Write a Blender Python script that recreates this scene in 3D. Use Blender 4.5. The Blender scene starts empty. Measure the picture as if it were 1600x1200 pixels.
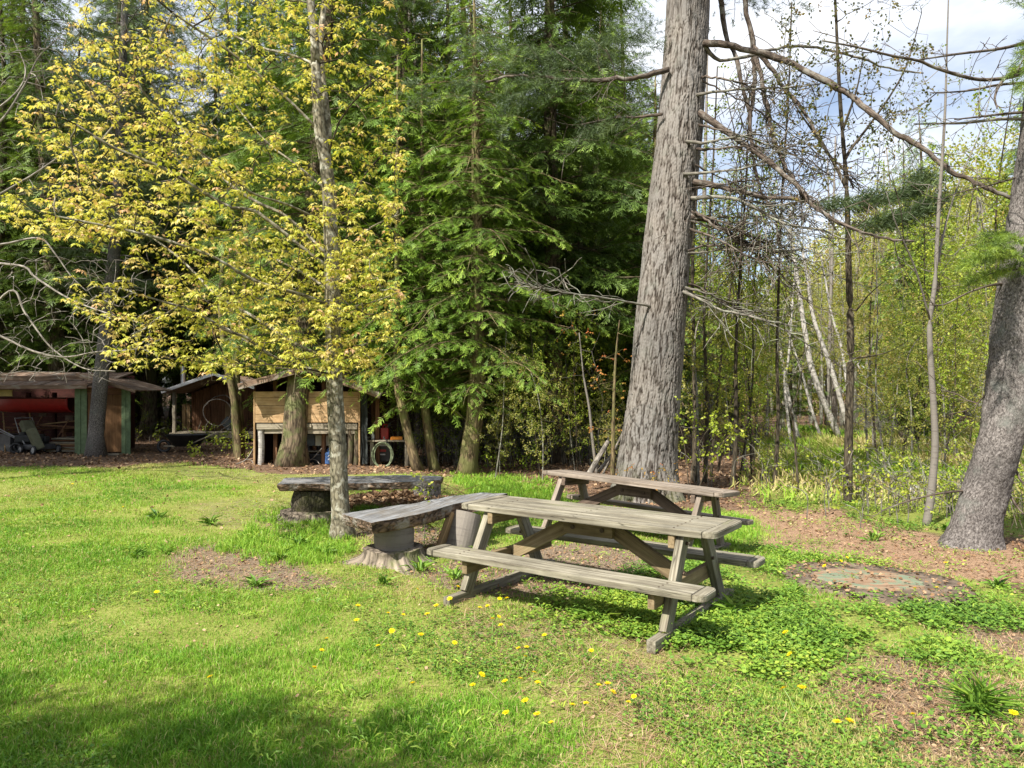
import bpy, bmesh, math, random
import numpy as np
from mathutils import Vector, Matrix

# ------------------------------------------------------------------ basics
SC = bpy.context.scene
COL = SC.collection
F, HY, CX, CAMZ = 1120.0, 612.0, 800.0, 1.52      # focal length in photo pixels, horizon row, centre column, eye height
rng = np.random.default_rng(11)
random.seed(5)

def sstep(a, b, x):
    t = np.clip((x - a) / (b - a), 0, 1)
    return t * t * (3 - 2 * t)

def terr(x, y):
    """Height of the ground: flat lawn that drops a little towards the wood on the right."""
    x = np.asarray(x, float); y = np.asarray(y, float)
    u = x * .9 + y * .43 - 3.7
    z = -.13 * sstep(0, 1.9, u)
    z = z + .02 * np.sin(x * 1.1 + .5) * np.sin(y * .9) * sstep(4, 9, np.hypot(x, y))
    return z

def P(px, py, d):
    return np.array([(px - CX) / F * d, d, CAMZ + (HY - py) / F * d])

def G(px, py, dz=0.0):
    d = F * CAMZ / (py - HY)
    for _ in range(12):
        x = (px - CX) / F * d
        d = F * (CAMZ - float(terr(x, d)) - dz) / (py - HY)
    x = (px - CX) / F * d
    return np.array([x, d, float(terr(x, d)) + dz])

def vhash(ix, iy, iz, s=0):
    h = (ix.astype(np.int64) * 374761393 + iy.astype(np.int64) * 668265263 + iz.astype(np.int64) * 2147483647 + s * 1274126177) & 0xffffffff
    h = ((h ^ (h >> 13)) * 1274126177) & 0xffffffff
    h = (h ^ (h >> 16)) & 0xffffffff
    return h / 4294967295.0

def vnoise(x, y, z=0.0, s=0):
    x, y, z = np.broadcast_arrays(np.asarray(x, float), np.asarray(y, float), np.asarray(z, float))
    ix, iy, iz = np.floor(x), np.floor(y), np.floor(z)
    fx, fy, fz = x - ix, y - iy, z - iz
    fx, fy, fz = [f * f * (3 - 2 * f) for f in (fx, fy, fz)]
    r = 0
    for a in (0, 1):
        for b in (0, 1):
            for c in (0, 1):
                w = (fx if a else 1 - fx) * (fy if b else 1 - fy) * (fz if c else 1 - fz)
                r = r + w * vhash(ix + a, iy + b, iz + c, s)
    return r

def fbm(x, y, z=0.0, o=3, s=0):
    r, a, t = 0, 1.0, 0
    for k in range(o):
        r = r + a * vnoise(np.asarray(x) * 2 ** k, np.asarray(y) * 2 ** k, np.asarray(z) * 2 ** k, s + k); t += a; a *= .5
    return r / t

def norm(v):
    v = np.asarray(v, float)
    return v / (np.linalg.norm(v, axis=-1, keepdims=True) + 1e-12)

class MB:
    """Collects geometry and links it as ONE mesh object."""
    def __init__(s): s.v, s.f, s.t, s.g, s.n, s.mi = [], [], [], [], 0, []
    def add(s, v, faces, tint=None, gc=None, mi=0):
        v = np.asarray(v, np.float32).reshape(-1, 3)
        if len(v) == 0: return
        if isinstance(faces, np.ndarray): faces = [faces]
        for f in faces:
            f = np.asarray(f, np.int64)
            s.f.append(f + s.n); s.mi.append(np.full(len(f), mi, np.int32))
        s.v.append(v)
        if tint is None: tint = .5
        s.t.append(np.broadcast_to(np.asarray(tint, np.float32), (len(v),)).copy())
        s.g.append(v.copy() if gc is None else np.asarray(gc, np.float32).reshape(-1, 3))
        s.n += len(v)
    def mesh(s, name, mats, smooth=False, origin=None):
        me = bpy.data.meshes.new(name)
        v = np.concatenate(s.v)
        if origin is not None: v = v - np.asarray(origin, np.float32)
        me.vertices.add(len(v)); me.vertices.foreach_set('co', v.astype(np.float32).ravel())
        li = np.concatenate([f.ravel() for f in s.f]).astype(np.int32)
        sizes = np.concatenate([np.full(len(f), f.shape[1], np.int32) for f in s.f])
        starts = np.concatenate([[0], np.cumsum(sizes)[:-1]]).astype(np.int32)
        me.loops.add(len(li)); me.loops.foreach_set('vertex_index', li)
        me.polygons.add(len(sizes)); me.polygons.foreach_set('loop_start', starts)
        if not isinstance(mats, (list, tuple)): mats = [mats]
        for m in mats: me.materials.append(m)
        if len(mats) > 1: me.polygons.foreach_set('material_index', np.concatenate(s.mi))
        me.polygons.foreach_set('use_smooth', np.full(len(sizes), smooth, bool))
        a = me.attributes.new('tint', 'FLOAT', 'POINT'); a.data.foreach_set('value', np.concatenate(s.t).astype(np.float32))
        a = me.attributes.new('gc', 'FLOAT_VECTOR', 'POINT'); a.data.foreach_set('vector', np.concatenate(s.g).astype(np.float32).ravel())
        me.update(calc_edges=True)
        return me
    def build(s, name, mats, parent=None, smooth=False, origin=None):
        if origin is None and parent is not None and getattr(s, 'world', False): origin = parent.location
        o = bpy.data.objects.new(name, s.mesh(name, mats, smooth, origin)); COL.objects.link(o)
        if parent is not None: o.parent = parent
        return o

def thing(name, label, cat, loc=(0, 0, 0), rz=0.0, group=None, rot=None):
    o = bpy.data.objects.new(name, None); COL.objects.link(o)
    o.empty_display_size = .2
    o.location = [float(c) for c in loc]; o.rotation_euler = rot if rot is not None else (0, 0, rz)
    tag(o, label, cat, group)
    return o

def tag(o, label=None, cat=None, group=None, kind=None):
    if label: o['label'] = label
    if cat: o['category'] = cat
    if group: o['group'] = group
    if kind: o['kind'] = kind
    return o

def kids(o): return [c for c in bpy.data.objects if c.parent is o]
def copy_tree(o, loc=None, rz=None, sc=None, label=None, group=None, parent=None, ch=None):
    c = o.copy(); COL.objects.link(c); c.parent = parent
    if loc is not None: c.location = [float(k) for k in loc]
    if rz is not None: c.rotation_euler = (0, 0, rz)
    if sc is not None: c.scale = (sc, sc, sc) if not isinstance(sc, (tuple, list)) else sc
    if label: c['label'] = label
    if group: c['group'] = group
    for k in (ch if ch is not None else kids(o)): copy_tree(k, parent=c)
    return c

# ------------------------------------------------------------------ shape helpers
def _frames(p):
    t = np.gradient(p, axis=0); t = norm(t)
    ref = np.array([0, 0, 1.0]) if abs(t[0][2]) < .9 else np.array([1.0, 0, 0])
    n = norm(np.cross(t[0], ref)); N = [n]
    for i in range(1, len(p)):
        n = n - t[i] * np.dot(n, t[i]); n = norm(n); N.append(n)
    N = np.array(N); B = np.cross(t, N)
    return N, B

def tube(mb, p, r, sides=6, tint=.5, cap=True, wob=0.0, seed=0, mi=0):
    p = np.asarray(p, float); r = np.broadcast_to(np.asarray(r, float), (len(p),))
    N, B = _frames(p)
    a = np.arange(sides) / sides * 2 * math.pi
    ca, sa = np.cos(a), np.sin(a)
    rr = np.repeat(r[:, None], sides, 1)
    s = np.concatenate([[0], np.cumsum(np.linalg.norm(np.diff(p, axis=0), axis=1))])
    if wob: rr = rr * (1 + wob * (fbm(ca[None] * 1.5 + seed * 7.3, sa[None] * 1.5, s[:, None] * 2.2, 3) - .5) * 2)
    v = p[:, None] + rr[..., None] * (ca[None, :, None] * N[:, None] + sa[None, :, None] * B[:, None])
    gc = np.stack([rr * ca[None], rr * sa[None], np.repeat(s[:, None], sides, 1)], -1) + np.array([seed * 3.17, seed * 1.7, seed * 2.3])
    k = len(p); i = np.arange(k - 1)[:, None] * sides; j = np.arange(sides)[None]; j2 = (j + 1) % sides
    q = np.stack([i + j, i + j2, i + sides + j2, i + sides + j], -1).reshape(-1, 4)
    fs = [q]
    if cap and sides >= 4:
        fs.append(np.arange(sides)[::-1][None]); fs.append(((k - 1) * sides + np.arange(sides))[None])
    t = tint if np.ndim(tint) == 0 else np.repeat(np.asarray(tint), sides)
    mb.add(v.reshape(-1, 3), fs, t, gc.reshape(-1, 3), mi)

def curve(pts, n=12):
    """Smooth polyline through points (Catmull-Rom)."""
    p = np.asarray(pts, float)
    if len(p) < 3: return np.array([p[0] + (p[-1] - p[0]) * t for t in np.linspace(0, 1, n)])
    q = np.vstack([2 * p[0] - p[1], p, 2 * p[-1] - p[-2]])
    out = []
    m = max(2, int(n / (len(p) - 1)))
    for i in range(len(p) - 1):
        a, b, c, d = q[i:i + 4]
        for t in np.linspace(0, 1, m, endpoint=False):
            out.append(.5 * ((2 * b) + (c - a) * t + (2 * a - 5 * b + 4 * c - d) * t * t + (3 * b - a - 3 * c + d) * t ** 3))
    out.append(p[-1])
    return np.array(out)

_boxcache = {}
def box(mb, size, loc=(0, 0, 0), rot=None, bevel=.006, tint=.5, jit=0.0, cuts=0, mi=0, seg=2):
    """A bevelled board, grain coordinates along its own longest axis."""
    bm = bmesh.new(); bmesh.ops.create_cube(bm, size=1)
    for v in bm.verts: v.co = (v.co.x * size[0], v.co.y * size[1], v.co.z * size[2])
    if bevel: bmesh.ops.bevel(bm, geom=list(bm.edges), offset=min(bevel, .45 * min(size)), segments=seg, affect='EDGES', profile=.6)
    ax = int(np.argmax(size))
    if cuts:
        for k in range(1, cuts):
            co = [0, 0, 0]; no = [0, 0, 0]; co[ax] = size[ax] * (k / cuts - .5); no[ax] = 1
            bmesh.ops.bisect_plane(bm, geom=list(bm.verts) + list(bm.edges) + list(bm.faces), plane_co=co, plane_no=no)
    bm.verts.ensure_lookup_table(); bm.verts.index_update()
    v = np.array([q.co[:] for q in bm.verts])
    fs = {}
    for f in bm.faces: fs.setdefault(len(f.verts), []).append([q.index for q in f.verts])
    bm.free()
    gc = v.copy()
    if ax == 1: gc = gc[:, [1, 0, 2]]
    elif ax == 2: gc = gc[:, [2, 1, 0]]
    gc = gc + rng.uniform(-20, 20, 3)
    if jit:
        o = rng.uniform(0, 50, 3); L = gc[:, 0] * 2.2
        v = v + jit * (np.stack([vnoise(L, v[:, 1] * 3 + k, v[:, 2] * 3, int(o[0]) + k * 9) for k in range(3)], -1) - .5) * 2
    if rot is not None:
        R = np.array(rot.to_3x3() if hasattr(rot, 'to_3x3') else rot); v = v @ R.T
    v = v + np.asarray(loc, float)
    mb.add(v, [np.array(x) for x in fs.values()], tint, gc, mi)

def boxab(mb, a, b, w, t, up=(0, 0, 1), **k):
    """A board from point a to point b, w wide across, t thick along UP."""
    a, b = np.asarray(a, float), np.asarray(b, float)
    x = norm(b - a); y = norm(np.cross(up, x)); z = np.cross(x, y)
    box(mb, (np.linalg.norm(b - a), w, t), (a + b) / 2, np.stack([x, y, z], 1), **k)

def Rz(a): return np.array(Matrix.Rotation(a, 3, 'Z'))
def Rx(a): return np.array(Matrix.Rotation(a, 3, 'X'))
def Ry(a): return np.array(Matrix.Rotation(a, 3, 'Y'))

def scatter(mb, tv, tf, pos, R, scale, tint, tt=None, mi=0):
    """Many copies of a small leaf template inside one crown mesh."""
    pos = np.asarray(pos, float); n = len(pos)
    if n == 0: return
    scale = np.asarray(scale, float); scale = np.broadcast_to(scale if scale.ndim else scale[None], (n,))
    v = np.einsum('nij,kj->nki', R, tv) * scale[:, None, None] + pos[:, None]
    k = len(tv)
    fs = []
    for f in (tf if isinstance(tf, list) else [tf]):
        fs.append((np.arange(n)[:, None, None] * k + f[None]).reshape(-1, f.shape[1]))
    t = np.repeat(np.broadcast_to(np.asarray(tint, float), (n,))[:, None], k, 1)
    if tt is not None: t = t + tt[None]
    mb.add(v.reshape(-1, 3), fs, t.ravel(), None, mi)

def frames_from(d, up=None, roll=None):
    """Rotation matrices with x along d and z as near UP as it goes, rolled about x."""
    x = norm(d); n = len(x)
    u = np.tile([0, 0, 1.0], (n, 1)) if up is None else np.asarray(up, float)
    y = np.cross(u, x); bad = np.linalg.norm(y, axis=1) < 1e-3
    y[bad] = [0, 1, 0]; y = norm(y); z = np.cross(x, y)
    if roll is not None:
        c, s = np.cos(roll)[:, None], np.sin(roll)[:, None]
        y, z = c * y + s * z, -s * y + c * z
    return np.stack([x, y, z], -1)

def rand_dirs(n, r):
    v = r.normal(size=(n, 3)); return norm(v)

# leaf templates -----------------------------------------------------------
def kite(a, b, w, n, fold=.25, m=.45):
    a, b, n = np.asarray(a, float), np.asarray(b, float), norm(n)
    L = np.linalg.norm(b - a); s = norm(np.cross(b - a, n)) * w * L; c = a + (b - a) * m
    return [a, c + s + n * fold * w * L, b, c - s + n * fold * w * L]

def tmpl_quads(q):
    v = np.concatenate([np.array(k) for k in q]); f = np.arange(len(v)).reshape(-1, 4)
    return v, f

def t_maple(nl=5, seed=1):
    r = np.random.default_rng(seed); q = []
    for i in range(nl):
        a = i / nl * 2 * math.pi + r.uniform(-.3, .3); o = np.array([math.cos(a), math.sin(a), 0])
        st = o * .3 + np.array([0, 0, r.uniform(-.05, .2)])
        dr = r.uniform(.5, 1.3); d = norm(o * 1.0 + np.array([0, 0, -dr])); nrm = norm(np.array([0, 0, 1.0]) + o * dr)
        L = r.uniform(.6, .95); sd = np.cross(nrm, d)
        q.append(kite(st, st + d * L, .15, nrm))
        for sg in (-1, 1):
            q.append(kite(st + d * L * .05, st + norm(d * .8 + sd * sg * .55) * L * .68, .15, nrm))
    return tmpl_quads(q)

def t_leaf3(seed=2, n=3):
    r = np.random.default_rng(seed); q = []
    for i in range(n):
        d = rand_dirs(1, r)[0]; nn = rand_dirs(1, r)[0]; nn = nn - d * np.dot(nn, d)
        o = rand_dirs(1, r)[0] * .5
        q.append(kite(o, o + d, .33, nn, .2))
    return tmpl_quads(q)

def t_hemlock(n=8, seed=3):
    r = np.random.default_rng(seed); q = []
    for i in range(n):
        t = .08 + .86 * i / n
        for sg in (-1, 1):
            L = (.42 * (1 - t) ** .6 + .08) * r.uniform(.45, 1.35); a = math.radians(r.uniform(28, 70))
            o = np.array([t + r.uniform(-.02, .02), 0, -.18 * t * t])
            d = np.array([math.cos(a), sg * math.sin(a), r.uniform(-.5, .12)])
            q.append(kite(o, o + norm(d) * L, .030 / L * .95, [0, 0, 1], .3, .5))
    q.append(kite([.02, 0, 0], [1.05, 0, -.22], .03, [0, 0, 1], .2, .6))
    v, f = tmpl_quads(q)
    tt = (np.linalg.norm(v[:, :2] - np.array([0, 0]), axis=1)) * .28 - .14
    return v, f, tt

def t_needles(n=36, seed=4, L=.42):
    r = np.random.default_rng(seed); v, f = [], []
    for i in range(n):
        t = r.uniform(.1, 1.0); a = r.uniform(0, 6.28)
        d = norm(np.array([.75, math.cos(a), math.sin(a) + .15])); o = np.array([t, 0, 0])
        s = norm(np.cross(d, rand_dirs(1, r)[0])) * .013
        k = len(v); v += [o - s, o + s, o + d * L * r.uniform(.7, 1.1)]; f.append([k, k + 1, k + 2])
    k = len(v); v += [np.array([0, .012, 0]), np.array([0, -.012, 0]), np.array([1.0, 0, 0])]; f.append([k, k + 1, k + 2])
    return np.array(v), np.array(f)

T_MAPLE = [t_maple(5, 1), t_maple(4, 2), t_maple(6, 3)]
T_LEAF = [t_leaf3(s) for s in (2, 5, 9)]
T_HEM = [t_hemlock(8, 3), t_hemlock(7, 8)]
T_PIN = [t_needles(36, 4), t_needles(30, 6)]
# ------------------------------------------------------------------ materials
class NT:
    def __init__(s, name):
        s.m = bpy.data.materials.new(name); s.m.use_nodes = True; s.t = s.m.node_tree; s.t.nodes.clear()
        s.out = s.t.nodes.new('ShaderNodeOutputMaterial')
    def n(s, kind, **k):
        nd = s.t.nodes.new('ShaderNode' + kind)
        for a, b in k.items():
            if a.startswith('i_'):
                key = a[2:].replace('_', ' ')
                nd.inputs[key].default_value = b
            else: setattr(nd, a, b)
        return nd
    def l(s, a, b): s.t.links.new(a, b)
    def attr(s, nm): return s.n('Attribute', attribute_name=nm)
    def mapv(s, vec, scale):
        m = s.n('Mapping'); s.l(vec, m.inputs['Vector']); m.inputs['Scale'].default_value = scale; return m.outputs['Vector']
    def noise(s, vec, scale, detail=3, rough=.55, dist=0):
        nd = s.n('TexNoise'); nd.inputs['Scale'].default_value = scale; nd.inputs['Detail'].default_value = detail
        nd.inputs['Roughness'].default_value = rough; nd.inputs['Distortion'].default_value = dist
        if vec is not None: s.l(vec, nd.inputs['Vector'])
        return nd.outputs['Fac']
    def ramp(s, fac, stops, interp='LINEAR'):
        r = s.n('ValToRGB'); r.color_ramp.interpolation = interp
        e = r.color_ramp.elements
        while len(e) < len(stops): e.new(.5)
        for k, (p, c) in enumerate(stops):
            e[k].position = p; e[k].color = (c, c, c, 1) if not isinstance(c, (tuple, list)) else (*c, 1)
        s.l(fac, r.inputs['Fac']); return r.outputs['Color']
    def mix(s, fac, a, b, mode='MIX'):
        m = s.n('Mix', data_type='RGBA', blend_type=mode)
        for ix, v in ((0, fac), (6, a), (7, b)):
            sock = m.inputs[ix]
            if hasattr(v, 'node'): s.l(v, sock)
            elif isinstance(v, (tuple, list)): sock.default_value = (*v, 1)
            else: sock.default_value = v if ix == 0 else (v, v, v, 1)
        return m.outputs[2]
    def math(s, op, a, b=0.0):
        m = s.n('Math', operation=op)
        for sock, v in zip(m.inputs, (a, b)):
            if hasattr(v, 'node'): s.l(v, sock)
            else: sock.default_value = v
        return m.outputs[0]
    def bump(s, h, strength=.5, dist=.01):
        b = s.n('Bump'); b.inputs['Strength'].default_value = strength; b.inputs['Distance'].default_value = dist
        s.l(h, b.inputs['Height']); return b.outputs['Normal']
    def bsdf(s, col, rough=.8, spec=.25, normal=None, metal=0):
        p = s.n('BsdfPrincipled'); p.inputs['Roughness'].default_value = rough
        p.inputs['Specular IOR Level'].default_value = spec; p.inputs['Metallic'].default_value = metal
        if hasattr(col, 'node'): s.l(col, p.inputs['Base Color'])
        else: p.inputs['Base Color'].default_value = (*col, 1)
        if hasattr(rough, 'node'): s.l(rough, p.inputs['Roughness'])
        if normal is not None: s.l(normal, p.inputs['Normal'])
        return p.outputs['BSDF']
    def done(s, sh): s.l(sh, s.out.inputs['Surface']); return s.m

def m_leaf(name, stops, trans=.35, rough=.5, spec=.3, tmul=(1.25, 1.2, .7), objvar=0.0):
    """Leaf colour from each leaf's own shade; light also passes through."""
    t = NT(name)
    f = t.attr('tint').outputs['Fac']
    if objvar:
        oi = t.n('ObjectInfo').outputs['Random']
        f = t.math('ADD', f, t.math('MULTIPLY', t.math('SUBTRACT', oi, .5), objvar))
    c = t.ramp(f, stops)
    p = t.bsdf(c, rough, spec)
    tr = t.n('BsdfTranslucent'); t.l(t.mix(1.0, c, tmul, 'MULTIPLY'), tr.inputs['Color'])
    mx = t.n('MixShader'); mx.inputs[0].default_value = trans; t.l(p, mx.inputs[1]); t.l(tr.outputs[0], mx.inputs[2])
    return t.done(mx.outputs[0])

def m_bark(name, dark, light, patch=None, sc=(18, 18, 3.2), bump=.8, dist=.012, patch_sc=3.0, patch_at=(.5, .62), objvar=0.0, vor=.9):
    t = NT(name)
    g = t.attr('gc').outputs['Vector']
    v = t.mapv(g, sc)
    a = t.noise(v, 1.0, 5, .62, .6)
    vo = t.n('TexVoronoi', feature='DISTANCE_TO_EDGE'); vo.inputs['Scale'].default_value = 1.1
    t.l(v, vo.inputs['Vector'])
    h = t.math('ADD', t.math('MULTIPLY', a, .75), t.math('MULTIPLY', t.math('MINIMUM', vo.outputs['Distance'], .3), vor))
    c = t.ramp(h, [(.32, dark), (.62, light)])
    if patch:
        c = t.mix(t.ramp(t.noise(g, patch_sc, 4, .6), [(patch_at[0], 0.0), (patch_at[1], 1.0)]), c, patch)
    c = t.mix(1.0, c, t.ramp(t.noise(g, 1.3, 2), [(.3, .62), (.7, 1.18)]), 'MULTIPLY')
    if objvar:
        oi = t.n('ObjectInfo').outputs['Random']; c = t.mix(1.0, c, t.ramp(oi, [(0, 1 - objvar), (1, 1 + objvar)]), 'MULTIPLY')
    return t.done(t.bsdf(c, .9, .15, t.bump(h, bump, dist)))

def m_wood(name, a, b, c, green=None, rough=.85, sc=1.0, gpos=(.52, .68), crack=.55):
    """Sawn board: long grain streaks, knots, cracks, weather stains."""
    t = NT(name)
    g = t.attr('gc').outputs['Vector']
    gr = t.noise(t.mapv(g, (1.6 * sc, 38 * sc, 38 * sc)), 1.0, 5, .65, .35)
    fine = t.noise(t.mapv(g, (5 * sc, 150 * sc, 150 * sc)), 1.0, 3, .6)
    blot = t.noise(g, 3.2, 4, .6)
    col = t.ramp(gr, [(.3, a), (.5, b), (.72, c)])
    col = t.mix(t.math('MULTIPLY', fine, .35), col, a)
    col = t.mix(1.0, col, t.ramp(blot, [(.28, .62), (.6, 1.08)]), 'MULTIPLY')
    ck = t.noise(t.mapv(g, (1.1, 26, 26)), 1.0, 2, .5, .2)
    ckm = t.ramp(ck, [(.5 - .012, 1.0), (.5, .25), (.5 + .012, 1.0)])
    col = t.mix(crack, col, t.mix(1.0, col, ckm, 'MULTIPLY'))
    if green: col = t.mix(t.ramp(t.noise(t.mapv(g, (2.2, 7, 7)), 1.0, 5, .65), [(gpos[0], 0.0), (gpos[1], .8)]), col, green)
    h = t.math('ADD', t.math('MULTIPLY', gr, .6), t.math('MULTIPLY', fine, .4))
    return t.done(t.bsdf(col, rough, .2, t.bump(h, .5, .004)))

def m_plain(name, col, rough=.6, spec=.3, metal=0, var=.25, sc=9.0, bump=.15):
    t = NT(name)
    o = t.attr('gc').outputs['Vector']
    n = t.noise(o, sc, 5, .62)
    c = t.mix(1.0, col, t.ramp(n, [(.3, 1 - var), (.7, 1 + var)]), 'MULTIPLY')
    return t.done(t.bsdf(c, rough, spec, t.bump(n, bump, .01), metal))

def m_birch(name='white_birch_bark', base=(.42, .395, .36), objvar=0.0):
    t = NT(name); g = t.attr('gc').outputs['Vector']
    h = t.noise(t.mapv(g, (3, 3, 42)), 1.0, 4, .6)
    p = t.noise(t.mapv(g, (11, 11, 8)), 1.0, 5, .68)
    c = t.mix(t.ramp(h, [(.52, 0.0), (.66, .75)]), base, (.10, .085, .075))
    c = t.mix(t.ramp(p, [(.50, 0.0), (.64, .85)]), c, (.17, .15, .13))
    return t.done(t.bsdf(c, .75, .2, t.bump(h, .35, .006)))

M = {}
M['pine_bark'] = None
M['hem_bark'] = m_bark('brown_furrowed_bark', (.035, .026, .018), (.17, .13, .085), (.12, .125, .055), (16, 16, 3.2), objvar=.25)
M['hem_bark_lit'] = m_bark('sunlit_mossy_bark', (.05, .036, .022), (.22, .165, .09), (.15, .15, .055), (22, 22, 4), patch_at=(.46, .6))  # mossy hemlock bark, its browns raised to look sunlit
M['grey_bark'] = m_bark('grey_scaly_bark', (.06, .052, .048), (.32, .29, .27), (.13, .135, .12), (52, 52, 34), bump=1.0, dist=.014, vor=.22, patch_at=(.55, .72))
M['smooth_bark'] = m_bark('mottled_maple_bark', (.07, .06, .04), (.24, .215, .15), (.40, .385, .31), (26, 26, 9), bump=.5, dist=.006, patch_sc=13, patch_at=(.53, .64))
M['dark_bark'] = m_bark('dark_sapling_bark', (.022, .018, .013), (.10, .082, .055), None, (28, 28, 5), objvar=.3)
M['twig'] = m_bark('pale_dead_twig_bark', (.09, .078, .064), (.29, .26, .225), None, (30, 30, 6), bump=.3, objvar=.1)
M['limb'] = m_bark('brown_dead_limb_bark', (.035, .026, .02), (.135, .105, .083), (.19, .175, .15), (30, 30, 6), bump=.6, dist=.006, patch_sc=5)
M['limb_grey'] = m_bark('lichened_dead_limb_bark', (.075, .066, .054), (.235, .215, .178), (.25, .265, .20), (30, 30, 6), bump=.5, dist=.006, patch_sc=6)
M['birch'] = m_birch()
M['birch_log'] = m_birch('birch_log_bark', (.18, .16, .135))
M['grey_birch'] = m_birch('grey_birch_bark', (.16, .145, .125))
M['endgrain'] = m_plain('cut_log_end', (.30, .23, .15), .9, .1)
M['stump'] = m_bark('old_stump_bark', (.05, .04, .03), (.26, .215, .165), (.10, .12, .035), (15, 15, 5), bump=1.0, dist=.03, patch_at=(.55, .7))
M['mossy_log'] = m_bark('dark_mossy_log', (.018, .015, .011), (.10, .085, .06), (.05, .05, .02), (24, 24, 12), bump=1.0, dist=.02)
M['table'] = m_wood('weathered_table_wood', (.085, .07, .052), (.215, .195, .143), (.38, .352, .28), (.15, .165, .065), gpos=(.6, .82), crack=.9)
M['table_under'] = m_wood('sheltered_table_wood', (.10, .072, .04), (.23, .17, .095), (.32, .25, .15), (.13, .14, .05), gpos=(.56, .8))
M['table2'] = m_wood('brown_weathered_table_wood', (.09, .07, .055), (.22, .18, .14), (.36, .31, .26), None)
M['table2_under'] = m_wood('darker_table_wood', (.055, .04, .03), (.13, .095, .07), (.19, .145, .11), None)  # darker brown copy for the parts beneath the far tabletop
M['slab'] = m_wood('grey_split_log_slab', (.075, .073, .07), (.185, .185, .187), (.33, .34, .36), (.13, .11, .085), gpos=(.48, .66), crack=.9)
M['slab_edge'] = m_bark('split_slab_bark_edge', (.035, .025, .018), (.22, .15, .10), (.28, .25, .21), (9, 24, 24), bump=1.0, dist=.02, patch_sc=6)
M['planks_new'] = m_wood('fresh_pine_planks', (.28, .165, .08), (.43, .285, .15), (.52, .37, .215), None, crack=.3)
M['planks_old'] = m_wood('weathered_grey_planks', (.15, .125, .09), (.30, .26, .19), (.40, .36, .27), None)
M['planks_brown'] = m_wood('brown_shed_planks', (.07, .034, .02), (.19, .095, .05), (.28, .16, .085), None)
M['planks_tan'] = m_wood('tan_shed_planks', (.16, .10, .05), (.30, .20, .10), (.40, .29, .16), None)
M['roof_board'] = m_wood('roof_boards', (.08, .05, .035), (.20, .13, .09), (.33, .25, .18), (.30, .28, .24))
M['green_paint'] = m_plain('faded_green_paint', (.115, .165, .085), .6, .3, 0, .3)
M['door_brown'] = m_wood('brown_plywood_door', (.10, .05, .022), (.16, .085, .038), (.21, .12, .06), None)
M['red_paint'] = m_plain('red_paint', (.25, .012, .010), .4, .4, 0, .2)
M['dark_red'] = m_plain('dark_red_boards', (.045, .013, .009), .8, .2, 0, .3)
M['black'] = m_plain('black_plastic', (.018, .018, .019), .45, .4, 0, .4)
M['dkgrey'] = m_plain('dark_grey_metal', (.07, .07, .072), .45, .5, .4, .4)
M['galv'] = m_plain('galvanised_metal', (.55, .56, .58), .35, .5, .8, .15)
M['steel'] = m_plain('dull_steel', (.35, .35, .35), .45, .5, .6, .3)
M['canvas'] = m_plain('tan_green_canvas', (.15, .15, .095), .85, .15, 0, .2)
M['orange'] = m_plain('orange_plastic', (.75, .26, .03), .4, .4, 0, .15)
M['blue'] = m_plain('blue_plastic', (.045, .10, .24), .4, .4, 0, .2)
M['white'] = m_plain('white_lettering', (.75, .76, .78), .5, .3, 0, .08)
M['panel_white'] = m_plain('off_white_panel', (.50, .48, .38), .6, .3, 0, .15)
M['panel_grey'] = m_plain('blue_grey_panel', (.13, .15, .16), .6, .3, 0, .25)
M['hose'] = m_plain('pale_green_hose', (.20, .24, .14), .45, .4, 0, .15)
M['yellow_board'] = m_plain('yellowed_board', (.42, .33, .13), .7, .2, 0, .2)
M['tarp'] = m_plain('dark_mesh_tarp', (.03, .034, .032), .8, .2, 0, .4)
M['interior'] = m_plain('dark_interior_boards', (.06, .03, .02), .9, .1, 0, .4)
M['concrete'] = m_plain('mossy_concrete', (.115, .088, .065), .9, .15, 0, .75, 6, .5)
M['rust'] = m_plain('rusty_bolt', (.07, .045, .03), .6, .4, .3, .4)
M['stone'] = m_plain('grey_stone', (.33, .32, .30), .9, .2, 0, .3, 6, .5)

def m_lid():
    t = NT('peeling_green_painted_boards'); g = t.attr('gc').outputs['Vector']
    n = t.noise(g, 5.5, 6, .7, .8); n2 = t.noise(t.mapv(g, (2, 30, 30)), 1, 4)
    c = t.ramp(n2, [(.3, (.15, .09, .055)), (.7, (.29, .20, .13))])
    c = t.mix(t.ramp(n, [(.49, 0.0), (.55, 1.0)]), c, t.mix(n2, (.10, .135, .085), (.19, .22, .15)))
    return t.done(t.bsdf(c, .85, .2, t.bump(n, .5, .006)))
M['lid'] = m_lid()

# leaves: each stop is the leaf's own colour, save the sunlit hemlock copy
M['maple_leaf'] = m_leaf('young_maple_leaf', [(0, (.27, .32, .035)), (.4, (.49, .49, .08)), (.7, (.62, .53, .17)), (1, (.60, .38, .22))], .42)
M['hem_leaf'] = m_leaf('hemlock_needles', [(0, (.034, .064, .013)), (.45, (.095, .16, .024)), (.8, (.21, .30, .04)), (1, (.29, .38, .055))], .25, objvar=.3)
M['hem_leaf_lit'] = m_leaf('sunlit_hemlock_needles', [(0, (.05, .10, .018)), (.45, (.15, .26, .034)), (.8, (.32, .44, .06)), (1, (.44, .52, .09))], .32)  # hemlock greens raised, sunlight put into the needle colour
M['pine_leaf'] = m_leaf('pine_needles', [(0, (.03, .05, .02)), (.5, (.075, .115, .04)), (1, (.17, .22, .07))], .2, objvar=.25)
M['spring_leaf'] = m_leaf('spring_leaves', [(0, (.15, .21, .04)), (.4, (.32, .34, .075)), (.75, (.45, .41, .12)), (1, (.50, .35, .15))], .5, objvar=.5)
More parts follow.
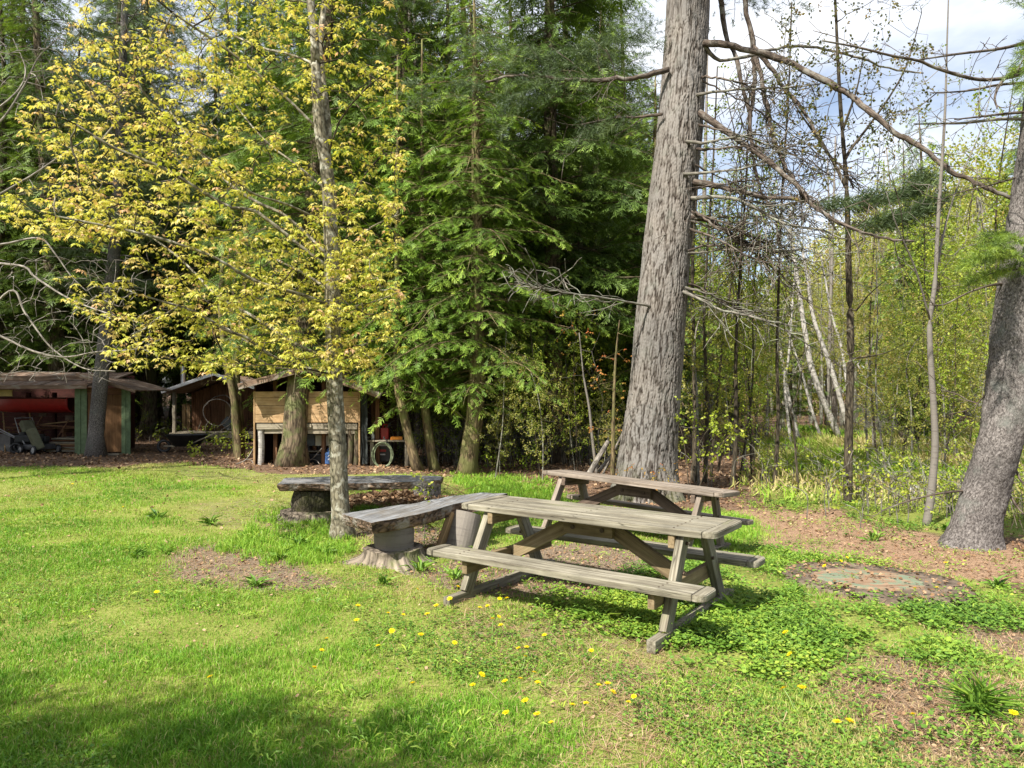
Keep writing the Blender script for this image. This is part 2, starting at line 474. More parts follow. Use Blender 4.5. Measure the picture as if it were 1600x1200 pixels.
M['rust_leaf'] = m_leaf('rusty_young_leaves', [(0, (.30, .28, .04)), (.45, (.45, .27, .06)), (1, (.52, .17, .06))], .4)
M['dark_leaf'] = m_leaf('small_dark_leaves', [(0, (.05, .07, .015)), (.6, (.12, .12, .03)), (1, (.22, .14, .04))], .3)
M['bush_leaf'] = m_leaf('fresh_bush_leaves', [(0, (.10, .17, .02)), (.5, (.25, .33, .03)), (1, (.42, .45, .06))], .4)
M['weed_leaf'] = m_leaf('ground_cover_leaves', [(0, (.055, .13, .02)), (.5, (.16, .285, .035)), (1, (.36, .44, .06))], .3)
M['grass'] = m_leaf('grass_blades', [(0, (.46, .38, .19)), (.22, (.38, .40, .12)), (.42, (.30, .42, .06)), (.7, (.19, .36, .035)), (1, (.09, .23, .02))], .3, .45, .25)
M['litter'] = m_leaf('fallen_leaves', [(0, (.10, .055, .03)), (.5, (.26, .155, .085)), (1, (.46, .33, .21))], .12, .9, .1, (1, 1, 1))
M['petal'] = m_leaf('dandelion_petals', [(0, (.80, .50, .0)), (1, (.92, .76, .015))], .25, .6, .2, (1, 1, .8))
M['stemgreen'] = m_leaf('green_stem', [(0, (.16, .24, .05)), (1, (.22, .30, .06))], .2)

def m_ground():
    t = NT('ground_soil')
    pos = t.n('NewGeometry').outputs['Position']
    z = t.attr('zone').outputs['Color']
    sp = t.n('SeparateColor'); t.l(z, sp.inputs[0]); lawn, ndl, dirt = sp.outputs
    n1 = t.noise(pos, 2.2, 6, .65, .3); n2 = t.noise(pos, 14, 5, .7); n3 = t.noise(pos, 70, 4, .7); n4 = t.noise(pos, 240, 2, .6)
    forest = t.ramp(t.math('ADD', t.math('MULTIPLY', n2, .5), t.math('MULTIPLY', n3, .5)), [(.34, (.05, .031, .02)), (.5, (.135, .085, .055)), (.68, (.30, .205, .145))])
    soil = t.ramp(t.math('ADD', t.math('MULTIPLY', n2, .4), t.math('MULTIPLY', n3, .6)), [(.36, (.085, .063, .044)), (.5, (.165, .127, .092)), (.66, (.29, .235, .175))])
    needle = t.ramp(t.math('ADD', t.math('MULTIPLY', n3, .5), t.math('MULTIPLY', n4, .5)), [(.36, (.13, .075, .045)), (.5, (.26, .165, .105)), (.64, (.42, .30, .20))])
    green = t.ramp(t.math('ADD', t.math('MULTIPLY', n1, .35), t.math('MULTIPLY', n3, .65)), [(.36, (.09, .11, .025)), (.5, (.17, .20, .04)), (.64, (.30, .29, .10))])
    wob = t.math('MULTIPLY', t.math('SUBTRACT', n2, .5), .9)
    def edge(s): return t.ramp(t.math('ADD', s, wob), [(.38, 0.0), (.62, 1.0)])
    c = t.mix(edge(lawn), forest, green)
    c = t.mix(edge(ndl), c, needle)
    c = t.mix(edge(dirt), c, soil)
    h = t.math('ADD', t.math('MULTIPLY', n2, .5), t.math('ADD', t.math('MULTIPLY', n3, .35), t.math('MULTIPLY', n4, .15)))
    return t.done(t.bsdf(c, .95, .1, t.bump(h, .7, .03)))
M['ground'] = m_ground()

def m_pine_trunk():
    t = NT('furrowed_pine_bark'); g = t.attr('gc').outputs['Vector']; ck = t.attr('tint').outputs['Fac']
    n = t.noise(t.mapv(g, (60, 60, 26)), 1, 5, .65); n2 = t.noise(g, 1.1, 4, .6); n3 = t.noise(g, 4, 4, .6)
    c = t.ramp(t.math('ADD', t.math('MULTIPLY', ck, .72), t.math('MULTIPLY', n, .3)), [(.20, (.022, .017, .013)), (.5, (.093, .082, .072)), (.86, (.205, .193, .18))])
    c = t.mix(t.ramp(n2, [(.35, 0.0), (.7, .55)]), c, t.mix(1.0, c, (1.06, .94, .82), 'MULTIPLY'))
    c = t.mix(t.ramp(n3, [(.56, 0.0), (.72, .35)]), c, (.20, .205, .175))
    sx = t.n('SeparateXYZ'); t.l(g, sx.inputs[0])
    c = t.mix(t.math('MULTIPLY', t.ramp(sx.outputs[2], [(.0, .8), (.75, 0.0)]), t.ramp(n3, [(.42, 0.0), (.6, 1.0)])), c, (.075, .085, .028))
    c = t.mix(1.0, c, t.ramp(t.noise(g, .55, 3), [(.3, .72), (.7, 1.12)]), 'MULTIPLY')
    return t.done(t.bsdf(c, .92, .15, t.bump(n, .6, .008)))
M['pine_bark'] = m_pine_trunk()
# ------------------------------------------------------------------ camera, sun, sky
cam = bpy.data.objects.new('camera', bpy.data.cameras.new('camera')); COL.objects.link(cam)
cam.location = (0, 0, CAMZ); cam.rotation_euler = (math.radians(90), 0, 0)
cam.data.sensor_width = 36; cam.data.lens = 36 * F / 1600; cam.data.shift_y = (HY - 600) / 1600
cam.data.clip_start = .05; cam.data.clip_end = 2000
SC.camera = cam

SUN_EL = math.radians(48); SUN_D = norm(np.array([.66, .75]))           # light travels towards +x +y
dirv = Vector((SUN_D[0] * math.cos(SUN_EL), SUN_D[1] * math.cos(SUN_EL), -math.sin(SUN_EL)))
sun = bpy.data.objects.new('sun', bpy.data.lights.new('sun', 'SUN')); COL.objects.link(sun)
sun.rotation_euler = dirv.to_track_quat('-Z', 'Y').to_euler(); sun.location = (-8, -8, 12)
sun.data.energy = 5.0; sun.data.angle = math.radians(.55); sun.data.color = (1.0, .95, .86)

W = bpy.data.worlds.new('World'); SC.world = W; W.use_nodes = True
wt = W.node_tree; wt.nodes.clear()
wo = wt.nodes.new('ShaderNodeOutputWorld'); bg = wt.nodes.new('ShaderNodeBackground')
sky = wt.nodes.new('ShaderNodeTexSky'); sky.sky_type = 'NISHITA'; sky.sun_disc = False
sky.sun_elevation = SUN_EL; sky.sun_rotation = math.atan2(-SUN_D[0], -SUN_D[1])
sky.dust_density = 1.5; sky.air_density = 1.0; sky.ozone_density = 1.5
tc = wt.nodes.new('ShaderNodeTexCoord'); mp = wt.nodes.new('ShaderNodeMapping'); mp.inputs['Scale'].default_value = (1.0, 1.0, 2.4)
mp.inputs['Location'].default_value = (.35, .1, .2)
nz = wt.nodes.new('ShaderNodeTexNoise'); nz.inputs['Scale'].default_value = 2.3; nz.inputs['Detail'].default_value = 7; nz.inputs['Roughness'].default_value = .55
rp = wt.nodes.new('ShaderNodeValToRGB'); rp.color_ramp.elements[0].position = .37; rp.color_ramp.elements[1].position = .64
mx = wt.nodes.new('ShaderNodeMix'); mx.data_type = 'RGBA'; mx.inputs[7].default_value = (6.6, 6.8, 7.2, 1)
wt.links.new(tc.outputs['Generated'], mp.inputs['Vector']); wt.links.new(mp.outputs['Vector'], nz.inputs['Vector'])
wt.links.new(nz.outputs['Fac'], rp.inputs['Fac']); wt.links.new(rp.outputs['Color'], mx.inputs[0]); wt.links.new(sky.outputs['Color'], mx.inputs[6])
wt.links.new(mx.outputs[2], bg.inputs['Color']); bg.inputs['Strength'].default_value = .088
wt.links.new(bg.outputs[0], wo.inputs['Surface'])

SC.view_settings.view_transform = 'Standard'; SC.view_settings.look = 'None'; SC.view_settings.exposure = 1.14; SC.view_settings.gamma = 1
SC.render.engine = 'CYCLES'
cy = SC.cycles
cy.max_bounces = 7; cy.diffuse_bounces = 4; cy.glossy_bounces = 2; cy.transmission_bounces = 4; cy.transparent_max_bounces = 4
cy.caustics_reflective = False; cy.caustics_refractive = False
cy.use_denoising = True

# ------------------------------------------------------------------ ground zones (outlines laid out on the ground itself)
def gpoly(pts): return np.array([G(*p)[:2] for p in pts])
def pip(x, y, poly):
    r = np.zeros(x.shape, bool); n = len(poly)
    for i in range(n):
        x1, y1 = poly[i]; x2, y2 = poly[(i + 1) % n]
        if y1 == y2: continue
        c = ((y1 > y) != (y2 > y)) & (x < (x2 - x1) * (y - y1) / (y2 - y1) + x1)
        r ^= c
    return r
def _soft(x, y, polys, w):
    o = np.zeros(x.shape); k = 0
    nx = .5 * (fbm(x * 1.3, y * 1.3, 0, 3, 21) - .5); ny = .8 * (fbm(x * 1.3, y * 1.3, 9, 3, 31) - .5)
    for a in np.arange(6) / 6 * 2 * math.pi:
        for rr in (.4, 1.0):
            m = np.zeros(x.shape, bool)
            for p in polys: m |= pip(x + w * rr * math.cos(a) + nx, y + w * rr * math.sin(a) + ny, p)
            o += m; k += 1
    return o / k
_masks = {}
def soft(x, y, polys, w=.18):
    key = id(polys)
    if key not in _masks:
        gx, gy = np.meshgrid(np.arange(-28, 28, .1), np.arange(-14, 40, .1))
        _masks[key] = _soft(gx, gy, polys, w)
    m = _masks[key]; h, wd = m.shape
    fx = np.clip((np.asarray(x) + 28) / .1, 0, wd - 1.01); fy = np.clip((np.asarray(y) + 14) / .1, 0, h - 1.01)
    ix = fx.astype(int); iy = fy.astype(int); fx = fx - ix; fy = fy - iy
    return (m[iy, ix] * (1 - fx) + m[iy, ix + 1] * fx) * (1 - fy) + (m[iy + 1, ix] * (1 - fx) + m[iy + 1, ix + 1] * fx) * fy

LAWN = [np.vstack([np.array([[-40, -12], [-14.8, gpoly([(0, 729)])[0][1]]]), gpoly([(120, 729), (170, 731), (250, 723), (330, 728), (400, 738), (520, 741), (700, 746), (790, 745), (850, 760), (980, 795), (1180, 800), (1230, 830), (1500, 900), (1600, 925)]), np.array([[9, 4.5], [9, -12]])])]
CLEAR = [gpoly([(1190, 790), (1180, 700), (1230, 672), (1500, 668), (1640, 690), (1640, 840), (1500, 850), (1330, 800)])]
NEEDLE = [gpoly([(1165, 800), (1290, 795), (1420, 832), (1560, 850), (1640, 870), (1640, 912), (1500, 902), (1400, 880), (1290, 868), (1195, 850)]),
          gpoly([(1240, 895), (1330, 885), (1500, 905), (1530, 930), (1400, 940), (1260, 925)])]
DIRT = [gpoly([(222, 888), (315, 846), (425, 862), (545, 894), (480, 930), (345, 922)]),
        gpoly([(640, 890), (760, 850), (1000, 850), (1070, 900), (980, 950), (860, 945), (740, 935)]),
        gpoly([(560, 820), (640, 800), (700, 830), (640, 880), (560, 870)]),
        gpoly([(1490, 965), (1640, 925), (1640, 1060), (1540, 1030)]),
        gpoly([(1330, 1085), (1480, 1045), (1640, 1075), (1640, 1200), (1420, 1200)]),
        gpoly([(420, 800), (560, 790), (560, 830), (430, 826)])]
TAN = [gpoly([(640, 925), (860, 945), (1000, 975), (1150, 1085), (1320, 1200), (900, 1200), (860, 1070), (690, 985)]),
       gpoly([(260, 790), (430, 775), (560, 780), (560, 840), (420, 840), (300, 830)]),
       gpoly([(280, 728), (420, 736), (700, 748), (720, 770), (450, 762), (250, 745)]),
       gpoly([(520, 900), (650, 880), (720, 930), (600, 930), (420, 940)])]
COVER = [gpoly([(840, 935), (1010, 890), (1200, 870), (1300, 872), (1240, 915), (1300, 935), (1500, 930), (1600, 955), (1590, 985), (1520, 1060), (1300, 1095), (1130, 1085), (960, 1010)]),
         gpoly([(1180, 786), (1330, 786), (1480, 828), (1420, 850), (1300, 805), (1200, 806)]),
         gpoly([(1190, 850), (1290, 868), (1420, 880), (1600, 915), (1600, 935), (1500, 905), (1330, 882), (1180, 880)])]
TALL = [gpoly([(400, 815), (470, 790), (540, 815), (540, 880), (440, 885), (345, 865)]),
        gpoly([(560, 775), (640, 770), (650, 800), (580, 805)]),
        gpoly([(700, 740), (850, 745), (880, 790), (780, 775), (720, 768)]),
        gpoly([(960, 800), (1150, 800), (1180, 850), (1060, 860)])]

def make_ground():
    n = 430
    u = np.linspace(-1, 1, n); xs = np.sinh(u * 5.6) / math.sinh(5.6) * 420
    w = np.linspace(0, 1, n); ys = 4.5 + np.concatenate([np.sinh(np.linspace(-4.3, 0, 130)) / math.sinh(4.3) * 40, np.sinh(np.linspace(0, 6.6, n - 129))[1:] / math.sinh(6.6) * 700])
    X, Y = np.meshgrid(xs, ys); Z = terr(X, Y) + .035 * (fbm(X * 1.5, Y * 1.5, 0, 4, 3) - .5) * 1.0
    mb = MB(); v = np.stack([X, Y, Z], -1).reshape(-1, 3)
    i = np.arange(len(ys) - 1)[:, None] * n; j = np.arange(n - 1)[None]
    mb.add(v, np.stack([i + j, i + j + 1, i + n + j + 1, i + n + j], -1).reshape(-1, 4))
    o = mb.build('ground', M['ground'], None, True); tag(o, 'lawn soil and brown forest floor reaching back into the wood', kind='structure')
    x, y = v[:, 0], v[:, 1]
    near = (np.abs(x) < 60) & (y < 90) & (y > -20)
    zc = np.zeros((len(v), 4)); zc[:, 3] = 1
    xn, yn = x[near], y[near]
    zc[near, 0] = np.clip(soft(xn, yn, LAWN) + soft(xn, yn, CLEAR, .6) * .9, 0, 1)
    zc[near, 1] = soft(xn, yn, NEEDLE, .25); zc[near, 2] = np.maximum(soft(xn, yn, DIRT, .2), .42 * soft(xn, yn, TAN, .25))
    a = o.data.attributes.new('zone', 'FLOAT_COLOR', 'POINT'); a.data.foreach_set('color', zc.astype(np.float32).ravel())
make_ground()

def gz(x, y): return terr(x, y) + .035 * (fbm(x * 1.5, y * 1.5, 0, 4, 3) - .5)

def wedge(n, y0, y1, half=.80, pw=1.0, r=rng):
    """Ground points spread over what the lens can see, denser near the camera."""
    t = r.uniform(0, 1, n); 
    y = (y0 ** (1 - pw) + t * (y1 ** (1 - pw) - y0 ** (1 - pw))) ** (1 / (1 - pw)) if pw != 1 else y0 * (y1 / y0) ** t
    x = r.uniform(-1, 1, n) * (half * y + .6)
    return x, y

def make_grass():
    r = np.random.default_rng(77)
    x, y = wedge(800000, 2.3, 19, .80, 1.25, r)
    lawn = soft(x, y, LAWN, .15); bare = np.maximum(soft(x, y, DIRT, .2), soft(x, y, NEEDLE, .2)); tan = soft(x, y, TAN, .3); cov = soft(x, y, COVER, .15); tall = soft(x, y, TALL, .15)
    cl = fbm(x * 2.2, y * 2.2, 3, 4, 55); cl2 = fbm(x * 9, y * 9, 1, 2, 66)
    thick = np.clip((cl - .36) * 3.2, 0, 1)
    p = lawn * (1 - bare * .93) * np.clip(.42 + thick * .8 - tan * .38 - cov * .62, .03, 1) * np.clip(.25 + 1.5 * cl2, 0, 1)
    p = np.maximum(p, tall * np.clip((cl2 - .33) * 4, 0, 1))
    k = r.uniform(0, 1, len(x)) < p
    x, y, tan, tall, cl, cl2, cov = x[k], y[k], tan[k], tall[k], cl[k], cl2[k], cov[k]
    n = len(x)
    far = np.clip(y / 5, 1, 3.2)
    h = r.uniform(.018, .043, n) * (1 + .7 * np.clip((cl - .45) * 4, -.35, 1)) * (1 - .35 * tan)
    tp = tall * (cl2 > .42) * (tall > .3)
    h = np.where(tp > 0, r.uniform(.045, .12, n), h) * np.where(y > 8, 1.0, 1.0)
    wd = r.uniform(.0013, .0026, n) * far * np.where(tp > 0, 1.25, 1)
    az = r.uniform(0, 6.283, n); lean = r.uniform(.15, 1.1, n)
    ld = np.stack([np.cos(az), np.sin(az), np.zeros(n)], -1); sd = np.stack([-np.sin(az), np.cos(az), np.zeros(n)], -1)
    # turn blades' flats at random
    ta = r.uniform(0, 6.283, n); sd = np.stack([np.cos(ta), np.sin(ta), np.zeros(n)], -1)
    b = np.stack([x, y, gz(x, y) - .004], -1)
    up = np.array([0, 0, 1.0])
    m_ = b + (ld * (lean * .22)[:, None] + up * .55) * h[:, None]; t_ = b + (ld * (lean * .75)[:, None] + up * (.98 - .25 * lean)[:, None]) * h[:, None]
    s = sd * wd[:, None]
    v = np.stack([b - s, b + s, m_ - s * .8, m_ + s * .8, t_], 1)
    base = np.arange(n)[:, None] * 5
    lush = fbm(x * .55, y * .55, 5, 3, 91)
    tint = .53 + 1.5 * (lush - .5) + .5 * (cl - .5) + r.normal(0, .13, n) - .20 * tan
    tint = np.where(r.uniform(0, 1, n) < .09 + .22 * tan, r.uniform(0, .2, n), tint); tint = np.where(tp > 0, r.uniform(.42, .9, n), tint)
    tint = np.clip(tint, 0, 1)
    mb = MB(); mb.add(v.reshape(-1, 3), [np.concatenate([base + 0, base + 1, base + 3, base + 2], 1), np.concatenate([base + 2, base + 3, base + 4], 1)], np.repeat(tint, 5), np.zeros((n * 5, 3)))
    o = mb.build('lawn_grass', M['grass']); tag(o, 'bright green spring lawn grass with longer tufts', kind='stuff')
    print('grass', n)
make_grass()

def leafy_plants(name, label, x, y, mat, nl, size, hgt, tmpl, r, tint, spread=.06):
    """Low plants: a few stalked leaves each, all in one object nobody would count."""
    n = len(x) * nl
    X = np.repeat(x, nl); Y = np.repeat(y, nl)
    a = r.uniform(0, 6.283, n); rr = r.uniform(.2, 1, n) * spread
    px, py = X + rr * np.cos(a), Y + rr * np.sin(a)
    pos = np.stack([px, py, gz(px, py) + r.uniform(.2, 1, n) * hgt], -1)
    d = np.stack([np.cos(a), np.sin(a), r.uniform(-.25, .55, n)], -1)
    R = frames_from(d, roll=r.uniform(-.5, .5, n))
    mb = MB()
    t = np.clip(np.repeat(tint, nl) + r.normal(0, .14, n), 0, 1)
    scatter(mb, tmpl[0], tmpl[1], pos, R, r.uniform(.6, 1.15, n) * size, t)
    o = mb.build(name, mat); tag(o, label, kind='stuff'); return o

def t_round():
    q = []
    for s in (-1, 1):
        q.append([[0, 0, 0], [.35, s * .52, .12], [1.0, s * .22, -.02], [.95, 0, -.06]])
    v = np.concatenate([np.array(k, float) for k in q]); return v, np.arange(8).reshape(2, 4)
T_ROUND = t_round()
def t_blade():
    q = [[[0, .03, 0], [.5, .10, .22], [.5, 0, .16], [0, 0, -.02]], [[0, 0, -.02], [.5, 0, .16], [.5, -.10, .22], [0, -.03, 0]],
         [[.5, .10, .22], [1, .02, .02], [1, 0, 0], [.5, 0, .16]], [[.5, 0, .16], [1, 0, 0], [1, -.02, .02], [.5, -.10, .22]]]
    v = np.concatenate([np.array(k, float) for k in q]); return v, np.arange(16).reshape(4, 4)
T_BLADE = t_blade()
T_LONG = (T_BLADE[0] * np.array([1, .30, .8]) - np.array([0, 0, .25]) * T_BLADE[0][:, :1] ** 2, T_BLADE[1])

def make_cover():
    r = np.random.default_rng(5)
    x, y = wedge(110000, 2.6, 14, .82, 1.2, r)
    m = soft(x, y, COVER, .55); cl = fbm(x * 2.0, y * 2.0, 4, 3, 12)
    needle = soft(x, y, NEEDLE, .2)
    wide = np.maximum(m, .5 * soft(x, y, DIRT, .4)); c9 = fbm(x * 7, y * 7, 2, 2, 15)
    k = r.uniform(0, 1, len(x)) < np.maximum(m * np.clip((cl + .5 * (c9 - .5) - .36) * 4.0, 0, 1) * (1 - .7 * needle), .10 * np.maximum(wide, .7 * needle) * (c9 > .5))
    x, y = x[k], y[k]
    tint = np.clip(.47 + 1.2 * (fbm(x * 1.3, y * 1.3, 7, 3, 17) - .5) + r.normal(0, .1, len(x)), 0, 1)
    hgt = np.where(r.uniform(0, 1, len(x)) < .12, 1, 0); tallx, tally = x[hgt > 0], y[hgt > 0]
    leafy_plants('mixed_weeds', 'taller mixed weeds standing through the ground cover', tallx, tally, M['weed_leaf'], 7, .042, .11, T_BLADE, r, np.clip(.45 + r.normal(0, .15, len(tallx)), 0, 1), .04)
    cx_, cy_ = wedge(60000, 2.6, 15, .82, 1.2, r); cm = soft(cx_, cy_, LAWN, .2) * (1 - soft(cx_, cy_, DIRT, .2)); c5 = fbm(cx_ * .9, cy_ * .9, 11, 4, 19); kk = r.uniform(0, 1, len(cx_)) < cm * np.clip((c5 - .50) * 7, 0, .8)
    leafy_plants('clover', 'small dark clover leaves in patches through the lawn', cx_[kk], cy_[kk], M['weed_leaf'], 4, .016, .035, T_ROUND, r, np.clip(.3 + r.normal(0, .15, kk.sum()), 0, 1), .03)
    leafy_plants('ground_cover', 'low leafy ground cover spreading around the picnic table and lid', x, y, M['weed_leaf'], 6, .025, .06, T_ROUND, r, tint)
    print('cover', len(x))
    # scattered weeds in the lawn, and at the wood's edge
    x, y = wedge(42000, 2.9, 26, .82, 1.15, r)
    m = np.maximum(np.maximum(soft(x, y, LAWN, .2) * np.where(y < 6.5, .06, .3), soft(x, y, CLEAR, .6)), .4 * soft(x, y, NEEDLE, .3)); bare = np.maximum(soft(x, y, DIRT, .2), soft(x, y, NEEDLE, .2)); cl = fbm(x * 1.6, y * 1.6, 8, 3, 44)
    k = r.uniform(0, 1, len(x)) < m * np.clip((cl - .47) * 5, 0, 1) * (1 - .25 * bare); x, y = x[k], y[k]
    tint = np.clip(.6 + r.normal(0, .14, len(x)), 0, 1)
    leafy_plants('lawn_weeds', 'small broad leaved weeds dotted through the lawn and clearing', x, y, M['weed_leaf'], 6, .055, .06, T_BLADE, r, tint, .03)
    # clearing beyond the trees on the right: rough pale grass
    n = 60000; x = r.uniform(3.5, 26, n); y = r.uniform(10.5, 34, n); m = soft(x, y, CLEAR, .6); cl = fbm(x * .8, y * .8, 2, 4, 71)
    k = (r.uniform(0, 1, n) < m * np.clip((cl - .30) * 3, 0, 1)) & (x < .85 * y); x, y = x[k], y[k]; n = len(x)
    a = r.uniform(0, 6.28, n); d = np.stack([np.cos(a) * .6, np.sin(a) * .6, np.ones(n)], -1)
    mb = MB(); tint = np.clip(.33 + 1.4 * (fbm(x * .5, y * .5, 6, 3, 81) - .5) + r.normal(0, .14, n), 0, 1)
    scatter(mb, T_BLADE[0], T_BLADE[1], np.stack([x, y, gz(x, y)], -1), frames_from(d, up=np.tile([1.0, 0, .1], (n, 1))), r.uniform(.14, .34, n), tint)
    o = mb.build('rough_grass', M['grass']); tag(o, 'pale rough grass in the clearing beyond the right hand trees', kind='stuff')
    # fallen leaves and needles
    x, y = wedge(90000, 3.0, 34, .85, 1.05, r)
    lawn = np.maximum(soft(x, y, LAWN, .2), soft(x, y, CLEAR, .5)); bare = np.maximum(soft(x, y, DIRT, .25), soft(x, y, NEEDLE, .25))
    k = r.uniform(0, 1, len(x)) < np.clip((1 - lawn) * (1 - .45 * (soft(x, y, NEEDLE, .25) > .3)) + .45 * soft(x, y, DIRT, .25) + .055, 0, 1); x, y = x[k], y[k]; n = len(x)
    a = r.uniform(0, 6.28, n); d = np.stack([np.cos(a), np.sin(a), r.normal(0, .25, n)], -1)
    mb = MB(); scatter(mb, T_ROUND[0], T_ROUND[1], np.stack([x, y, gz(x, y) + r.uniform(.004, .02, n)], -1), frames_from(d, roll=r.normal(0, .6, n)), r.uniform(.014, .045, n) * np.clip(y / 9, .5, 1.7), np.clip(r.normal(.5, .25, n), 0, 1))
    # dry needles and straw
    x, y = wedge(200000, 2.6, 12, .82, 1.2, r)
    bare = np.maximum(np.maximum(soft(x, y, DIRT, .25), soft(x, y, NEEDLE, .25)), .6 * soft(x, y, TAN, .25)); k = r.uniform(0, 1, len(x)) < bare + .03; x, y = x[k], y[k]; n = len(x)
    a = r.uniform(0, 6.28, n); d = np.stack([np.cos(a), np.sin(a), r.normal(.05, .15, n)], -1)
    tv = np.array([[0, -.018, 0], [0, .018, 0], [1, .012, 0], [1, -.012, 0]]); 
    scatter(mb, tv, np.array([[0, 1, 2, 3]]), np.stack([x, y, gz(x, y) + r.uniform(.003, .014, n)], -1), frames_from(d), r.uniform(.03, .10, n), np.clip(r.normal(.66, .24, n), 0, 1))
    o = mb.build('leaf_litter', M['litter']); tag(o, 'fallen brown leaves pine needles and straw on bare ground', kind='stuff')
make_cover()
# ------------------------------------------------------------------ picnic tables
def plankboard(mb, L, W, n, t, z, cap, y0=0.0, round_=.05, tint=.5):
    """Boards side by side with a cap board across each end; chamfered outer corners."""
    pw = W / n
    for i in range(n):
        y = y0 - W / 2 + pw * (i + .5)
        box(mb, (L - 2 * cap - .006, pw - .011, t), (0, y, z + rng.uniform(-.002, .002)), None, .005, cuts=6, jit=.003)
    for s in (-1, 1):
        c = round_; h = cap / 2
        bm = bmesh.new()
        xs = [(-h, -W / 2), (h - c, -W / 2), (h - c * .3, -W / 2 + c * .3), (h, -W / 2 + c), (h, W / 2 - c), (h - c * .3, W / 2 - c * .3), (h - c, W / 2), (-h, W / 2)]
        lo = [bm.verts.new((s * a, b, -t / 2)) for a, b in xs]; hi = [bm.verts.new((s * a, b, t / 2)) for a, b in xs]
        bm.faces.new(hi if s > 0 else hi[::-1]); bm.faces.new(lo[::-1] if s > 0 else lo)
        for k in range(8):
            k2 = (k + 1) % 8; q = [lo[k], lo[k2], hi[k2], hi[k]]; bm.faces.new(q if s > 0 else q[::-1])
        bmesh.ops.bevel(bm, geom=list(bm.edges), offset=.005, segments=2, affect='EDGES')
        bm.verts.index_update(); v = np.array([q.co[:] for q in bm.verts]); fs = {}
        for f in bm.faces: fs.setdefault(len(f.verts), []).append([q.index for q in f.verts])
        bm.free()
        mb.add(v + np.array([s * (L / 2 - h), y0, z]), [np.array(f) for f in fs.values()], tint, v[:, [1, 0, 2]] + rng.uniform(-9, 9, 3))

def bolt(mb, at, ax, r=.012):
    a = np.asarray(at, float); tube(mb, [a, a + np.asarray(ax) * .012], r, 8, mi=1)

def picnic_table(label, loc, rot, mt, mu, L, top_w, zt, zs, seat_L, seat_out, skid=True):
    T = thing('picnic_table', label, 'picnic table', loc, rot=rot)
    t = .042
    b = MB(); plankboard(b, L, top_w, 4, t, zt - t / 2, .085)
    for nx in (-1, -.02, 1):
        for ny in np.linspace(-top_w / 2 + .035, top_w / 2 - .035, 8): bolt(b, (nx * (L / 2 - .29) + rng.normal(0, .006), ny, zt - .011), (0, 0, 1), .0065)
    b.build('tabletop', [mt, M['rust']], T)
    sw = .235
    for s in (-1, 1):
        b = MB(); plankboard(b, seat_L, sw, 1, t, zs - t / 2, .075, s * (seat_out - sw / 2), .045)
        for nx in (-1, 1):
            for ny in (-.07, -.02, .04): bolt(b, (nx * (seat_L / 2 - .3) + rng.normal(0, .006), s * (seat_out - sw / 2) + ny, zs - .011), (0, 0, 1), .007)
        b.build('seat', [mt, M['rust']], T)
    xl = L / 2 - .24
    for sx in (-1, 1):
        for sy in (-1, 1):
            b = MB(); boxab(b, (sx * xl, sy * (top_w / 2 - .10), zt - t - .008), (sx * xl, sy * (seat_out - .13), .055), .098, .05, up=(1, 0, 0), bevel=.005, cuts=4, jit=.004)
            bolt(b, (sx * (xl + .026), sy * (top_w / 2 - .02), zs + .02), (sx, 0, 0)); bolt(b, (sx * (xl + .026), sy * (top_w / 2 - .075), zt - .10), (sx, 0, 0))
            b.build('leg', [mt, M['rust']], T)
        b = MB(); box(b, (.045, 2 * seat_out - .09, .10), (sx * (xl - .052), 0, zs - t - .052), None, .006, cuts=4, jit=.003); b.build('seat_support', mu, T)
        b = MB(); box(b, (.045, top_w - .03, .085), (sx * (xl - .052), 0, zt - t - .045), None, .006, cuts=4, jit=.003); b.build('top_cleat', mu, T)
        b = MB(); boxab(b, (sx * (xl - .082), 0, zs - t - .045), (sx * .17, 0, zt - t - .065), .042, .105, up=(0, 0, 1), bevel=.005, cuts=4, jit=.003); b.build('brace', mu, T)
        if skid:
            b = MB(); box(b, (.058, 2 * seat_out + .17, .075), (sx * (xl + .004), 0, .030), None, .006, cuts=4, jit=.006); b.build('skid', mt, T)
    b = MB(); box(b, (.40, .04, .125), (0, -.042, zt - t - .066), None, .005, cuts=3, jit=.002)
    for q in (-.12, .12): bolt(b, (q, -.062, zt - t - .075), (0, -1, 0), .016)
    b.build('brace_plate', [mu, M['rust']], T)
    return T

TA = math.atan2(-.581, .814)
picnic_table('near weathered grey picnic table with end of its top touching the log bench', (.576, 5.19, 0), (0, 0, TA), M['table'], M['table_under'], 2.03, .56, .655, .355, 2.14, .615)
# the far one stands where the lawn drops, so it leans a little with the ground
_long = norm(np.array([1.644, -1.17, -.087])); _per = np.array([.325, .456, -.042]); _per = norm(_per - _long * np.dot(_per, _long)); _up = np.cross(_long, _per)
_R = Matrix(np.stack([_long, _per, _up], 1).tolist()).to_euler()
_c = np.array([.316, 7.86, .657]) + _long * 1.01 + _per * .28 - _up * .655
picnic_table('far dark brown picnic table standing between the big pine and the near table', _c, _R, M['table2'], M['table2_under'], 2.03, .56, .655, .355, 2.14, .615)

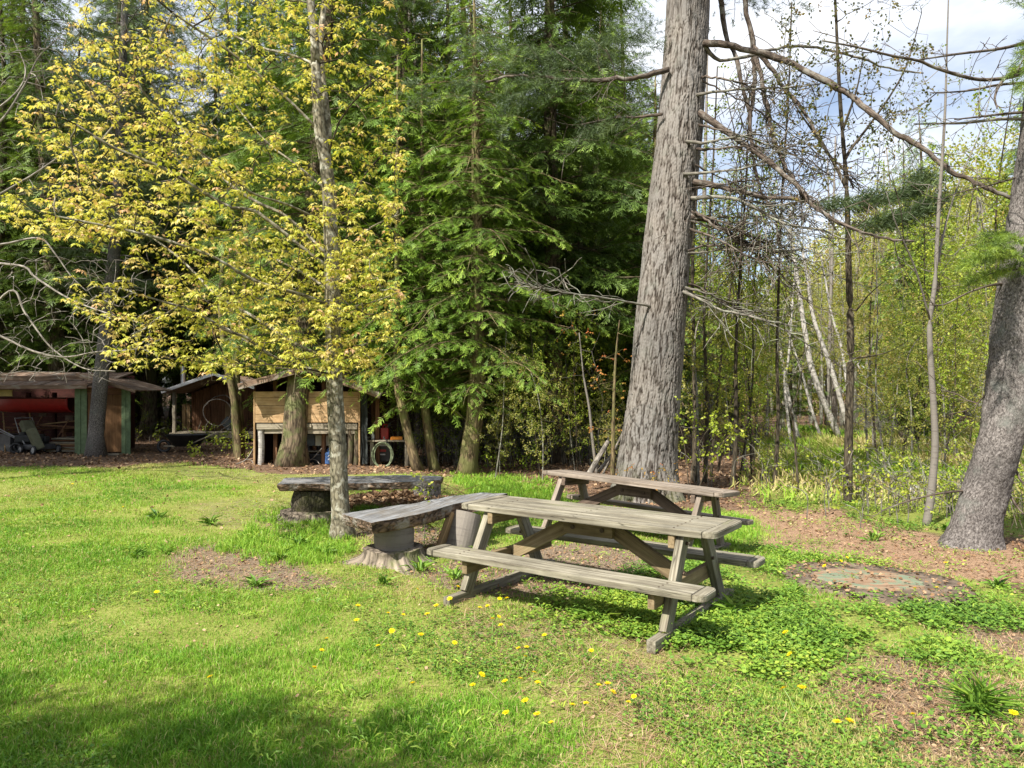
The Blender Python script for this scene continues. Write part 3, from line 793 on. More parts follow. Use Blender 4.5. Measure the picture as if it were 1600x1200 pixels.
# ------------------------------------------------------------------ log benches and stumps
def slab_mesh(outline_top, zt, th, seed, under=.82):
    """A split half-log: flat worn top, rough bark-edged sides. outline_top: xy points counter-clockwise."""
    mb = MB(); o = np.asarray(outline_top, float); n = len(o)
    q = []
    for i in range(n):
        for t in np.linspace(0, 1, 8, endpoint=False): q.append(o[i] * (1 - t) + o[(i + 1) % n] * t)
    o = np.array(q); n = len(o); c = o.mean(0)
    levels = [(0.0, 1.0, 0), (.012, 1.004, .004), (.3, 1.0, .016), (.6, .985, .022), (.88, .95, .02), (1.0, .88, .01)]
    V = []
    for dz, s, am in levels:
        p = c + (o - c) * (1 - (1 - s) * np.array([.35, 1]))
        nn = fbm(p[:, 0] * 7, p[:, 1] * 7, dz * 3 + seed, 3, seed) - .5
        dirn = norm(p - c)
        p = p + dirn * (nn * am * 2.5)[:, None]
        z = zt - dz * th + (fbm(p[:, 0] * 5, p[:, 1] * 5, seed, 3, 5) - .5) * .02
        V.append(np.concatenate([p, z[:, None]], 1))
    V = np.array(V); k = len(levels)
    i = np.arange(k - 1)[:, None] * n; j = np.arange(n)[None]; j2 = (j + 1) % n
    side = np.stack([i + j, i + n + j, i + n + j2, i + j2], -1).reshape(-1, 4)
    v = V.reshape(-1, 3)
    u = norm(o[np.argmax(np.linalg.norm(o - c, axis=1))] - c)
    gc = np.stack([(v[:, :2] - c) @ u, (v[:, :2] - c) @ np.array([-u[1], u[0]]), v[:, 2]], 1) + seed * 3.3
    mb.add(v, side, .5, gc, 1)
    # top: rings towards the middle
    rings = [V[0]]
    for s in (.75, .5, .25):
        p = c + (o - c) * s; rings.append(np.concatenate([p, (zt + (fbm(p[:, 0] * 5, p[:, 1] * 5, seed, 3, 5) - .5) * .02 - .004)[:, None]], 1))
    R_ = np.array(rings); i = np.arange(3)[:, None] * n
    vt = np.concatenate([R_.reshape(-1, 3), [[c[0], c[1], zt]]])
    gct = np.stack([(vt[:, :2] - c) @ u, (vt[:, :2] - c) @ np.array([-u[1], u[0]]), vt[:, 2]], 1) + seed * 3.3
    tri = np.stack([3 * n + np.arange(n), 3 * n + (np.arange(n) + 1) % n, np.full(n, 4 * n)], 1)
    mb.add(vt, [np.stack([i + j, i + j2, i + n + j2, i + n + j], -1).reshape(-1, 4), tri], .5, gct, 0)
    b0 = (k - 1) * n
    mb.add(np.concatenate([V[-1], [[c[0], c[1], zt - th]]]), np.stack([(np.arange(n) + 1) % n, np.arange(n), np.full(n, n)], 1), .5, None, 1)
    return mb

def log_post(mb, a, b, r, seed, bulge=0.0, wob=.08, sides=28, mi_side=0, mi_end=1):
    a, b = np.asarray(a, float), np.asarray(b, float); t = np.linspace(0, 1, 14)
    p = a[None] * (1 - t[:, None]) + b[None] * t[:, None]
    rr = r * (1 + bulge * np.sin(t * math.pi))
    tube(mb, p, rr, sides, cap=False, wob=wob, seed=seed, mi=mi_side)
    for e, rad in ((0, rr[0]), (-1, rr[-1])):
        an = np.arange(sides) / sides * 6.283
        N, B = _frames(p); q = p[e] + rad * .985 * (np.cos(an)[:, None] * N[e] + np.sin(an)[:, None] * B[e])
        mb.add(np.vstack([q, p[e]]), np.stack([np.arange(sides), (np.arange(sides) + 1) % sides, np.full(sides, sides)], 1), .5, None, mi_end)

def stump_mesh(c, r, h, roots, seed, top_r=.8):
    """Old cut stump: fluted sides running out into roots."""
    mb = MB(); n = 72; a = np.arange(n) / n * 6.283
    flute = np.zeros(n)
    for ra, rl, rw in roots:
        d = np.angle(np.exp(1j * (a - ra))); flute = np.maximum(flute, rl * np.exp(-(d / rw) ** 2))
    V = []
    zs = np.array([1.0, .97, .8, .6, .42, .28, .17, .08, .0, -.12])
    for z in zs:
        f = (1 - z) if z > 0 else 1.0
        rad = r * (top_r + (1 - top_r) * f ** 1.5) * (1 + .10 * (fbm(np.cos(a) * 3, np.sin(a) * 3, z * 2 + seed, 3, seed) - .5) * 2) + flute * np.clip(f, 0, 1) ** 3.0
        rad = rad * (1 + .16 * (fbm(np.cos(a) * 5, np.sin(a) * 5, seed + z, 4, seed + 2) - .5) * 2 * f)
        zz = z * h * (1 - .0 * f) + (.025 * (fbm(np.cos(a) * 2, np.sin(a) * 2, seed, 3, 9) - .5) if z > .9 else 0)
        V.append(np.stack([np.cos(a) * rad, np.sin(a) * rad, np.broadcast_to(zz, a.shape)], -1))
    V = np.array(V) + np.asarray(c, float); k = len(zs)
    i = np.arange(k - 1)[:, None] * n; j = np.arange(n)[None]; j2 = (j + 1) % n
    g = np.stack([np.broadcast_to(np.cos(a) * r, (k, n)), np.broadcast_to(np.sin(a) * r, (k, n)), np.broadcast_to((zs * h)[:, None], (k, n))], -1)
    mb.add(V.reshape(-1, 3), np.stack([i + j, i + n + j, i + n + j2, i + j2], -1).reshape(-1, 4), .5, g.reshape(-1, 3), 0)
    cc = V[0].mean(0)
    ring = cc + (V[0] - cc) * .5; ring[:, 2] += (fbm(ring[:, 0] * 9, ring[:, 1] * 9, seed, 3) - .5) * .03
    vt = np.vstack([V[0], ring, cc])
    mb.add(vt, [np.stack([j[0], j2[0], n + j2[0], n + j[0]], -1), np.stack([n + j[0], n + j2[0], np.full(n, 2 * n)], 1)], .5, None, 0)
    return mb

def PZ(px, py, z):
    """Point at height z seen at that pixel."""
    d = F * (CAMZ - z) / (py - HY); return np.array([(px - CX) / F * d, d])

# near bench: slab from the lawn side to behind the table's end
zt = .43
ol = [PZ(534, 803, zt), PZ(580, 817, zt), PZ(655, 803, zt), PZ(716, 786, zt), PZ(762, 778, zt), PZ(793, 771, zt), PZ(757, 769.5, zt), PZ(700, 776, zt), PZ(640, 787, zt), PZ(580, 796, zt)]
B1 = thing('log_bench', 'near log bench whose grey split slab rests on birch logs beside the picnic table', 'bench', (*PZ(640, 800, 0.43), 0))
mb = slab_mesh(ol, zt, .115, 3); mb.world = True; mb.build('slab', [M['slab'], M['slab_edge']], B1)
bc = G(610, 872); bc[:2] = PZ(611, 872, .06)
for (a, b, r, sd) in (((bc[0], bc[1] + .17, .12), (bc[0] - .0, bc[1] + .17, zt - .115), .178, 2),):
    mb = MB(); mb.world = True; log_post(mb, a, b, r, sd, .03); mb.build('log', [M['birch_log'], M['endgrain']], B1)
q0 = PZ(716, 858, .02); q1 = PZ(728, 800, .34)
mb = MB(); mb.world = True; log_post(mb, (q0[0], q0[1] + .12, 0.0), (q0[0] + .07, q0[1] + .22, .325), .145, 6, .02); mb.build('log', [M['birch_log'], M['endgrain']], B1)
mb = MB(); mb.world = True; boxab(mb, (q0[0] - .17, q0[1] + .02, 0.0), (q0[0] - .06, q0[1] + .12, .33), .05, .13, up=(.5, 1, 0), bevel=.01, cuts=5, jit=.02); mb.build('leaning_board', M['planks_tan'], B1)
S1 = thing('tree_stump', 'broad old tree stump with spreading roots under the near log bench', 'stump', (bc[0], bc[1] + .16, 0))
stump_mesh((0, 0, 0), .285, .125, [(-2.9, .22, .28), (-1.9, .05, .25), (-1.15, .26, .22), (-.3, .10, .2), (.9, .2, .4), (2.2, .2, .4)], 4, .92).build('stump_wood', M['stump'], S1, True)

zt = .435
ol = [PZ(433, 756.5, zt), PZ(500, 756, zt), PZ(560, 755, zt), PZ(640, 753, zt), PZ(688, 750, zt), PZ(692, 744.5, zt), PZ(630, 742.5, zt), PZ(540, 743.5, zt), PZ(445, 747, zt)]
B2 = thing('log_bench', 'far log bench standing behind the maple with a dark mossy round under its slab', 'bench', (*PZ(560, 751, zt), 0))
mb = slab_mesh(ol, zt, .09, 8); mb.world = True; mb.build('slab', [M['slab'], M['slab_edge']], B2)
c2 = PZ(484, 806, .04)
mb = MB(); mb.world = True; log_post(mb, (c2[0], c2[1] + .2, .06), (c2[0], c2[1] + .2, zt - .105), .235, 9, .1, .14); mb.build('log', [M['mossy_log'], M['endgrain']], B2)
c3 = PZ(664, 782, .03)
mb = MB(); mb.world = True; log_post(mb, (c3[0], c3[1] + .15, -.02), (c3[0] + .02, c3[1] + .15, zt - .105), .185, 12, .03, .1); mb.build('log', [M['grey_bark'], M['endgrain']], B2)
S2 = thing('tree_stump', 'low flat dark stump under the far log bench left of the maple', 'stump', (c2[0] - .04, c2[1] + .12, 0))
stump_mesh((0, 0, 0), .36, .085, [(3.1, .28, .35), (-2.2, .1, .3), (-.8, .12, .3), (.3, .2, .4), (1.7, .2, .5)], 11, .92).build('stump_wood', M['stump'], S2, True)

# ------------------------------------------------------------------ round concrete cover with a painted board lid
lc = G(1366, 916)
LID = thing('tank_cover', 'round mossy concrete cover with peeling green boards lying in the ground cover', 'cover', lc + np.array([0, 0, .016]), .25, rot=(math.radians(-1.2), math.radians(2.0), .2))
mb = MB(); n = 96; a = np.arange(n) / n * 6.283; V = []
for rr, z in ((.775, -.06), (.775, .028), (.762, .042), (.70, .046), (.56, .040), (.3, .038), (.02, .038)):
    w = 1 + .012 * (fbm(np.cos(a) * 4, np.sin(a) * 4, 2, 3) - .5) * 2
    V.append(np.stack([np.cos(a) * rr * w, np.sin(a) * rr * w * .96, np.full(n, z) + .012 * (fbm(np.cos(a) * rr * 6, np.sin(a) * rr * 6, 5, 3) - .5)], -1))
V = np.array(V); i = np.arange(6)[:, None] * n; j = np.arange(n)[None]; j2 = (j + 1) % n
mb.add(V.reshape(-1, 3), np.stack([i + j, i + j2, i + n + j2, i + n + j], -1).reshape(-1, 4)); mb.build('concrete_ring', M['concrete'], LID, True)
mb = MB(); n = 72; a = np.arange(n) / n * 6.283; ew = 1 + .09 * (fbm(np.cos(a) * 3, np.sin(a) * 3, 8, 4, 13) - .5) * 2 + .03 * np.sign(np.sin(a * 11)) * (np.abs(np.sin(a)) > .5)
V = np.array([np.stack([np.cos(a) * .46 * rr * ew - .07, np.sin(a) * .37 * rr * ew - .0, np.full(n, z) + .012 * (fbm(np.cos(a) * rr * 3, np.sin(a) * rr * 9, 3, 3) - .5)], -1) for rr, z in ((1.02, .036), (1.0, .054), (.97, .056), (.7, .056), (.4, .057), (.02, .057))])
i = np.arange(5)[:, None] * n; j = np.arange(n)[None]; j2 = (j + 1) % n; mb.add(V.reshape(-1, 3), np.stack([i + j, i + j2, i + n + j2, i + n + j], -1).reshape(-1, 4)); mb.build('board_lid', M['lid'], LID)
LID.scale = (.95, .95, 1)
mb = MB(); n = 420; a = rng.uniform(0, 6.283, n); q = np.where(rng.uniform(0, 1, n) < .8, rng.uniform(.5, .80, n), rng.uniform(0, .5, n)); d = np.stack([np.cos(a * 9), np.sin(a * 9), rng.normal(0, .2, n)], -1)
scatter(mb, T_ROUND[0], T_ROUND[1], np.stack([q * np.cos(a), q * np.sin(a) * .96, np.where(q < .5, .064, .054) + rng.uniform(0, .012, n)], -1), frames_from(d, roll=rng.normal(0, .5, n)), rng.uniform(.012, .04, n), np.clip(rng.normal(.4, .22, n), 0, 1)); tag(mb.build('fallen_leaves', M['litter'], LID), kind='stuff')
mb = MB(); n = 150; a = np.concatenate([rng.uniform(3.3, 5.9, 110), rng.uniform(0, 6.283, 40)]); d = np.stack([np.cos(a * 5), np.sin(a * 5), rng.uniform(-.2, .6, n)], -1)
scatter(mb, T_ROUND[0], T_ROUND[1], np.stack([rng.uniform(.70, .86, n) * np.cos(a), rng.uniform(.70, .86, n) * np.sin(a) * .96, rng.uniform(.03, .085, n)], -1), frames_from(d), rng.uniform(.02, .036, n), np.clip(rng.normal(.42, .18, n), 0, 1)); tag(mb.build('creeping_leaves', M['weed_leaf'], LID), kind='stuff')

# ------------------------------------------------------------------ dandelions
def t_flower(seed):
    r = np.random.default_rng(seed); q = []
    for ring, n, L, el in ((0, 22, 1.0, .12), (1, 18, .74, .5), (2, 12, .45, 1.0)):
        for i in range(n):
            a = i / n * 6.283 + r.uniform(-.1, .1); e = el + r.uniform(-.12, .12)
            d = np.array([math.cos(a) * math.cos(e), math.sin(a) * math.cos(e), math.sin(e)])
            nn = np.array([-math.cos(a) * math.sin(e), -math.sin(a) * math.sin(e), math.cos(e)])
            q.append(kite(d * .08, d * L * r.uniform(.9, 1.08), .13, nn, .1, .7))
    return tmpl_quads(q)
flow = []
for s in range(3):
    v, f = t_flower(s); mb = MB(); mb.add(v * .019, f, np.clip(.3 + np.linalg.norm(v[:, :2], axis=1) * .6 + rng.normal(0, .05, len(v)), 0, 1)); flow.append(mb.mesh('dandelion_head', M['petal']))
mb = MB(); tube(mb, curve([(0, 0, -.09), (.004, .002, -.04), (0, 0, -.003)], 6), [.0022, .002, .0022, .003, .004, .006][:len(curve([(0, 0, -.09), (.004, .002, -.04), (0, 0, -.003)], 6))] if False else .0022, 5)
tube(mb, [(0, 0, -.010), (0, 0, -.004), (0, 0, 0.0)], [.003, .0065, .0055], 7)
stemm = mb.mesh('dandelion_stem', M['stemgreen'])
c7 = [(530,125),(725,112),(685,170),(620,203),(577,243),(463,247),(390,240),(245,203),(237,273),(407,325),(340,397),(93,362),(70,418),(37,500),(507,577),(547,343),(708,382),(830,213),(868,205),(890,267),(922,257),(930,297),(925,170),(960,168),(1140,345),(1015,408),(1048,448),(1055,403),(1090,525),(1108,573),(795,585),(840,535),(1025,555),(950,567),(1047,660),(955,718),(1105,725),(1173,765),(1275,680),(1340,672),(1402,585),(1445,578),(1470,618),(1570,640),(1545,667),(1365,420)]
c5 = [(465,233),(1155,215),(980,360),(1105,355),(268,735),(245,610),(233,930),(338,923),(970,1077),(537,1118),(610,1115),(1540,1068),(595,185),(560,205)]
c6 = [(955,983),(1430,940),(713,597),(330,105),(560,210),(1165,185)]
pts = [(480 + x * .325, 880 + y * .325, 'dandelions in the lawn in front of the picnic tables') for x, y in c7] + [(1160 + x * .275, 820 + y * .275, 'dandelions in the leafy ground cover at the right') for x, y in c5] + [(x * .3434, 720 + y * .3434, 'dandelions in the open lawn at the left') for x, y in c6]
LBL = {'dandelions in the lawn in front of the picnic tables': 'yellow dandelion flower open in the lawn before the picnic tables', 'dandelions in the leafy ground cover at the right': 'yellow dandelion flower open in the ground cover around the concrete cover', 'dandelions in the open lawn at the left': 'yellow dandelion flower alone in the open lawn left of the benches'}
for k, (px, py, grp) in enumerate(pts):
    g = G(px, py, .085)
    d = thing('dandelion', LBL[grp], 'flower', g, rng.uniform(0, 6.28), grp, rot=(rng.normal(-.1, .25), rng.normal(0, .25), rng.uniform(0, 6.28)))
    s = rng.uniform(.75, 1.12) * (1.15 if grp.endswith('right') else 1.0); d.scale = (s,) * 3
    for nm, me in (('flower_head', flow[k % 3]), ('stem', stemm)):
        o = bpy.data.objects.new(nm, me); COL.objects.link(o); o.parent = d
# ------------------------------------------------------------------ sheds at the back of the lawn
def wx(px, d): return (px - CX) / F * d
def wz(py, d): return CAMZ + (HY - py) / F * d

# left shed: open bay, green corner boards, brown door
D1 = 17.4
SH = thing('shed', 'low shed with an open bay, green corner boards and a brown door', 'shed', (wx(120, D1), D1, 0))
def part(name, mat, fn, T):
    mb = MB(); mb.world = True; fn(mb); return mb.build(name, mat, T)
xL, xA, xB, xC, xD, xE = wx(-170, D1), wx(117, D1), wx(136, D1), wx(190, D1), wx(204, D1), wx(222, D1)
zr = wz(604, D1); zb = wz(586.5, D1 + 1.2)
def f_(mb):
    for x in np.arange(xL, wx(150, D1), .155):
        boxab(mb, (x + .07, D1 - .28, zr + rng.uniform(-.01, .01)), (x + .07, D1 + 1.5, zb + .07), .15, .03, cuts=3, jit=.01, bevel=.004)
    box(mb, (wx(148, D1) - xL, .03, .10), ((wx(148, D1) + xL) / 2, D1 - .30, zr - .01), None, .005, cuts=8, jit=.01)
    box(mb, (wx(118, D1) - xL, .04, .12), ((wx(118, D1) + xL) / 2, D1 + .35, zr + .21), None, .005, cuts=8, jit=.015)
    for k in range(11):
        y = D1 - .28 + k * .17
        boxab(mb, (wx(132, D1), y, zb + .01), (xE + .04, y, wz(610.5, D1)), .165, .03, cuts=4, jit=.01, bevel=.004)
    boxab(mb, (wx(134, D1), D1 - .37, zb - .02), (xE + .04, D1 - .37, wz(611.5, D1)), .03, .075, cuts=4, jit=.006, bevel=.004)
part('roof', M['roof_board'], f_, SH)
def f_(mb):
    for x0, x1 in ((xA, xB), (xC, xD)):
        n = 2; w = (x1 - x0) / n
        for k in range(n): box(mb, (w - .006, .03, zr - .02 + .05), (x0 + w * (k + .5), D1 + (k % 2) * .008, (zr - .02) / 2 + .0), None, .004, tint=.5)
    for k in range(13): box(mb, (.02, .138, 1.35), (xD * (1 + (.09 + k * .125) / D1) - .015, D1 + .09 + k * .125, .68), Rz(.489), .004)
part('corner_boards', M['green_paint'], f_, SH)
def f_(mb):
    box(mb, (xC - xB, .03, .16), ((xC + xB) / 2, D1 + .02, wz(611, D1)), None, .004)
part('header_board', M['planks_brown'], f_, SH)
def f_(mb): box(mb, (xC - xB - .02, .035, wz(617, D1) - .05), ((xC + xB) / 2, D1 + .03, wz(617, D1) / 2 + .03), None, .005)
dr = part('door', M['door_brown'], f_, SH)
def f_(mb): tube(mb, [(wx(161, D1), D1 + .0, .62), (wx(161, D1), D1 - .03, .65), (wx(161, D1), D1 - .03, .74), (wx(161, D1), D1, .77)], .009, 6)
part('handle', M['dkgrey'], f_, SH).parent = dr
bpy.data.objects[-1] if False else None
def f_(mb):
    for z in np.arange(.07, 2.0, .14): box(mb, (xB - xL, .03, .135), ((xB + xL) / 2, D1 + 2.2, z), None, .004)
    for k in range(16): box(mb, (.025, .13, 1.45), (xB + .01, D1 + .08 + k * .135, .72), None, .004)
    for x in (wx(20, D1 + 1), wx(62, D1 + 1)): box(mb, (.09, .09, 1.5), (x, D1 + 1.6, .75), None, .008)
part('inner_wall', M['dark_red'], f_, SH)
def f_(mb):
    box(mb, (.11, .11, zr), (wx(-25, D1), D1 + .05, zr / 2 - .03), None, .01, cuts=4, jit=.01)
part('post', M['planks_brown'], f_, SH)

def hull(mb, L, W, H):
    n = 26; V = []
    for t in np.linspace(0, 1, n):
        w = W * (1 - (1 - min(t / .55, 1)) ** 2.2) * (1 if t < .9 else 1 - (t - .9) * .6) + .015; zk = H * .18 * (1 - min(t / .4, 1)) ** 2
        V.append([[t * L - L / 2, w / 2 * math.sin(a), zk + (H - zk) * (1 - math.cos(a) ** .6 if math.cos(a) > 0 else 1)] for a in np.linspace(-math.pi / 2, math.pi / 2, 15)])
    V = np.array(V); i = np.arange(n - 1)[:, None] * 15; j = np.arange(14)[None]
    mb.add(V.reshape(-1, 3), [np.stack([i + j, i + 15 + j, i + 16 + j, i + 1 + j], -1).reshape(-1, 4), ((n - 1) * 15 + np.arange(15))[None]])
RB = thing('rowboat', 'red boat hull hanging under the roof inside the open shed bay', 'boat', (wx(46, D1 + .6), D1 + .75, wz(645, D1 + .7)), .0)
mb = MB(); hull(mb, 2.15, .75, .37); mb.build('boat_hull', M['red_paint'], RB, True)
mb = MB(); box(mb, (2.0, .03, .03), (.05, -.38, .37), None, .006); box(mb, (2.0, .03, .03), (.05, .38, .37), None, .006); mb.build('gunwale', M['dark_red'], RB)

def wheel(mb, c, r, w, ax=(1, 0, 0), sides=20):
    c = np.asarray(c, float); ax = norm(np.asarray(ax, float))
    N, B = _frames(np.array([c - ax, c, c + ax])); a = np.arange(sides) / sides * 6.283
    p = c + r * .78 * (np.cos(a)[:, None] * N[1] + np.sin(a)[:, None] * B[1]); 
    m = 8; b = np.arange(m) / m * 6.283; out = norm(p - c)
    V = p[:, None] + (np.cos(b)[None, :, None] * out[:, None] * r * .22 + np.sin(b)[None, :, None] * ax * w / 2)
    i = np.arange(sides)[:, None]; i2 = (i + 1) % sides; j = np.arange(m)[None]; j2 = (j + 1) % m
    mb.add(V.reshape(-1, 3), np.stack([i * m + j, i * m + j2, i2 * m + j2, i2 * m + j], -1).reshape(-1, 4))
def disc(mb, c, r, w, ax=(1, 0, 0), sides=16):
    c = np.asarray(c, float); ax = norm(np.asarray(ax, float)); tube(mb, [c - ax * w / 2, c + ax * w / 2], r, sides)

# lawn mower with a grass bag, in the bay
g = G(66, 708); MW = thing('lawn_mower', 'black lawn mower with a tan grass chute parked in the open bay', 'mower', (g[0], D1 + .25, 0), -.5)
mb = MB(); box(mb, (.56, .5, .14), (0, 0, .17), None, .05, seg=3); mb.build('deck', M['dkgrey'], MW)
mb = MB(); box(mb, (.30, .28, .17), (.02, 0, .33), None, .035, seg=3); disc(mb, (.02, 0, .44), .115, .07, (0, 0, 1)); box(mb, (.10, .12, .12), (.2, .05, .37), None, .02); mb.build('engine', M['black'], MW)
for sx in (-1, 1):
    for sy in (-1, 1):
        w = MB(); wheel(w, (sx * .28, sy * .29, .11), .11, .06, (0, 1, 0)); wo_ = w.build('wheel', M['black'], MW, True)
        w = MB(); disc(w, (sx * .28, sy * .29, .11), .07, .035, (0, 1, 0)); w.build('hub', M['steel'], wo_)
mb = MB(); 
for sy in (-1, 1): tube(mb, curve([(-.25, sy * .2, .2), (-.5, sy * .21, .5), (-.72, sy * .2, .86)], 8), .013, 6)
tube(mb, [(-.72, -.2, .86), (-.72, .2, .86)], .013, 6); mb.build('handlebar', M['steel'], MW)
mb = MB(); boxab(mb, (.24, -.12, .12), (.10, -.26, .62), .16, .20, up=(0, 1, .3), bevel=.03); mb.build('grass_chute', M['canvas'], MW)
mb = MB(); boxab(mb, (-.42, .0, .5), (-.62, .0, .78), .3, .16, up=(1, 0, .4), bevel=.05, seg=3); mb.build('grass_bag', M['canvas'], MW)
# tiller
g = G(28, 709); TL = thing('garden_tiller', 'dark garden tiller with bent handles left of the mower in the bay', 'tiller', (g[0], D1 + .35, 0), .4)
mb = MB(); box(mb, (.34, .26, .2), (0, 0, .36), None, .04, seg=3); disc(mb, (0, 0, .49), .1, .06, (0, 0, 1)); tube(mb, [(.0, 0, .3), (.1, 0, .12)], .035, 8); mb.build('engine', M['black'], TL)
for sy in (-1, 1):
    mb = MB(); wheel(mb, (-.12, sy * .2, .14), .14, .07, (0, 1, 0)); mb.build('wheel', M['black'], TL, True)
    mb = MB(); tube(mb, curve([(-.1, sy * .08, .34), (-.4, sy * .14, .52), (-.75, sy * .22, .72), (-.88, sy * .22, .72)], 10), .014, 6); mb.build('handle', M['steel'], TL)
mb = MB()
for k in range(8):
    a = k / 8 * 6.283
    for y in (-.15, -.05, .05, .15): boxab(mb, (.17, y, .12), (.17 + .13 * math.cos(a + y * 3), y + .02, .12 + .13 * math.sin(a + y * 3)), .03, .008)
mb.build('tines', M['rust'], TL)
for k, (px, pz, mt, sz, lab) in enumerate(((44, 0, 'black', (.4, .3, .3), 'black box between the tiller and the mower in the bay'), (14, 0, 'dkgrey', (.5, .4, .42), 'dark grey chest at the left end of the bay'), (52, .30, 'planks_brown', (.34, .26, .2), 'brown crate on top of the black box in the bay'), (104, 0, 'planks_old', (.26, .3, .34), 'grey crate at the right end of the bay behind the stacked boards'))):
    o = thing('storage_box', lab, 'box', (wx(px, D1 + .8), D1 + .85, pz), rng.uniform(-.3, .3)); mb = MB(); box(mb, sz, (0, 0, sz[2] / 2), None, .012); mb.build('box_body', M[mt], o); mb = MB(); box(mb, (sz[0] + .02, sz[1] + .02, .03), (0, 0, sz[2] + .014), None, .006); mb.build('lid', M[mt], o)
for k, (px, ln, lab) in enumerate(((36, .9, 'long handled tool leaning back at the middle of the bay'), (50, 1.05, 'pale pole leaning behind the mower in the bay'), (78, .8, 'short pole leaning right of the mower handle'), (8, 1.0, 'dark pole leaning at the left end of the bay'))):
    o = thing('garden_tool', lab, 'tool', (wx(px, D1 + .6), D1 + .6, 0)); mb = MB(); tube(mb, curve([(0, 0, 0), (.12 * (-1) ** k, .15, ln * .5), (.28 * (-1) ** k, .32, ln)], 8), .016, 6); mb.build('shaft', M['planks_tan' if k % 2 else 'planks_brown'], o); mb = MB(); box(mb, (.2, .02, .14), (.28 * (-1) ** k, .33, ln + .05), None, .006); mb.build('blade', M['rust'], o)
# stacked boards
cols = ['planks_old', 'planks_tan', 'planks_old', 'planks_brown', 'planks_tan', 'planks_old', 'planks_brown', 'planks_old']
z = .03
for k in range(8):
    th = rng.uniform(.022, .04); L = rng.uniform(.75, 1.15)
    o = thing('board', 'rough grey and tan boards lying one on another in the stack beside the green wall', 'board', (wx(92, D1) + rng.uniform(-.06, .04), D1 + .55 + rng.uniform(-.05, .05), z + th / 2), rng.normal(0, .08), 'boards stacked in the open bay')
    mb = MB(); box(mb, (L, .22, th), (0, 0, 0), None, .004, cuts=5, jit=.008); mb.build('plank', M[cols[k]], o); z += th + .012
for k, (px, pz, ln, tl) in enumerate(((70, .66, 1.6, .05), (84, .72, 1.1, -.12), (60, .58, 1.9, .02))):
    o = thing('board', ['long brown board resting on the rack above the mower', 'short tan board jutting over the board stack beside the green wall', 'lowest dark board on the rack behind the mower'][k], 'board', (wx(px, D1 + .9), D1 + .95 + k * .12, pz), rot=(0, tl, .1 * k))
    mb = MB(); box(mb, (ln, .16, .03), (0, 0, 0), None, .004, cuts=5, jit=.006); mb.build('plank', M[['planks_brown', 'planks_tan', 'planks_brown'][k]], o)
for x in (-.55, .55):
    o = thing('sawhorse', 'dark wooden sawhorse holding up the boards on the ' + ('left' if x < 0 else 'right') + ' in the bay', 'sawhorse', (wx(68, D1 + .9) + x, D1 + 1.08, 0))
    mb = MB(); box(mb, (.07, .6, .08), (0, 0, .52), None, .006); mb.build('rail', M['planks_brown'], o)
    for sy in (-1, 1):
        for sx in (-1, 1): mb = MB(); boxab(mb, (0, sy * .22, .5), (sx * .16, sy * .28, 0), .06, .03); mb.build('leg', M['planks_brown'], o)
o = thing('board', 'yellowed board nailed high across the open bay at its left end', 'board', (wx(3, D1), D1 + .06, wz(614, D1)))
mb = MB(); box(mb, (.42, .025, .16), (0, 0, 0), None, .004); mb.build('plank', M['yellow_board'], o)
g = G(209, 700); o = thing('tire', 'black tyre lying on another against the shed corner', 'tire', (g[0] + .05, D1 + .35, .25), rot=(1.3, .1, .3)); mb = MB(); wheel(mb, (0, 0, 0), .24, .16, (0, 0, 1), 28); mb.build('tread', M['black'], o, True)
o = thing('plank_step', 'grey plank lying on the ground before the brown door', 'board', (wx(176, D1), D1 - .35, .03), .04); mb = MB(); box(mb, (.75, .16, .04), (0, 0, 0), None, .006, cuts=5, jit=.006); mb.build('plank', M['planks_old'], o)

# middle shed on a low deck, half hidden
D2 = 21.5
MS = thing('shed', 'brown plank shed on a low deck with a bright metal roof edge', 'shed', (wx(320, D2), D2, 0))
x0, x1 = wx(270, D2), wx(408, D2); zd = wz(677, D2)
def f_(mb):
    for k in range(9): box(mb, (x1 - x0 + .15, .14, .035), ((x0 + x1) / 2, D2 + k * .145, zd), None, .004, cuts=6, jit=.006)
    box(mb, (x1 - x0 + .1, .05, .13), ((x0 + x1) / 2, D2 - .03, zd - .08), None, .006, cuts=6, jit=.006)
    for x in np.linspace(x0 + .15, x1 - .15, 4): box(mb, (.12, .12, zd), (x, D2 + .1, zd / 2 - .07), None, .01)
part('deck', M['planks_old'], f_, MS)
def f_(mb):
    n = 22; w = (x1 - x0) / n
    for k in range(n):
        top = wz(612, D2) + .52 * (1 - abs((k + .5) / n - .5) * 2) - .06
        box(mb, (w - .008, .025, top - zd), (x0 + w * (k + .5), D2 + 1.25 + (k % 2) * .012, (top + zd) / 2), None, .004)
    for k in range(12): box(mb, (.025, .14, wz(614, D2) - zd), (x0 + .02, D2 + 1.35 + k * .15, (wz(614, D2) + zd) / 2), None, .004)
part('wall', M['planks_brown'], f_, MS)
for px in (271, 400):
    def f_(mb): box(mb, (.09, .09, wz(612, D2) - zd), (wx(px, D2), D2 + .06, (wz(612, D2) + zd) / 2), None, .008, cuts=4, jit=.006)
    part('post', M['planks_old'], f_, MS)
def f_(mb): 
    box(mb, (.11 if ex < 300 else .32, .03, .85), (wx(ex, D2 + 1), D2 + 1.2, zd + .43), None, .004)
for ex in (283, 290, 356): part('door_board', M['planks_tan'], f_, MS)
xm = (x0 + x1) / 2
def f_(mb):
    for s, xe in ((1, x0 - .22), (-1, x1 + .22)):
        for k in range(16): boxab(mb, (xm, D2 - .1 + k * .17, wz(586, D2)), (xe, D2 - .1 + k * .17, wz(614, D2)), .168, .03, bevel=.004)
rf = part('roof', M['roof_board'], f_, MS)
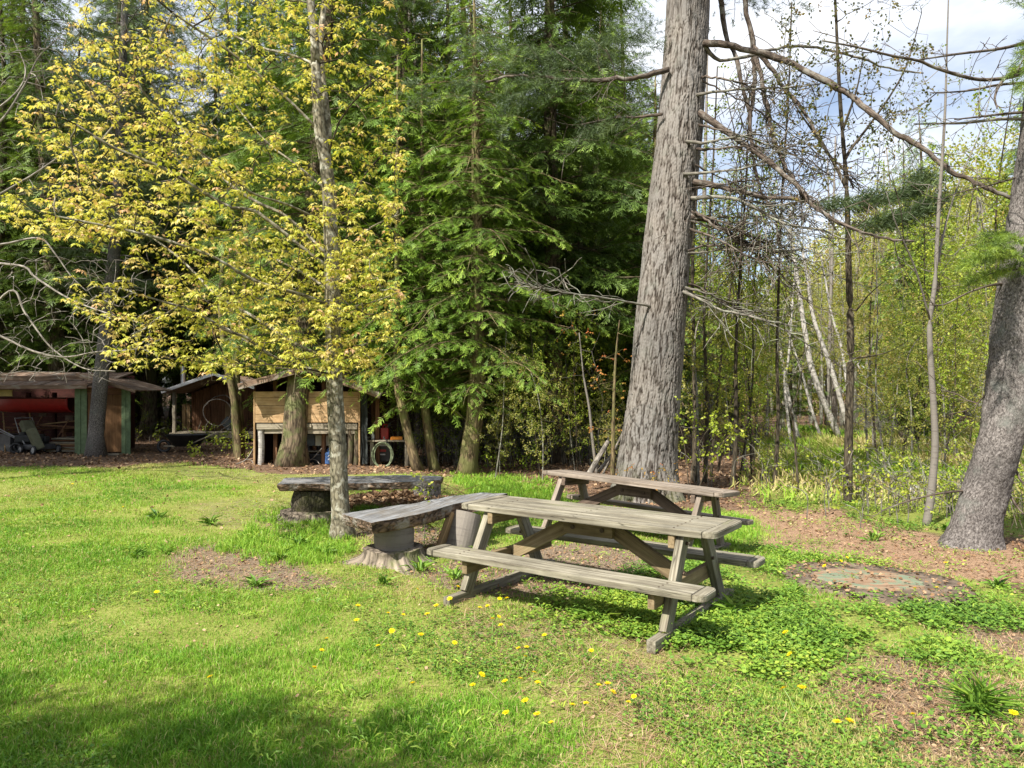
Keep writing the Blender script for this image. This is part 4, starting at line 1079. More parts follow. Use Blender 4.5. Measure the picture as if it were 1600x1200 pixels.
def f_(mb):
    for xe in (x0 - .24, x1 + .24):
        boxab(mb, (xm, D2 - .21, wz(586, D2) + .03), (xe, D2 - .21, wz(614, D2) + .03), .05, .09, bevel=.004)
part('metal_edge', M['galv'], f_, MS).parent = rf
for o in [c for c in bpy.data.objects if c.name.startswith('metal_edge')]: pass
def f_(mb): tube(mb, [(wx(286, D2 + 1.2), D2 + 1.2, wz(612, D2)), (wx(286, D2 + 1.2), D2 + 1.2, wz(572, D2))], .07, 14); tube(mb, [(wx(286, D2 + 1.2), D2 + 1.2, wz(572, D2)), (wx(286, D2 + 1.2), D2 + 1.2, wz(570, D2))], .1, 14)
part('stovepipe', M['galv'], f_, MS)
o = thing('window_panel', 'square pale panel tilted on its corner on the brown shed deck', 'panel', (wx(341, D2), D2 + .7, zd + .27), rot=(.15, math.radians(45), 0)); mb = MB(); box(mb, (.32, .03, .32), (0, 0, 0), None, .004); mb.build('board', M['panel_grey'], o)
o = thing('vine_hoop', 'pale hoop of bent vine standing on the brown shed deck', 'hoop', (wx(336, D2), D2 + .15, zd + .62)); mb = MB(); a = np.linspace(0, 6.283, 30); tube(mb, np.stack([.42 * np.cos(a), .05 * np.sin(2 * a), .40 * np.sin(a)], -1), .014, 5, cap=False); tube(mb, curve([(-.35, 0, .2), (-.1, 0, .45), (.3, 0, .5), (.55, 0, .1), (.45, 0, -.3), (.1, 0, -.55)], 20), .012, 5); mb.build('vine', M['twig'], o)
g = G(289, 707); TB = thing('wheelbarrow', 'black wheelbarrow tub lying among weeds before the brown shed', 'wheelbarrow', (g[0], g[1] + .1, 0), .3)
mb = MB(); V = []
for (a_, b_, z_) in ((.30, .20, .16), (.48, .33, .44), (.50, .35, .45), (.46, .31, .43), (.28, .18, .18)):
    t = np.linspace(0, 6.283, 24, endpoint=False); V.append(np.stack([a_ * np.sign(np.cos(t)) * np.abs(np.cos(t)) ** .6, b_ * np.sign(np.sin(t)) * np.abs(np.sin(t)) ** .6, np.full(24, z_)], -1))
V = np.array(V); i = np.arange(4)[:, None] * 24; j = np.arange(24)[None]; j2 = (j + 1) % 24
mb.add(V.reshape(-1, 3), [np.stack([i + j, i + j2, i + 24 + j2, i + 24 + j], -1).reshape(-1, 4), (4 * 24 + np.arange(24))[None], np.arange(24)[::-1][None]]); mb.build('tub', M['black'], TB, True)
mb = MB(); wheel(mb, (-.52, 0, .17), .17, .08, (0, 1, 0)); mb.build('wheel', M['black'], TB, True)
for s in (-1, 1): mb = MB(); tube(mb, curve([(-.52, s * .06, .17), (.0, s * .2, .2), (.75, s * .27, .5)], 8), .018, 6); mb.build('handle', M['planks_old'], TB)

# right shed: fresh plank front on posts
D3 = 14.7
RS = thing('shed', 'open woodshed with a fresh tan plank front raised on posts', 'shed', (wx(480, D3), D3, 0))
xa, xb = wx(399, D3), wx(560, D3); zp0, zp1 = wz(660.5, D3), wz(611.5, D3)
def f_(mb):
    hs = [.20, .26, .27, .27]; tot = sum(hs); z = zp1
    for h in hs:
        h = h / tot * (zp1 - zp0); box(mb, (xb - xa, .028, h - .006), ((xa + xb) / 2, D3, z - h / 2), None, .003, cuts=8, jit=.004); z -= h
part('plank_front', M['planks_new'], f_, RS)
def f_(mb):
    box(mb, (xb - xa - .06, .07, .115), ((xa + xb) / 2, D3 + .03, wz(666.5, D3)), None, .006, cuts=6, jit=.006)
    box(mb, (xb - xa - .25, .06, .10), ((xa + xb) / 2 + .05, D3 + .06, wz(674.2, D3)), None, .006, cuts=6, jit=.006)
    box(mb, (.5, .05, .07), (wx(468, D3), D3 - .01, wz(665, D3)), None, .005)
part('beam', M['planks_old'], f_, RS)
for px, w, m in ((405.5, .065, 'birch'), (546, .06, 'hem_bark'), (555.5, .055, 'hem_bark')):
    def f_(mb): tube(mb, curve([(wx(px, D3) - .01, D3 + .08, -.05), (wx(px, D3) + .012, D3 + .08, .35), (wx(px, D3), D3 + .08, wz(671, D3))], 8), w, 12, wob=.08, seed=px)
    part('post', M[m], f_, RS)
def f_(mb):
    box(mb, (.03, .06, zp1 - .0), (wx(ex, D3) - (.02 if ex < 480 else -.02), D3 + .01, zp1 / 2), None, .004)
for ex in (399, 560): part('edge_trim', M['planks_new'], f_, RS)
xp = wx(487, D3); zap = wz(574, D3)
def f_(mb):
    for s, xe, ze in ((-1, wx(384, D3), wz(602, D3)), (1, wx(600, D3), wz(616, D3))):
        for k in range(13): boxab(mb, (xp, D3 - .28 + k * .19, zap), (xe, D3 - .28 + k * .19, ze), .185, .03, bevel=.004, cuts=4, jit=.008)
        boxab(mb, (xp, D3 - .40, zap - .03), (xe, D3 - .40, ze - .03), .03, .12, bevel=.004, cuts=4, jit=.005)
part('roof', M['roof_board'], f_, RS)
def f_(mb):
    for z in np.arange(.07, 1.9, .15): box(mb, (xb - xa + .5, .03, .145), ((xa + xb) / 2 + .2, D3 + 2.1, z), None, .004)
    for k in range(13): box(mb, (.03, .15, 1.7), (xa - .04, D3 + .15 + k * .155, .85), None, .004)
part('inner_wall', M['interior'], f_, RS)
def f_(mb):
    box(mb, (.08, .08, 1.75), (wx(ex, D3 + ed_), D3 + ed_, .87), None, .008, cuts=3, jit=.01)
for ex, ed_ in ((431, .3), (506, .3), (524, .25), (590, .35), (583, 1.2)): part('frame_post', M['planks_brown'], f_, RS)
o = thing('mesh_tarp', 'dark mesh tarp hanging from the shed roof right of the planks', 'tarp', (wx(567, D3), D3 + .05, .85)); mb = MB()
gx, gz_ = np.meshgrid(np.linspace(-.085, .085, 9), np.linspace(-.82, .72, 24)); V = np.stack([gx, .05 * np.sin(gx * 60 + gz_ * 2) * .5 + .02 * np.sin(gz_ * 9), gz_], -1); ii = np.arange(23)[:, None] * 9 + np.arange(8)[None]
mb.add(V.reshape(-1, 3), np.stack([ii, ii + 1, ii + 10, ii + 9], -1).reshape(-1, 4)); mb.add(V.reshape(-1, 3) + np.array([0, .006, 0]), np.stack([ii + 9, ii + 10, ii + 1, ii], -1).reshape(-1, 4)); mb.build('cloth', M['tarp'], o, True)

def simple(name, label, cat, loc, rz=0.0, group=None): return thing(name, label, cat, loc, rz, group)
o = simple('scrap_sheet', 'pale square sheet under the shed planks beside the maple trunk', 'sheet', (wx(504, D3 + .4), D3 + .4, wz(687.5, D3 + .4))); mb = MB(); box(mb, (.30, .03, .24), (0, 0, 0), None, .006); mb.build('sheet', M['panel_white'], o); mb = MB(); box(mb, (.32, .02, .03), (0, -.02, .11), None, .004); mb.build('rim', M['planks_old'], o)
o = simple('scrap_sheet', 'blue grey sheet under the shed planks right of the big dark trunk', 'sheet', (wx(481, D3 + .45), D3 + .45, wz(687, D3 + .45))); mb = MB(); box(mb, (.30, .03, .26), (0, 0, 0), None, .006); mb.build('sheet', M['panel_grey'], o); mb = MB(); box(mb, (.32, .02, .03), (0, -.02, .12), None, .004); mb.build('rim', M['black'], o)
o = simple('shelf', 'rough grey plank shelf under the raised shed front', 'shelf', (wx(492, D3 + .4), D3 + .5, wz(705, D3 + .4))); mb = MB(); box(mb, (.8, .22, .03), (0, 0, 0), None, .005, cuts=4, jit=.006); mb.build('plank', M['planks_old'], o)
for k in (-.36, .36): mb = MB(); box(mb, (.06, .06, .24), (k, 0, -.14), None, .006); mb.build('leg', M['planks_old'], o)
for k, (px, h) in enumerate(((474, .09), (482, .12), (492, .10), (499, .07), (507, .11))):
    o = simple('plant_pot', ['squat dark flower pot at the left end of the plank shelf', 'tallest dark flower pot on the plank shelf', 'middle brown flower pot on the plank shelf', 'smallest dark flower pot on the plank shelf', 'brown flower pot at the right end of the plank shelf'][k], 'pot', (wx(px, D3 + .5), D3 + .48, wz(705, D3 + .4) + .016)); mb = MB(); tube(mb, [(0, 0, 0), (0, 0, h * .8), (0, 0, h * .8), (0, 0, h)], [.035, .046, .054, .055], 12); mb.build('pot_body', M[['black', 'dkgrey', 'planks_brown', 'black', 'planks_brown'][k]], o)
o = simple('water_jug', 'blue plastic jug with white lettering on the ground behind the maple trunk', 'jug', (wx(516, D3 + .25), D3 + .3, .0)); mb = MB(); box(mb, (.20, .2, .25), (0, 0, .13), None, .03, seg=3); tube(mb, [(0, 0, .25), (0, 0, .30)], [.05, .04], 12); mb.build('jug_body', M['blue'], o)
mb = MB(); tube(mb, curve([(-.07, 0, .26), (-.05, 0, .33), (.05, 0, .33), (.07, 0, .26)], 8), .013, 6); mb.build('handle', M['blue'], o)
mb = MB(); p2 = curve([(-.03, -.103, .165), (-.015, -.103, .19), (.015, -.103, .188), (.022, -.103, .165), (.0, -.103, .14), (-.03, -.103, .105), (.03, -.103, .105)], 24); tube(mb, p2, .008, 5); mb.build('digit_two', M['white'], o)
o = simple('black_bin', 'black bin on the ground under the plank shelf', 'bin', (wx(496, D3 + .35), D3 + .42, 0)); mb = MB(); box(mb, (.36, .24, .18), (0, 0, .10), None, .02, seg=3); mb.build('bin_body', M['black'], o); mb = MB(); box(mb, (.39, .27, .025), (0, 0, .20), None, .01); mb.build('lid', M['dkgrey'], o)
for k in range(3):
    a = G([476, 486, 424][k], [722, 726, 715][k]); o = simple('stick', ['crooked stick lying at the foot of the big dark trunk', 'forked grey stick under the plank shelf', 'thin pale stick leaning in the dark bay beside the birch post'][k], 'stick', (a[0], D3 + .15, 0)); mb = MB(); tube(mb, curve([(-.2, .0, .02), (.0, .03, .12), (.22, 0, .25 + .1 * k)], 8), .012, 5); tube(mb, curve([(.0, .03, .12), (.1, .0, .10), (.18, -.05, .03)], 6), .009, 5); mb.build('wood', M['twig'], o)
# workbench with hose, crates and tools beside the woodshed
WB = simple('workbench', 'rough outdoor workbench with a plank top right of the woodshed', 'workbench', (wx(606, D3), D3 + .35, 0))
mb = MB()
for k in range(3): box(mb, (.90, .15, .03), (0, -.16 + k * .16, wz(690, D3)), None, .005, cuts=4, jit=.006)
mb.build('top', M['planks_old'], WB)
for sx in (-1, 1):
    for sy in (-1, 1): mb = MB(); box(mb, (.07, .07, wz(690, D3)), (sx * .36, sy * .17, wz(690, D3) / 2 - .02), None, .006); mb.build('leg', M['planks_old'], WB)
HS = simple('garden_hose', 'pale green garden hose coiled in loops hanging before the workbench', 'hose', (wx(596.5, D3), D3 + .1, wz(712, D3)), 0)
mb = MB(); t = np.linspace(0, 6.283 * 6, 220); rr = .20 + .018 * np.sin(t * .37) ; tube(mb, np.stack([rr * np.cos(t) * (.98 + .06 * np.sin(t / 6)), -.03 + .006 * t / 6 + .01 * np.sin(t * 1.3), .25 * np.sin(t) + .02 * np.sin(t / 5)], -1), .0105, 6); mb.build('coil', M['hose'], HS, True)
mb = MB(); tube(mb, curve([(.19, 0, .12), (.1, 0, .28), (.02, .05, .34)], 8), .0105, 6); tube(mb, [(.02, .05, .33), (.02, .05, .38)], .016, 8); mb.build('nozzle', M['dkgrey'], HS)
o = simple('generator', 'dark boxy machine with striped labels standing behind the hose coil', 'machine', (wx(597, D3 + .3), D3 + .5, 0)); mb = MB(); box(mb, (.36, .24, .46), (0, 0, .27), None, .03, seg=3); mb.build('machine_body', M['black'], o)
for k, (zz, m) in enumerate(((.43, 'steel'), (.39, 'steel'), (.28, 'red_paint'), (.20, 'steel'))): mb = MB(); box(mb, (.20 - .03 * k, .012, .028 if k != 2 else .05), (0, -.125, zz), None, .003); mb.build('label_stripe', M[m], o)
for s in (-1, 1): mb = MB(); wheel(mb, (s * .19, 0, .09), .09, .05); mb.build('wheel', M['black'], o, True)
o = simple('fuel_can', 'dark red fuel can standing on the workbench below the shed eave', 'can', (wx(600, D3 + .3), D3 + .42, wz(690, D3) + .016)); mb = MB(); box(mb, (.17, .14, .25), (0, 0, .125), None, .03, seg=3); mb.build('can_body', M['red_paint'], o); mb = MB(); tube(mb, curve([(-.05, 0, .25), (-.03, 0, .31), (.04, 0, .31), (.05, 0, .25)], 8), .012, 6); mb.build('handle', M['red_paint'], o); mb = MB(); tube(mb, [(.05, 0, .24), (.12, 0, .36)], [.02, .01], 8); mb.build('spout', M['black'], o)
o = simple('tray', 'orange tray of tools lying on the right end of the workbench', 'tray', (wx(616, D3), D3 + .30, wz(690, D3) + .016), .1); mb = MB(); box(mb, (.24, .16, .02), (0, 0, .012), None, .004)
for (a, b, c, d) in ((0, .075, .24, .012), (0, -.075, .24, .012), (.115, 0, .012, .16), (-.115, 0, .012, .16)): box(mb, (c, d, .05), (a, b, .035), None, .004)
for k in range(5): box(mb, (.05, .05, .045), (-.08 + .04 * k, rng.uniform(-.03, .03), .05), Rz(rng.uniform(0, 1.5)), .012)
mb.build('tray_body', M['orange'], o)
for k in range(3):
    o = simple('bottle', ['pale bottle at the left end of the workbench', 'white bottle behind the fuel can on the workbench', 'clear bottle beside the orange tray on the workbench'][k], 'bottle', (wx([578, 592, 629][k], D3), D3 + [.3, .48, .4][k], wz(690, D3) + .016)); mb = MB(); tube(mb, [(0, 0, 0), (0, 0, .10), (0, 0, .13), (0, 0, .16)], [.032, .034, .016, .014], 10); mb.build('bottle_body', M['white'], o, True); mb = MB(); tube(mb, [(0, 0, .16), (0, 0, .18)], .016, 8); mb.build('cap', M[['dkgrey', 'red_paint', 'blue'][k]], o)
# ------------------------------------------------------------------ tree growing
class Skel:
    """A branching skeleton: nodes with parents; radii follow from how many tips each node carries."""
    def __init__(s): s.p, s.par, s.kind = [], [], []
    def node(s, p, par, kind=0):
        s.p.append(np.asarray(p, float)); s.par.append(par); s.kind.append(kind); return len(s.p) - 1
    def path(s, pts, par=-1, step=.15, kind=0, smooth=True):
        pts = np.asarray(pts, float)
        L = np.linalg.norm(np.diff(pts, axis=0), axis=1).sum(); n = max(3, int(L / step))
        c = curve(pts, n) if smooth and len(pts) > 2 else np.array([pts[0] + (pts[-1] - pts[0]) * t for t in np.linspace(0, 1, n)])
        ids = []
        for i, q in enumerate(c):
            if i == 0 and par >= 0 and np.linalg.norm(q - s.p[par]) < 1e-4: ids.append(par); continue
            par = s.node(q, par, kind); ids.append(par)
        return ids
    def nearest(s, q): 
        return int(np.argmin(np.linalg.norm(np.array(s.p) - np.asarray(q), axis=1)))
    def branch(s, pts, step=.15, kind=0, wob=0.0, r=rng):
        """A branch that leaves the nearest existing node."""
        i = s.nearest(pts[0]); pts = np.vstack([s.p[i], np.asarray(pts, float)[1:]])
        if wob: pts[1:] = pts[1:] + r.normal(0, wob, (len(pts) - 1, 3))
        return s.path(pts, i, step, kind)
    def attract(s, A, r, maxd=1.4, step=.14, sag=.0, kind=1, up=.15, rnd=.02, minnode=0):
        """Grow a twig to each point of A from the closest node, nearest points first."""
        A = np.asarray(A, float)
        pos = np.zeros((len(s.p) + len(A) * 14 + 10, 3)); n = len(s.p); pos[:n] = s.p
        d0 = np.array([np.min(np.linalg.norm(pos[minnode:n] - a, axis=1)) for a in A])
        tips = []
        for k in np.argsort(d0):
            a = A[k]; d = np.linalg.norm(pos[minnode:n] - a, axis=1); i = int(np.argmin(d)) + minnode; dist = d[i - minnode]
            if dist > maxd or dist < .04: continue
            p0 = s.p[i]; m = max(2, int(dist / step)); par = i
            mid = (p0 + a) / 2 + np.array([0, 0, -up * dist]) + r.normal(0, .07 * dist, 3)
            for t in np.linspace(0, 1, m + 1)[1:]:
                q = (1 - t) ** 2 * p0 + 2 * t * (1 - t) * mid + t * t * a + np.array([0, 0, -sag * dist * t * t]) + r.normal(0, rnd, 3) * dist * .5
                par = s.node(q, par, kind)
                if n < len(pos): pos[n] = q; n += 1
            tips.append(par)
        return tips
    def radii(s, tip=.004, ex=2.3, lim=None):
        n = len(s.p); w = np.zeros(n); ch = np.zeros(n, int)
        for i in range(n):
            if s.par[i] >= 0: ch[s.par[i]] += 1
        w[ch == 0] = 1
        for i in range(n - 1, -1, -1):
            if s.par[i] >= 0: w[s.par[i]] += w[i]
        s.w = w; s.ch = ch
        return tip * np.maximum(w, 1) ** (1 / ex)
    def chains(s):
        n = len(s.p); best = {}
        for i in range(n):
            q = s.par[i]
            if q >= 0 and (q not in best or s.w[i] > s.w[best[q]]): best[q] = i
        out = []
        for i in range(n):
            q = s.par[i]
            if q < 0 or best[q] != i:
                c = ([q] if q >= 0 else []) + [i]
                while c[-1] in best: c.append(best[c[-1]])
                if len(c) > 1: out.append(c)
        return out
    def tubes(s, mb, R, thick=.02, wob=.05, flare=None, mi=0, mb_thin=None):
        P_ = np.array(s.p)
        for k, c in enumerate(s.chains()):
            r = R[c].copy()
            if len(c) > 2 and s.par[c[1]] == c[0] and s.par[c[0]] >= -1 and R[c[0]] > R[c[1]] * 1.5: r[0] = R[c[1]] * 1.15
            big = r.max()
            sd = 14 if big > .06 else 8 if big > thick else 5 if big > thick * .4 else 3
            tube(mb, P_[c], np.maximum(r, .0018), sd, cap=sd > 3, wob=wob if big > thick else 0, seed=k, mi=mi if (mb_thin is None or big > thick) else mb_thin)

def trunk_px(pts, d0, d1=None):
    """Trunk points from where they stand, at depth d0 (base) to d1 (top)."""
    d1 = d0 if d1 is None else d1; n = len(pts)
    return np.array([P(px, py, d0 + (d1 - d0) * i / (n - 1)) for i, (px, py) in enumerate(pts)])

def base_thing(name, label, cat, p, group=None):
    T = thing(name, label, cat, (p[0], p[1], p[2]), group=group); return T
def WMB():
    m = MB(); m.world = True; return m

def leaves_at(mb, tmpl, pos, r, size, tint, up=True, jit=.03):
    pos = np.asarray(pos); n = len(pos)
    if n == 0: return
    a = r.uniform(0, 6.283, n)
    d = np.stack([np.cos(a), np.sin(a), r.normal(0, .25, n)], -1) if up else rand_dirs(n, r)
    R = frames_from(d, roll=r.normal(0, .3, n))
    w = r.integers(0, len(tmpl), n); sz = np.broadcast_to(np.asarray(size, float), (n,)) * r.uniform(.7, 1.25, n)
    for k, t in enumerate(tmpl):
        m = w == k
        scatter(mb, t[0], t[1], (pos + r.normal(0, jit, pos.shape))[m], R[m], sz[m], np.clip(np.asarray(tint)[m], 0, 1), t[2] if len(t) > 2 else None)

# ------------------------------------------------------------------ the yellow-leaved maple
def make_maple():
    r = np.random.default_rng(42)
    g = G(535, 840); D = g[1]
    T = base_thing('maple_tree', 'slender maple with yellow young leaves between the two log benches', 'tree', g)
    S = Skel()
    main = trunk_px([(536, 842), (531, 780), (528, 700), (523, 610), (521, 520), (519, 440), (517, 370), (514, 300), (509, 255)], D)
    ids = S.path(main, -1, .12)
    top = S.branch(trunk_px([(509, 255), (500, 205), (496, 150), (493, 100), (490, 40), (480, -40), (474, -120)], D), .15)
    top2 = S.branch([P(509, 255, D), P(512, 200, D + .1), P(504, 130, D + .2), P(500, 80, D + .25), P(506, 10, D + .4), P(520, -90, D + .5)], .15)
    B = [
        [(521, 585, 0), (470, 575, -.1), (425, 557, -.25), (385, 527, -.4), (355, 517, -.5), (305, 487, -.7), (250, 470, -.9), (187, 450, -1.1), (120, 420, -1.3)],
        [(520, 560, 0), (462, 537, .2), (400, 497, .5), (375, 505, .6)][:3] + [(337, 460, .8), (305, 427, 1.0), (270, 395, 1.2), (200, 345, 1.4), (130, 300, 1.7)],
        [(523, 600, 0), (500, 580, .3), (455, 570, .5), (380, 530, .9), (330, 500, 1.2), (240, 480, 1.5)],
        [(519, 430, 0), (470, 385, -.1), (400, 330, -.3), (362, 325, -.4), (312, 297, -.55), (250, 260, -.8), (175, 230, -1.0), (120, 195, -1.2), (60, 170, -1.4)],
        [(518, 400, 0), (450, 340, .2), (400, 315, .3), (350, 280, .5), (295, 215, .7), (250, 150, 1.0), (215, 90, 1.2), (190, 20, 1.4)],
        [(513, 205, 0), (455, 160, -.1), (420, 130, -.2), (380, 97, -.3), (330, 60, -.5), (270, 20, -.8), (200, -40, -1.0)],
        [(497, 98, 0), (450, 84, .2), (410, 75, .4), (350, 50, .7), (280, 30, 1.0)],
        [(514, 300, 0), (460, 255, .4), (420, 225, .8), (380, 180, 1.2), (340, 120, 1.6)],
        [(516, 350, 0), (450, 320, -.5), (390, 300, -.9), (330, 250, -1.3), (270, 205, -1.6), (200, 150, -1.9)],
        [(520, 480, 0), (470, 460, -.5), (400, 440, -.9), (330, 400, -1.2), (240, 370, -1.5), (150, 350, -1.7), (60, 330, -1.9), (15, 300, -2.0)],
        [(519, 460, 0), (480, 430, .6), (420, 400, 1.1), (340, 360, 1.6), (270, 330, 2.0)],
        [(516, 330, 0), (540, 200 + 130, .2), (572, 270, .3), (600, 240, .4)],
        [(510, 250, 0), (530, 190, -.1), (565, 145, -.3), (595, 120, -.4), (655, 85, -.6)],
        [(500, 102, 0), (530, 92, 0), (555, 70, .2), (600, 20, .5)],
        [(519, 410, 0), (540, 390, -.2), (580, 355, -.5), (625, 335, -.7)],
        [(521, 575, 0), (545, 558, -.3), (572, 537, -.6), (600, 525, -.8)],
        [(520, 500, 0), (550, 480, -.5), (590, 470, -.8), (625, 455, -1.0)],
        [(522, 590, 0), (505, 582, -.5), (470, 575, -.9), (420, 570, -1.3), (360, 575, -1.6)],
        [(522, 590, 0), (540, 585, .4), (560, 575, .8)],
    ]
    for b in B: S.branch([P(px, py, D + dz * .75) for px, py, dz in b], .13)
    nmain = len(S.p)
    # where leaves grow: the crown's outline, by eye
    A = []
    def ell(cx, cy, rx, ry, n, dlo, dhi, rot=0):
        n = int(n * 1.35)
        a = r.uniform(0, 6.283, n); q = np.sqrt(r.uniform(0, 1, n)); x = q * np.cos(a) * rx; y = q * np.sin(a) * ry
        c, s = math.cos(rot), math.sin(rot)
        for k in range(n): A.append(P(cx + x[k] * c - y[k] * s, cy + x[k] * s + y[k] * c, D + r.uniform(dlo, dhi)))
    ell(330, 330, 240, 135, 260, -1.3, 1.4, .35); ell(430, 450, 170, 90, 180, -1.1, 1.2); ell(200, 250, 180, 110, 130, -1.5, 1.1, .4)
    ell(100, 330, 95, 50, 60, -1.6, -.4, .2); ell(270, 150, 200, 80, 115, -1.2, 1.3, .3); ell(320, 60, 220, 90, 90, -1.0, 1.2, .1); ell(330, 520, 170, 55, 75, -1.0, .9, .1)
    ell(560, 480, 75, 90, 80, -.9, .7); ell(560, 350, 75, 70, 70, -.9, .6); ell(540, 560, 50, 30, 40, -.8, .8); ell(430, 560, 150, 25, 50, -1.2, .8); ell(580, 200, 70, 90, 45, -.6, .8); ell(500, 60, 140, 100, 60, -.8, 1.0)
    ell(180, 480, 90, 40, 22, -1.2, -.4, .3); ell(200, 555, 60, 22, 14, -1.3, -.6); ell(400, -60, 200, 80, 80, -1.0, 1.2)
    tips = S.attract(A, r, 1.3, .10, 0, 1, .12, minnode=len(ids) // 2)
    R = S.radii(.0030, 2.15)
    # trunk girth as it stands
    P_ = np.array(S.p)
    zt = P_[:, 2]
    for i in ids: R[i] = .097 - .030 * (zt[i] / 3.9) + (.05 * max(0, .22 - zt[i]) / .22)
    for i in top: R[i] = .062 - .035 * max(0, zt[i] - 3.9) / 3.0
    for i in top2[1:]: R[i] = .045 - .022 * max(0, zt[i] - 3.9) / 3.0
    for i in range(len(ids), nmain):
        if i not in top and i not in top2: R[i] = min(R[i] * .85, .028)
    R = np.maximum(R, .0022)
    wood = WMB(); S.tubes(wood, R, .012, .06, mb_thin=1)
    wood.build('trunk', [M['smooth_bark'], M['dark_bark']], T, True)
    # leaf clusters along the outer twigs
    pos, tin, sz = [], [], []
    ch = S.ch
    for i in range(nmain, len(S.p)):
        if R[i] > .008: continue
        pr = 1.0 if ch[i] == 0 else .85
        if r.uniform() < pr:
            k = 2 if ch[i] == 0 or r.uniform() < .35 else 1
            for _ in range(k):
                pos.append(S.p[i] + r.normal(0, .035, 3)); 
                tin.append(np.clip(r.normal(.42, .17) + (.12 if ch[i] == 0 else 0) + .10 * (P_[i][0] < -3.4) + (.35 if r.uniform() < .07 else 0), 0, 1)); sz.append(.072 if r.uniform() < .7 else .052)
    mb = WMB(); leaves_at(mb, T_MAPLE, pos, r, np.array(sz), tin)
    mb.build('crown', M['maple_leaf'], T)
    print('maple clusters', len(pos), 'nodes', len(S.p))
make_maple()

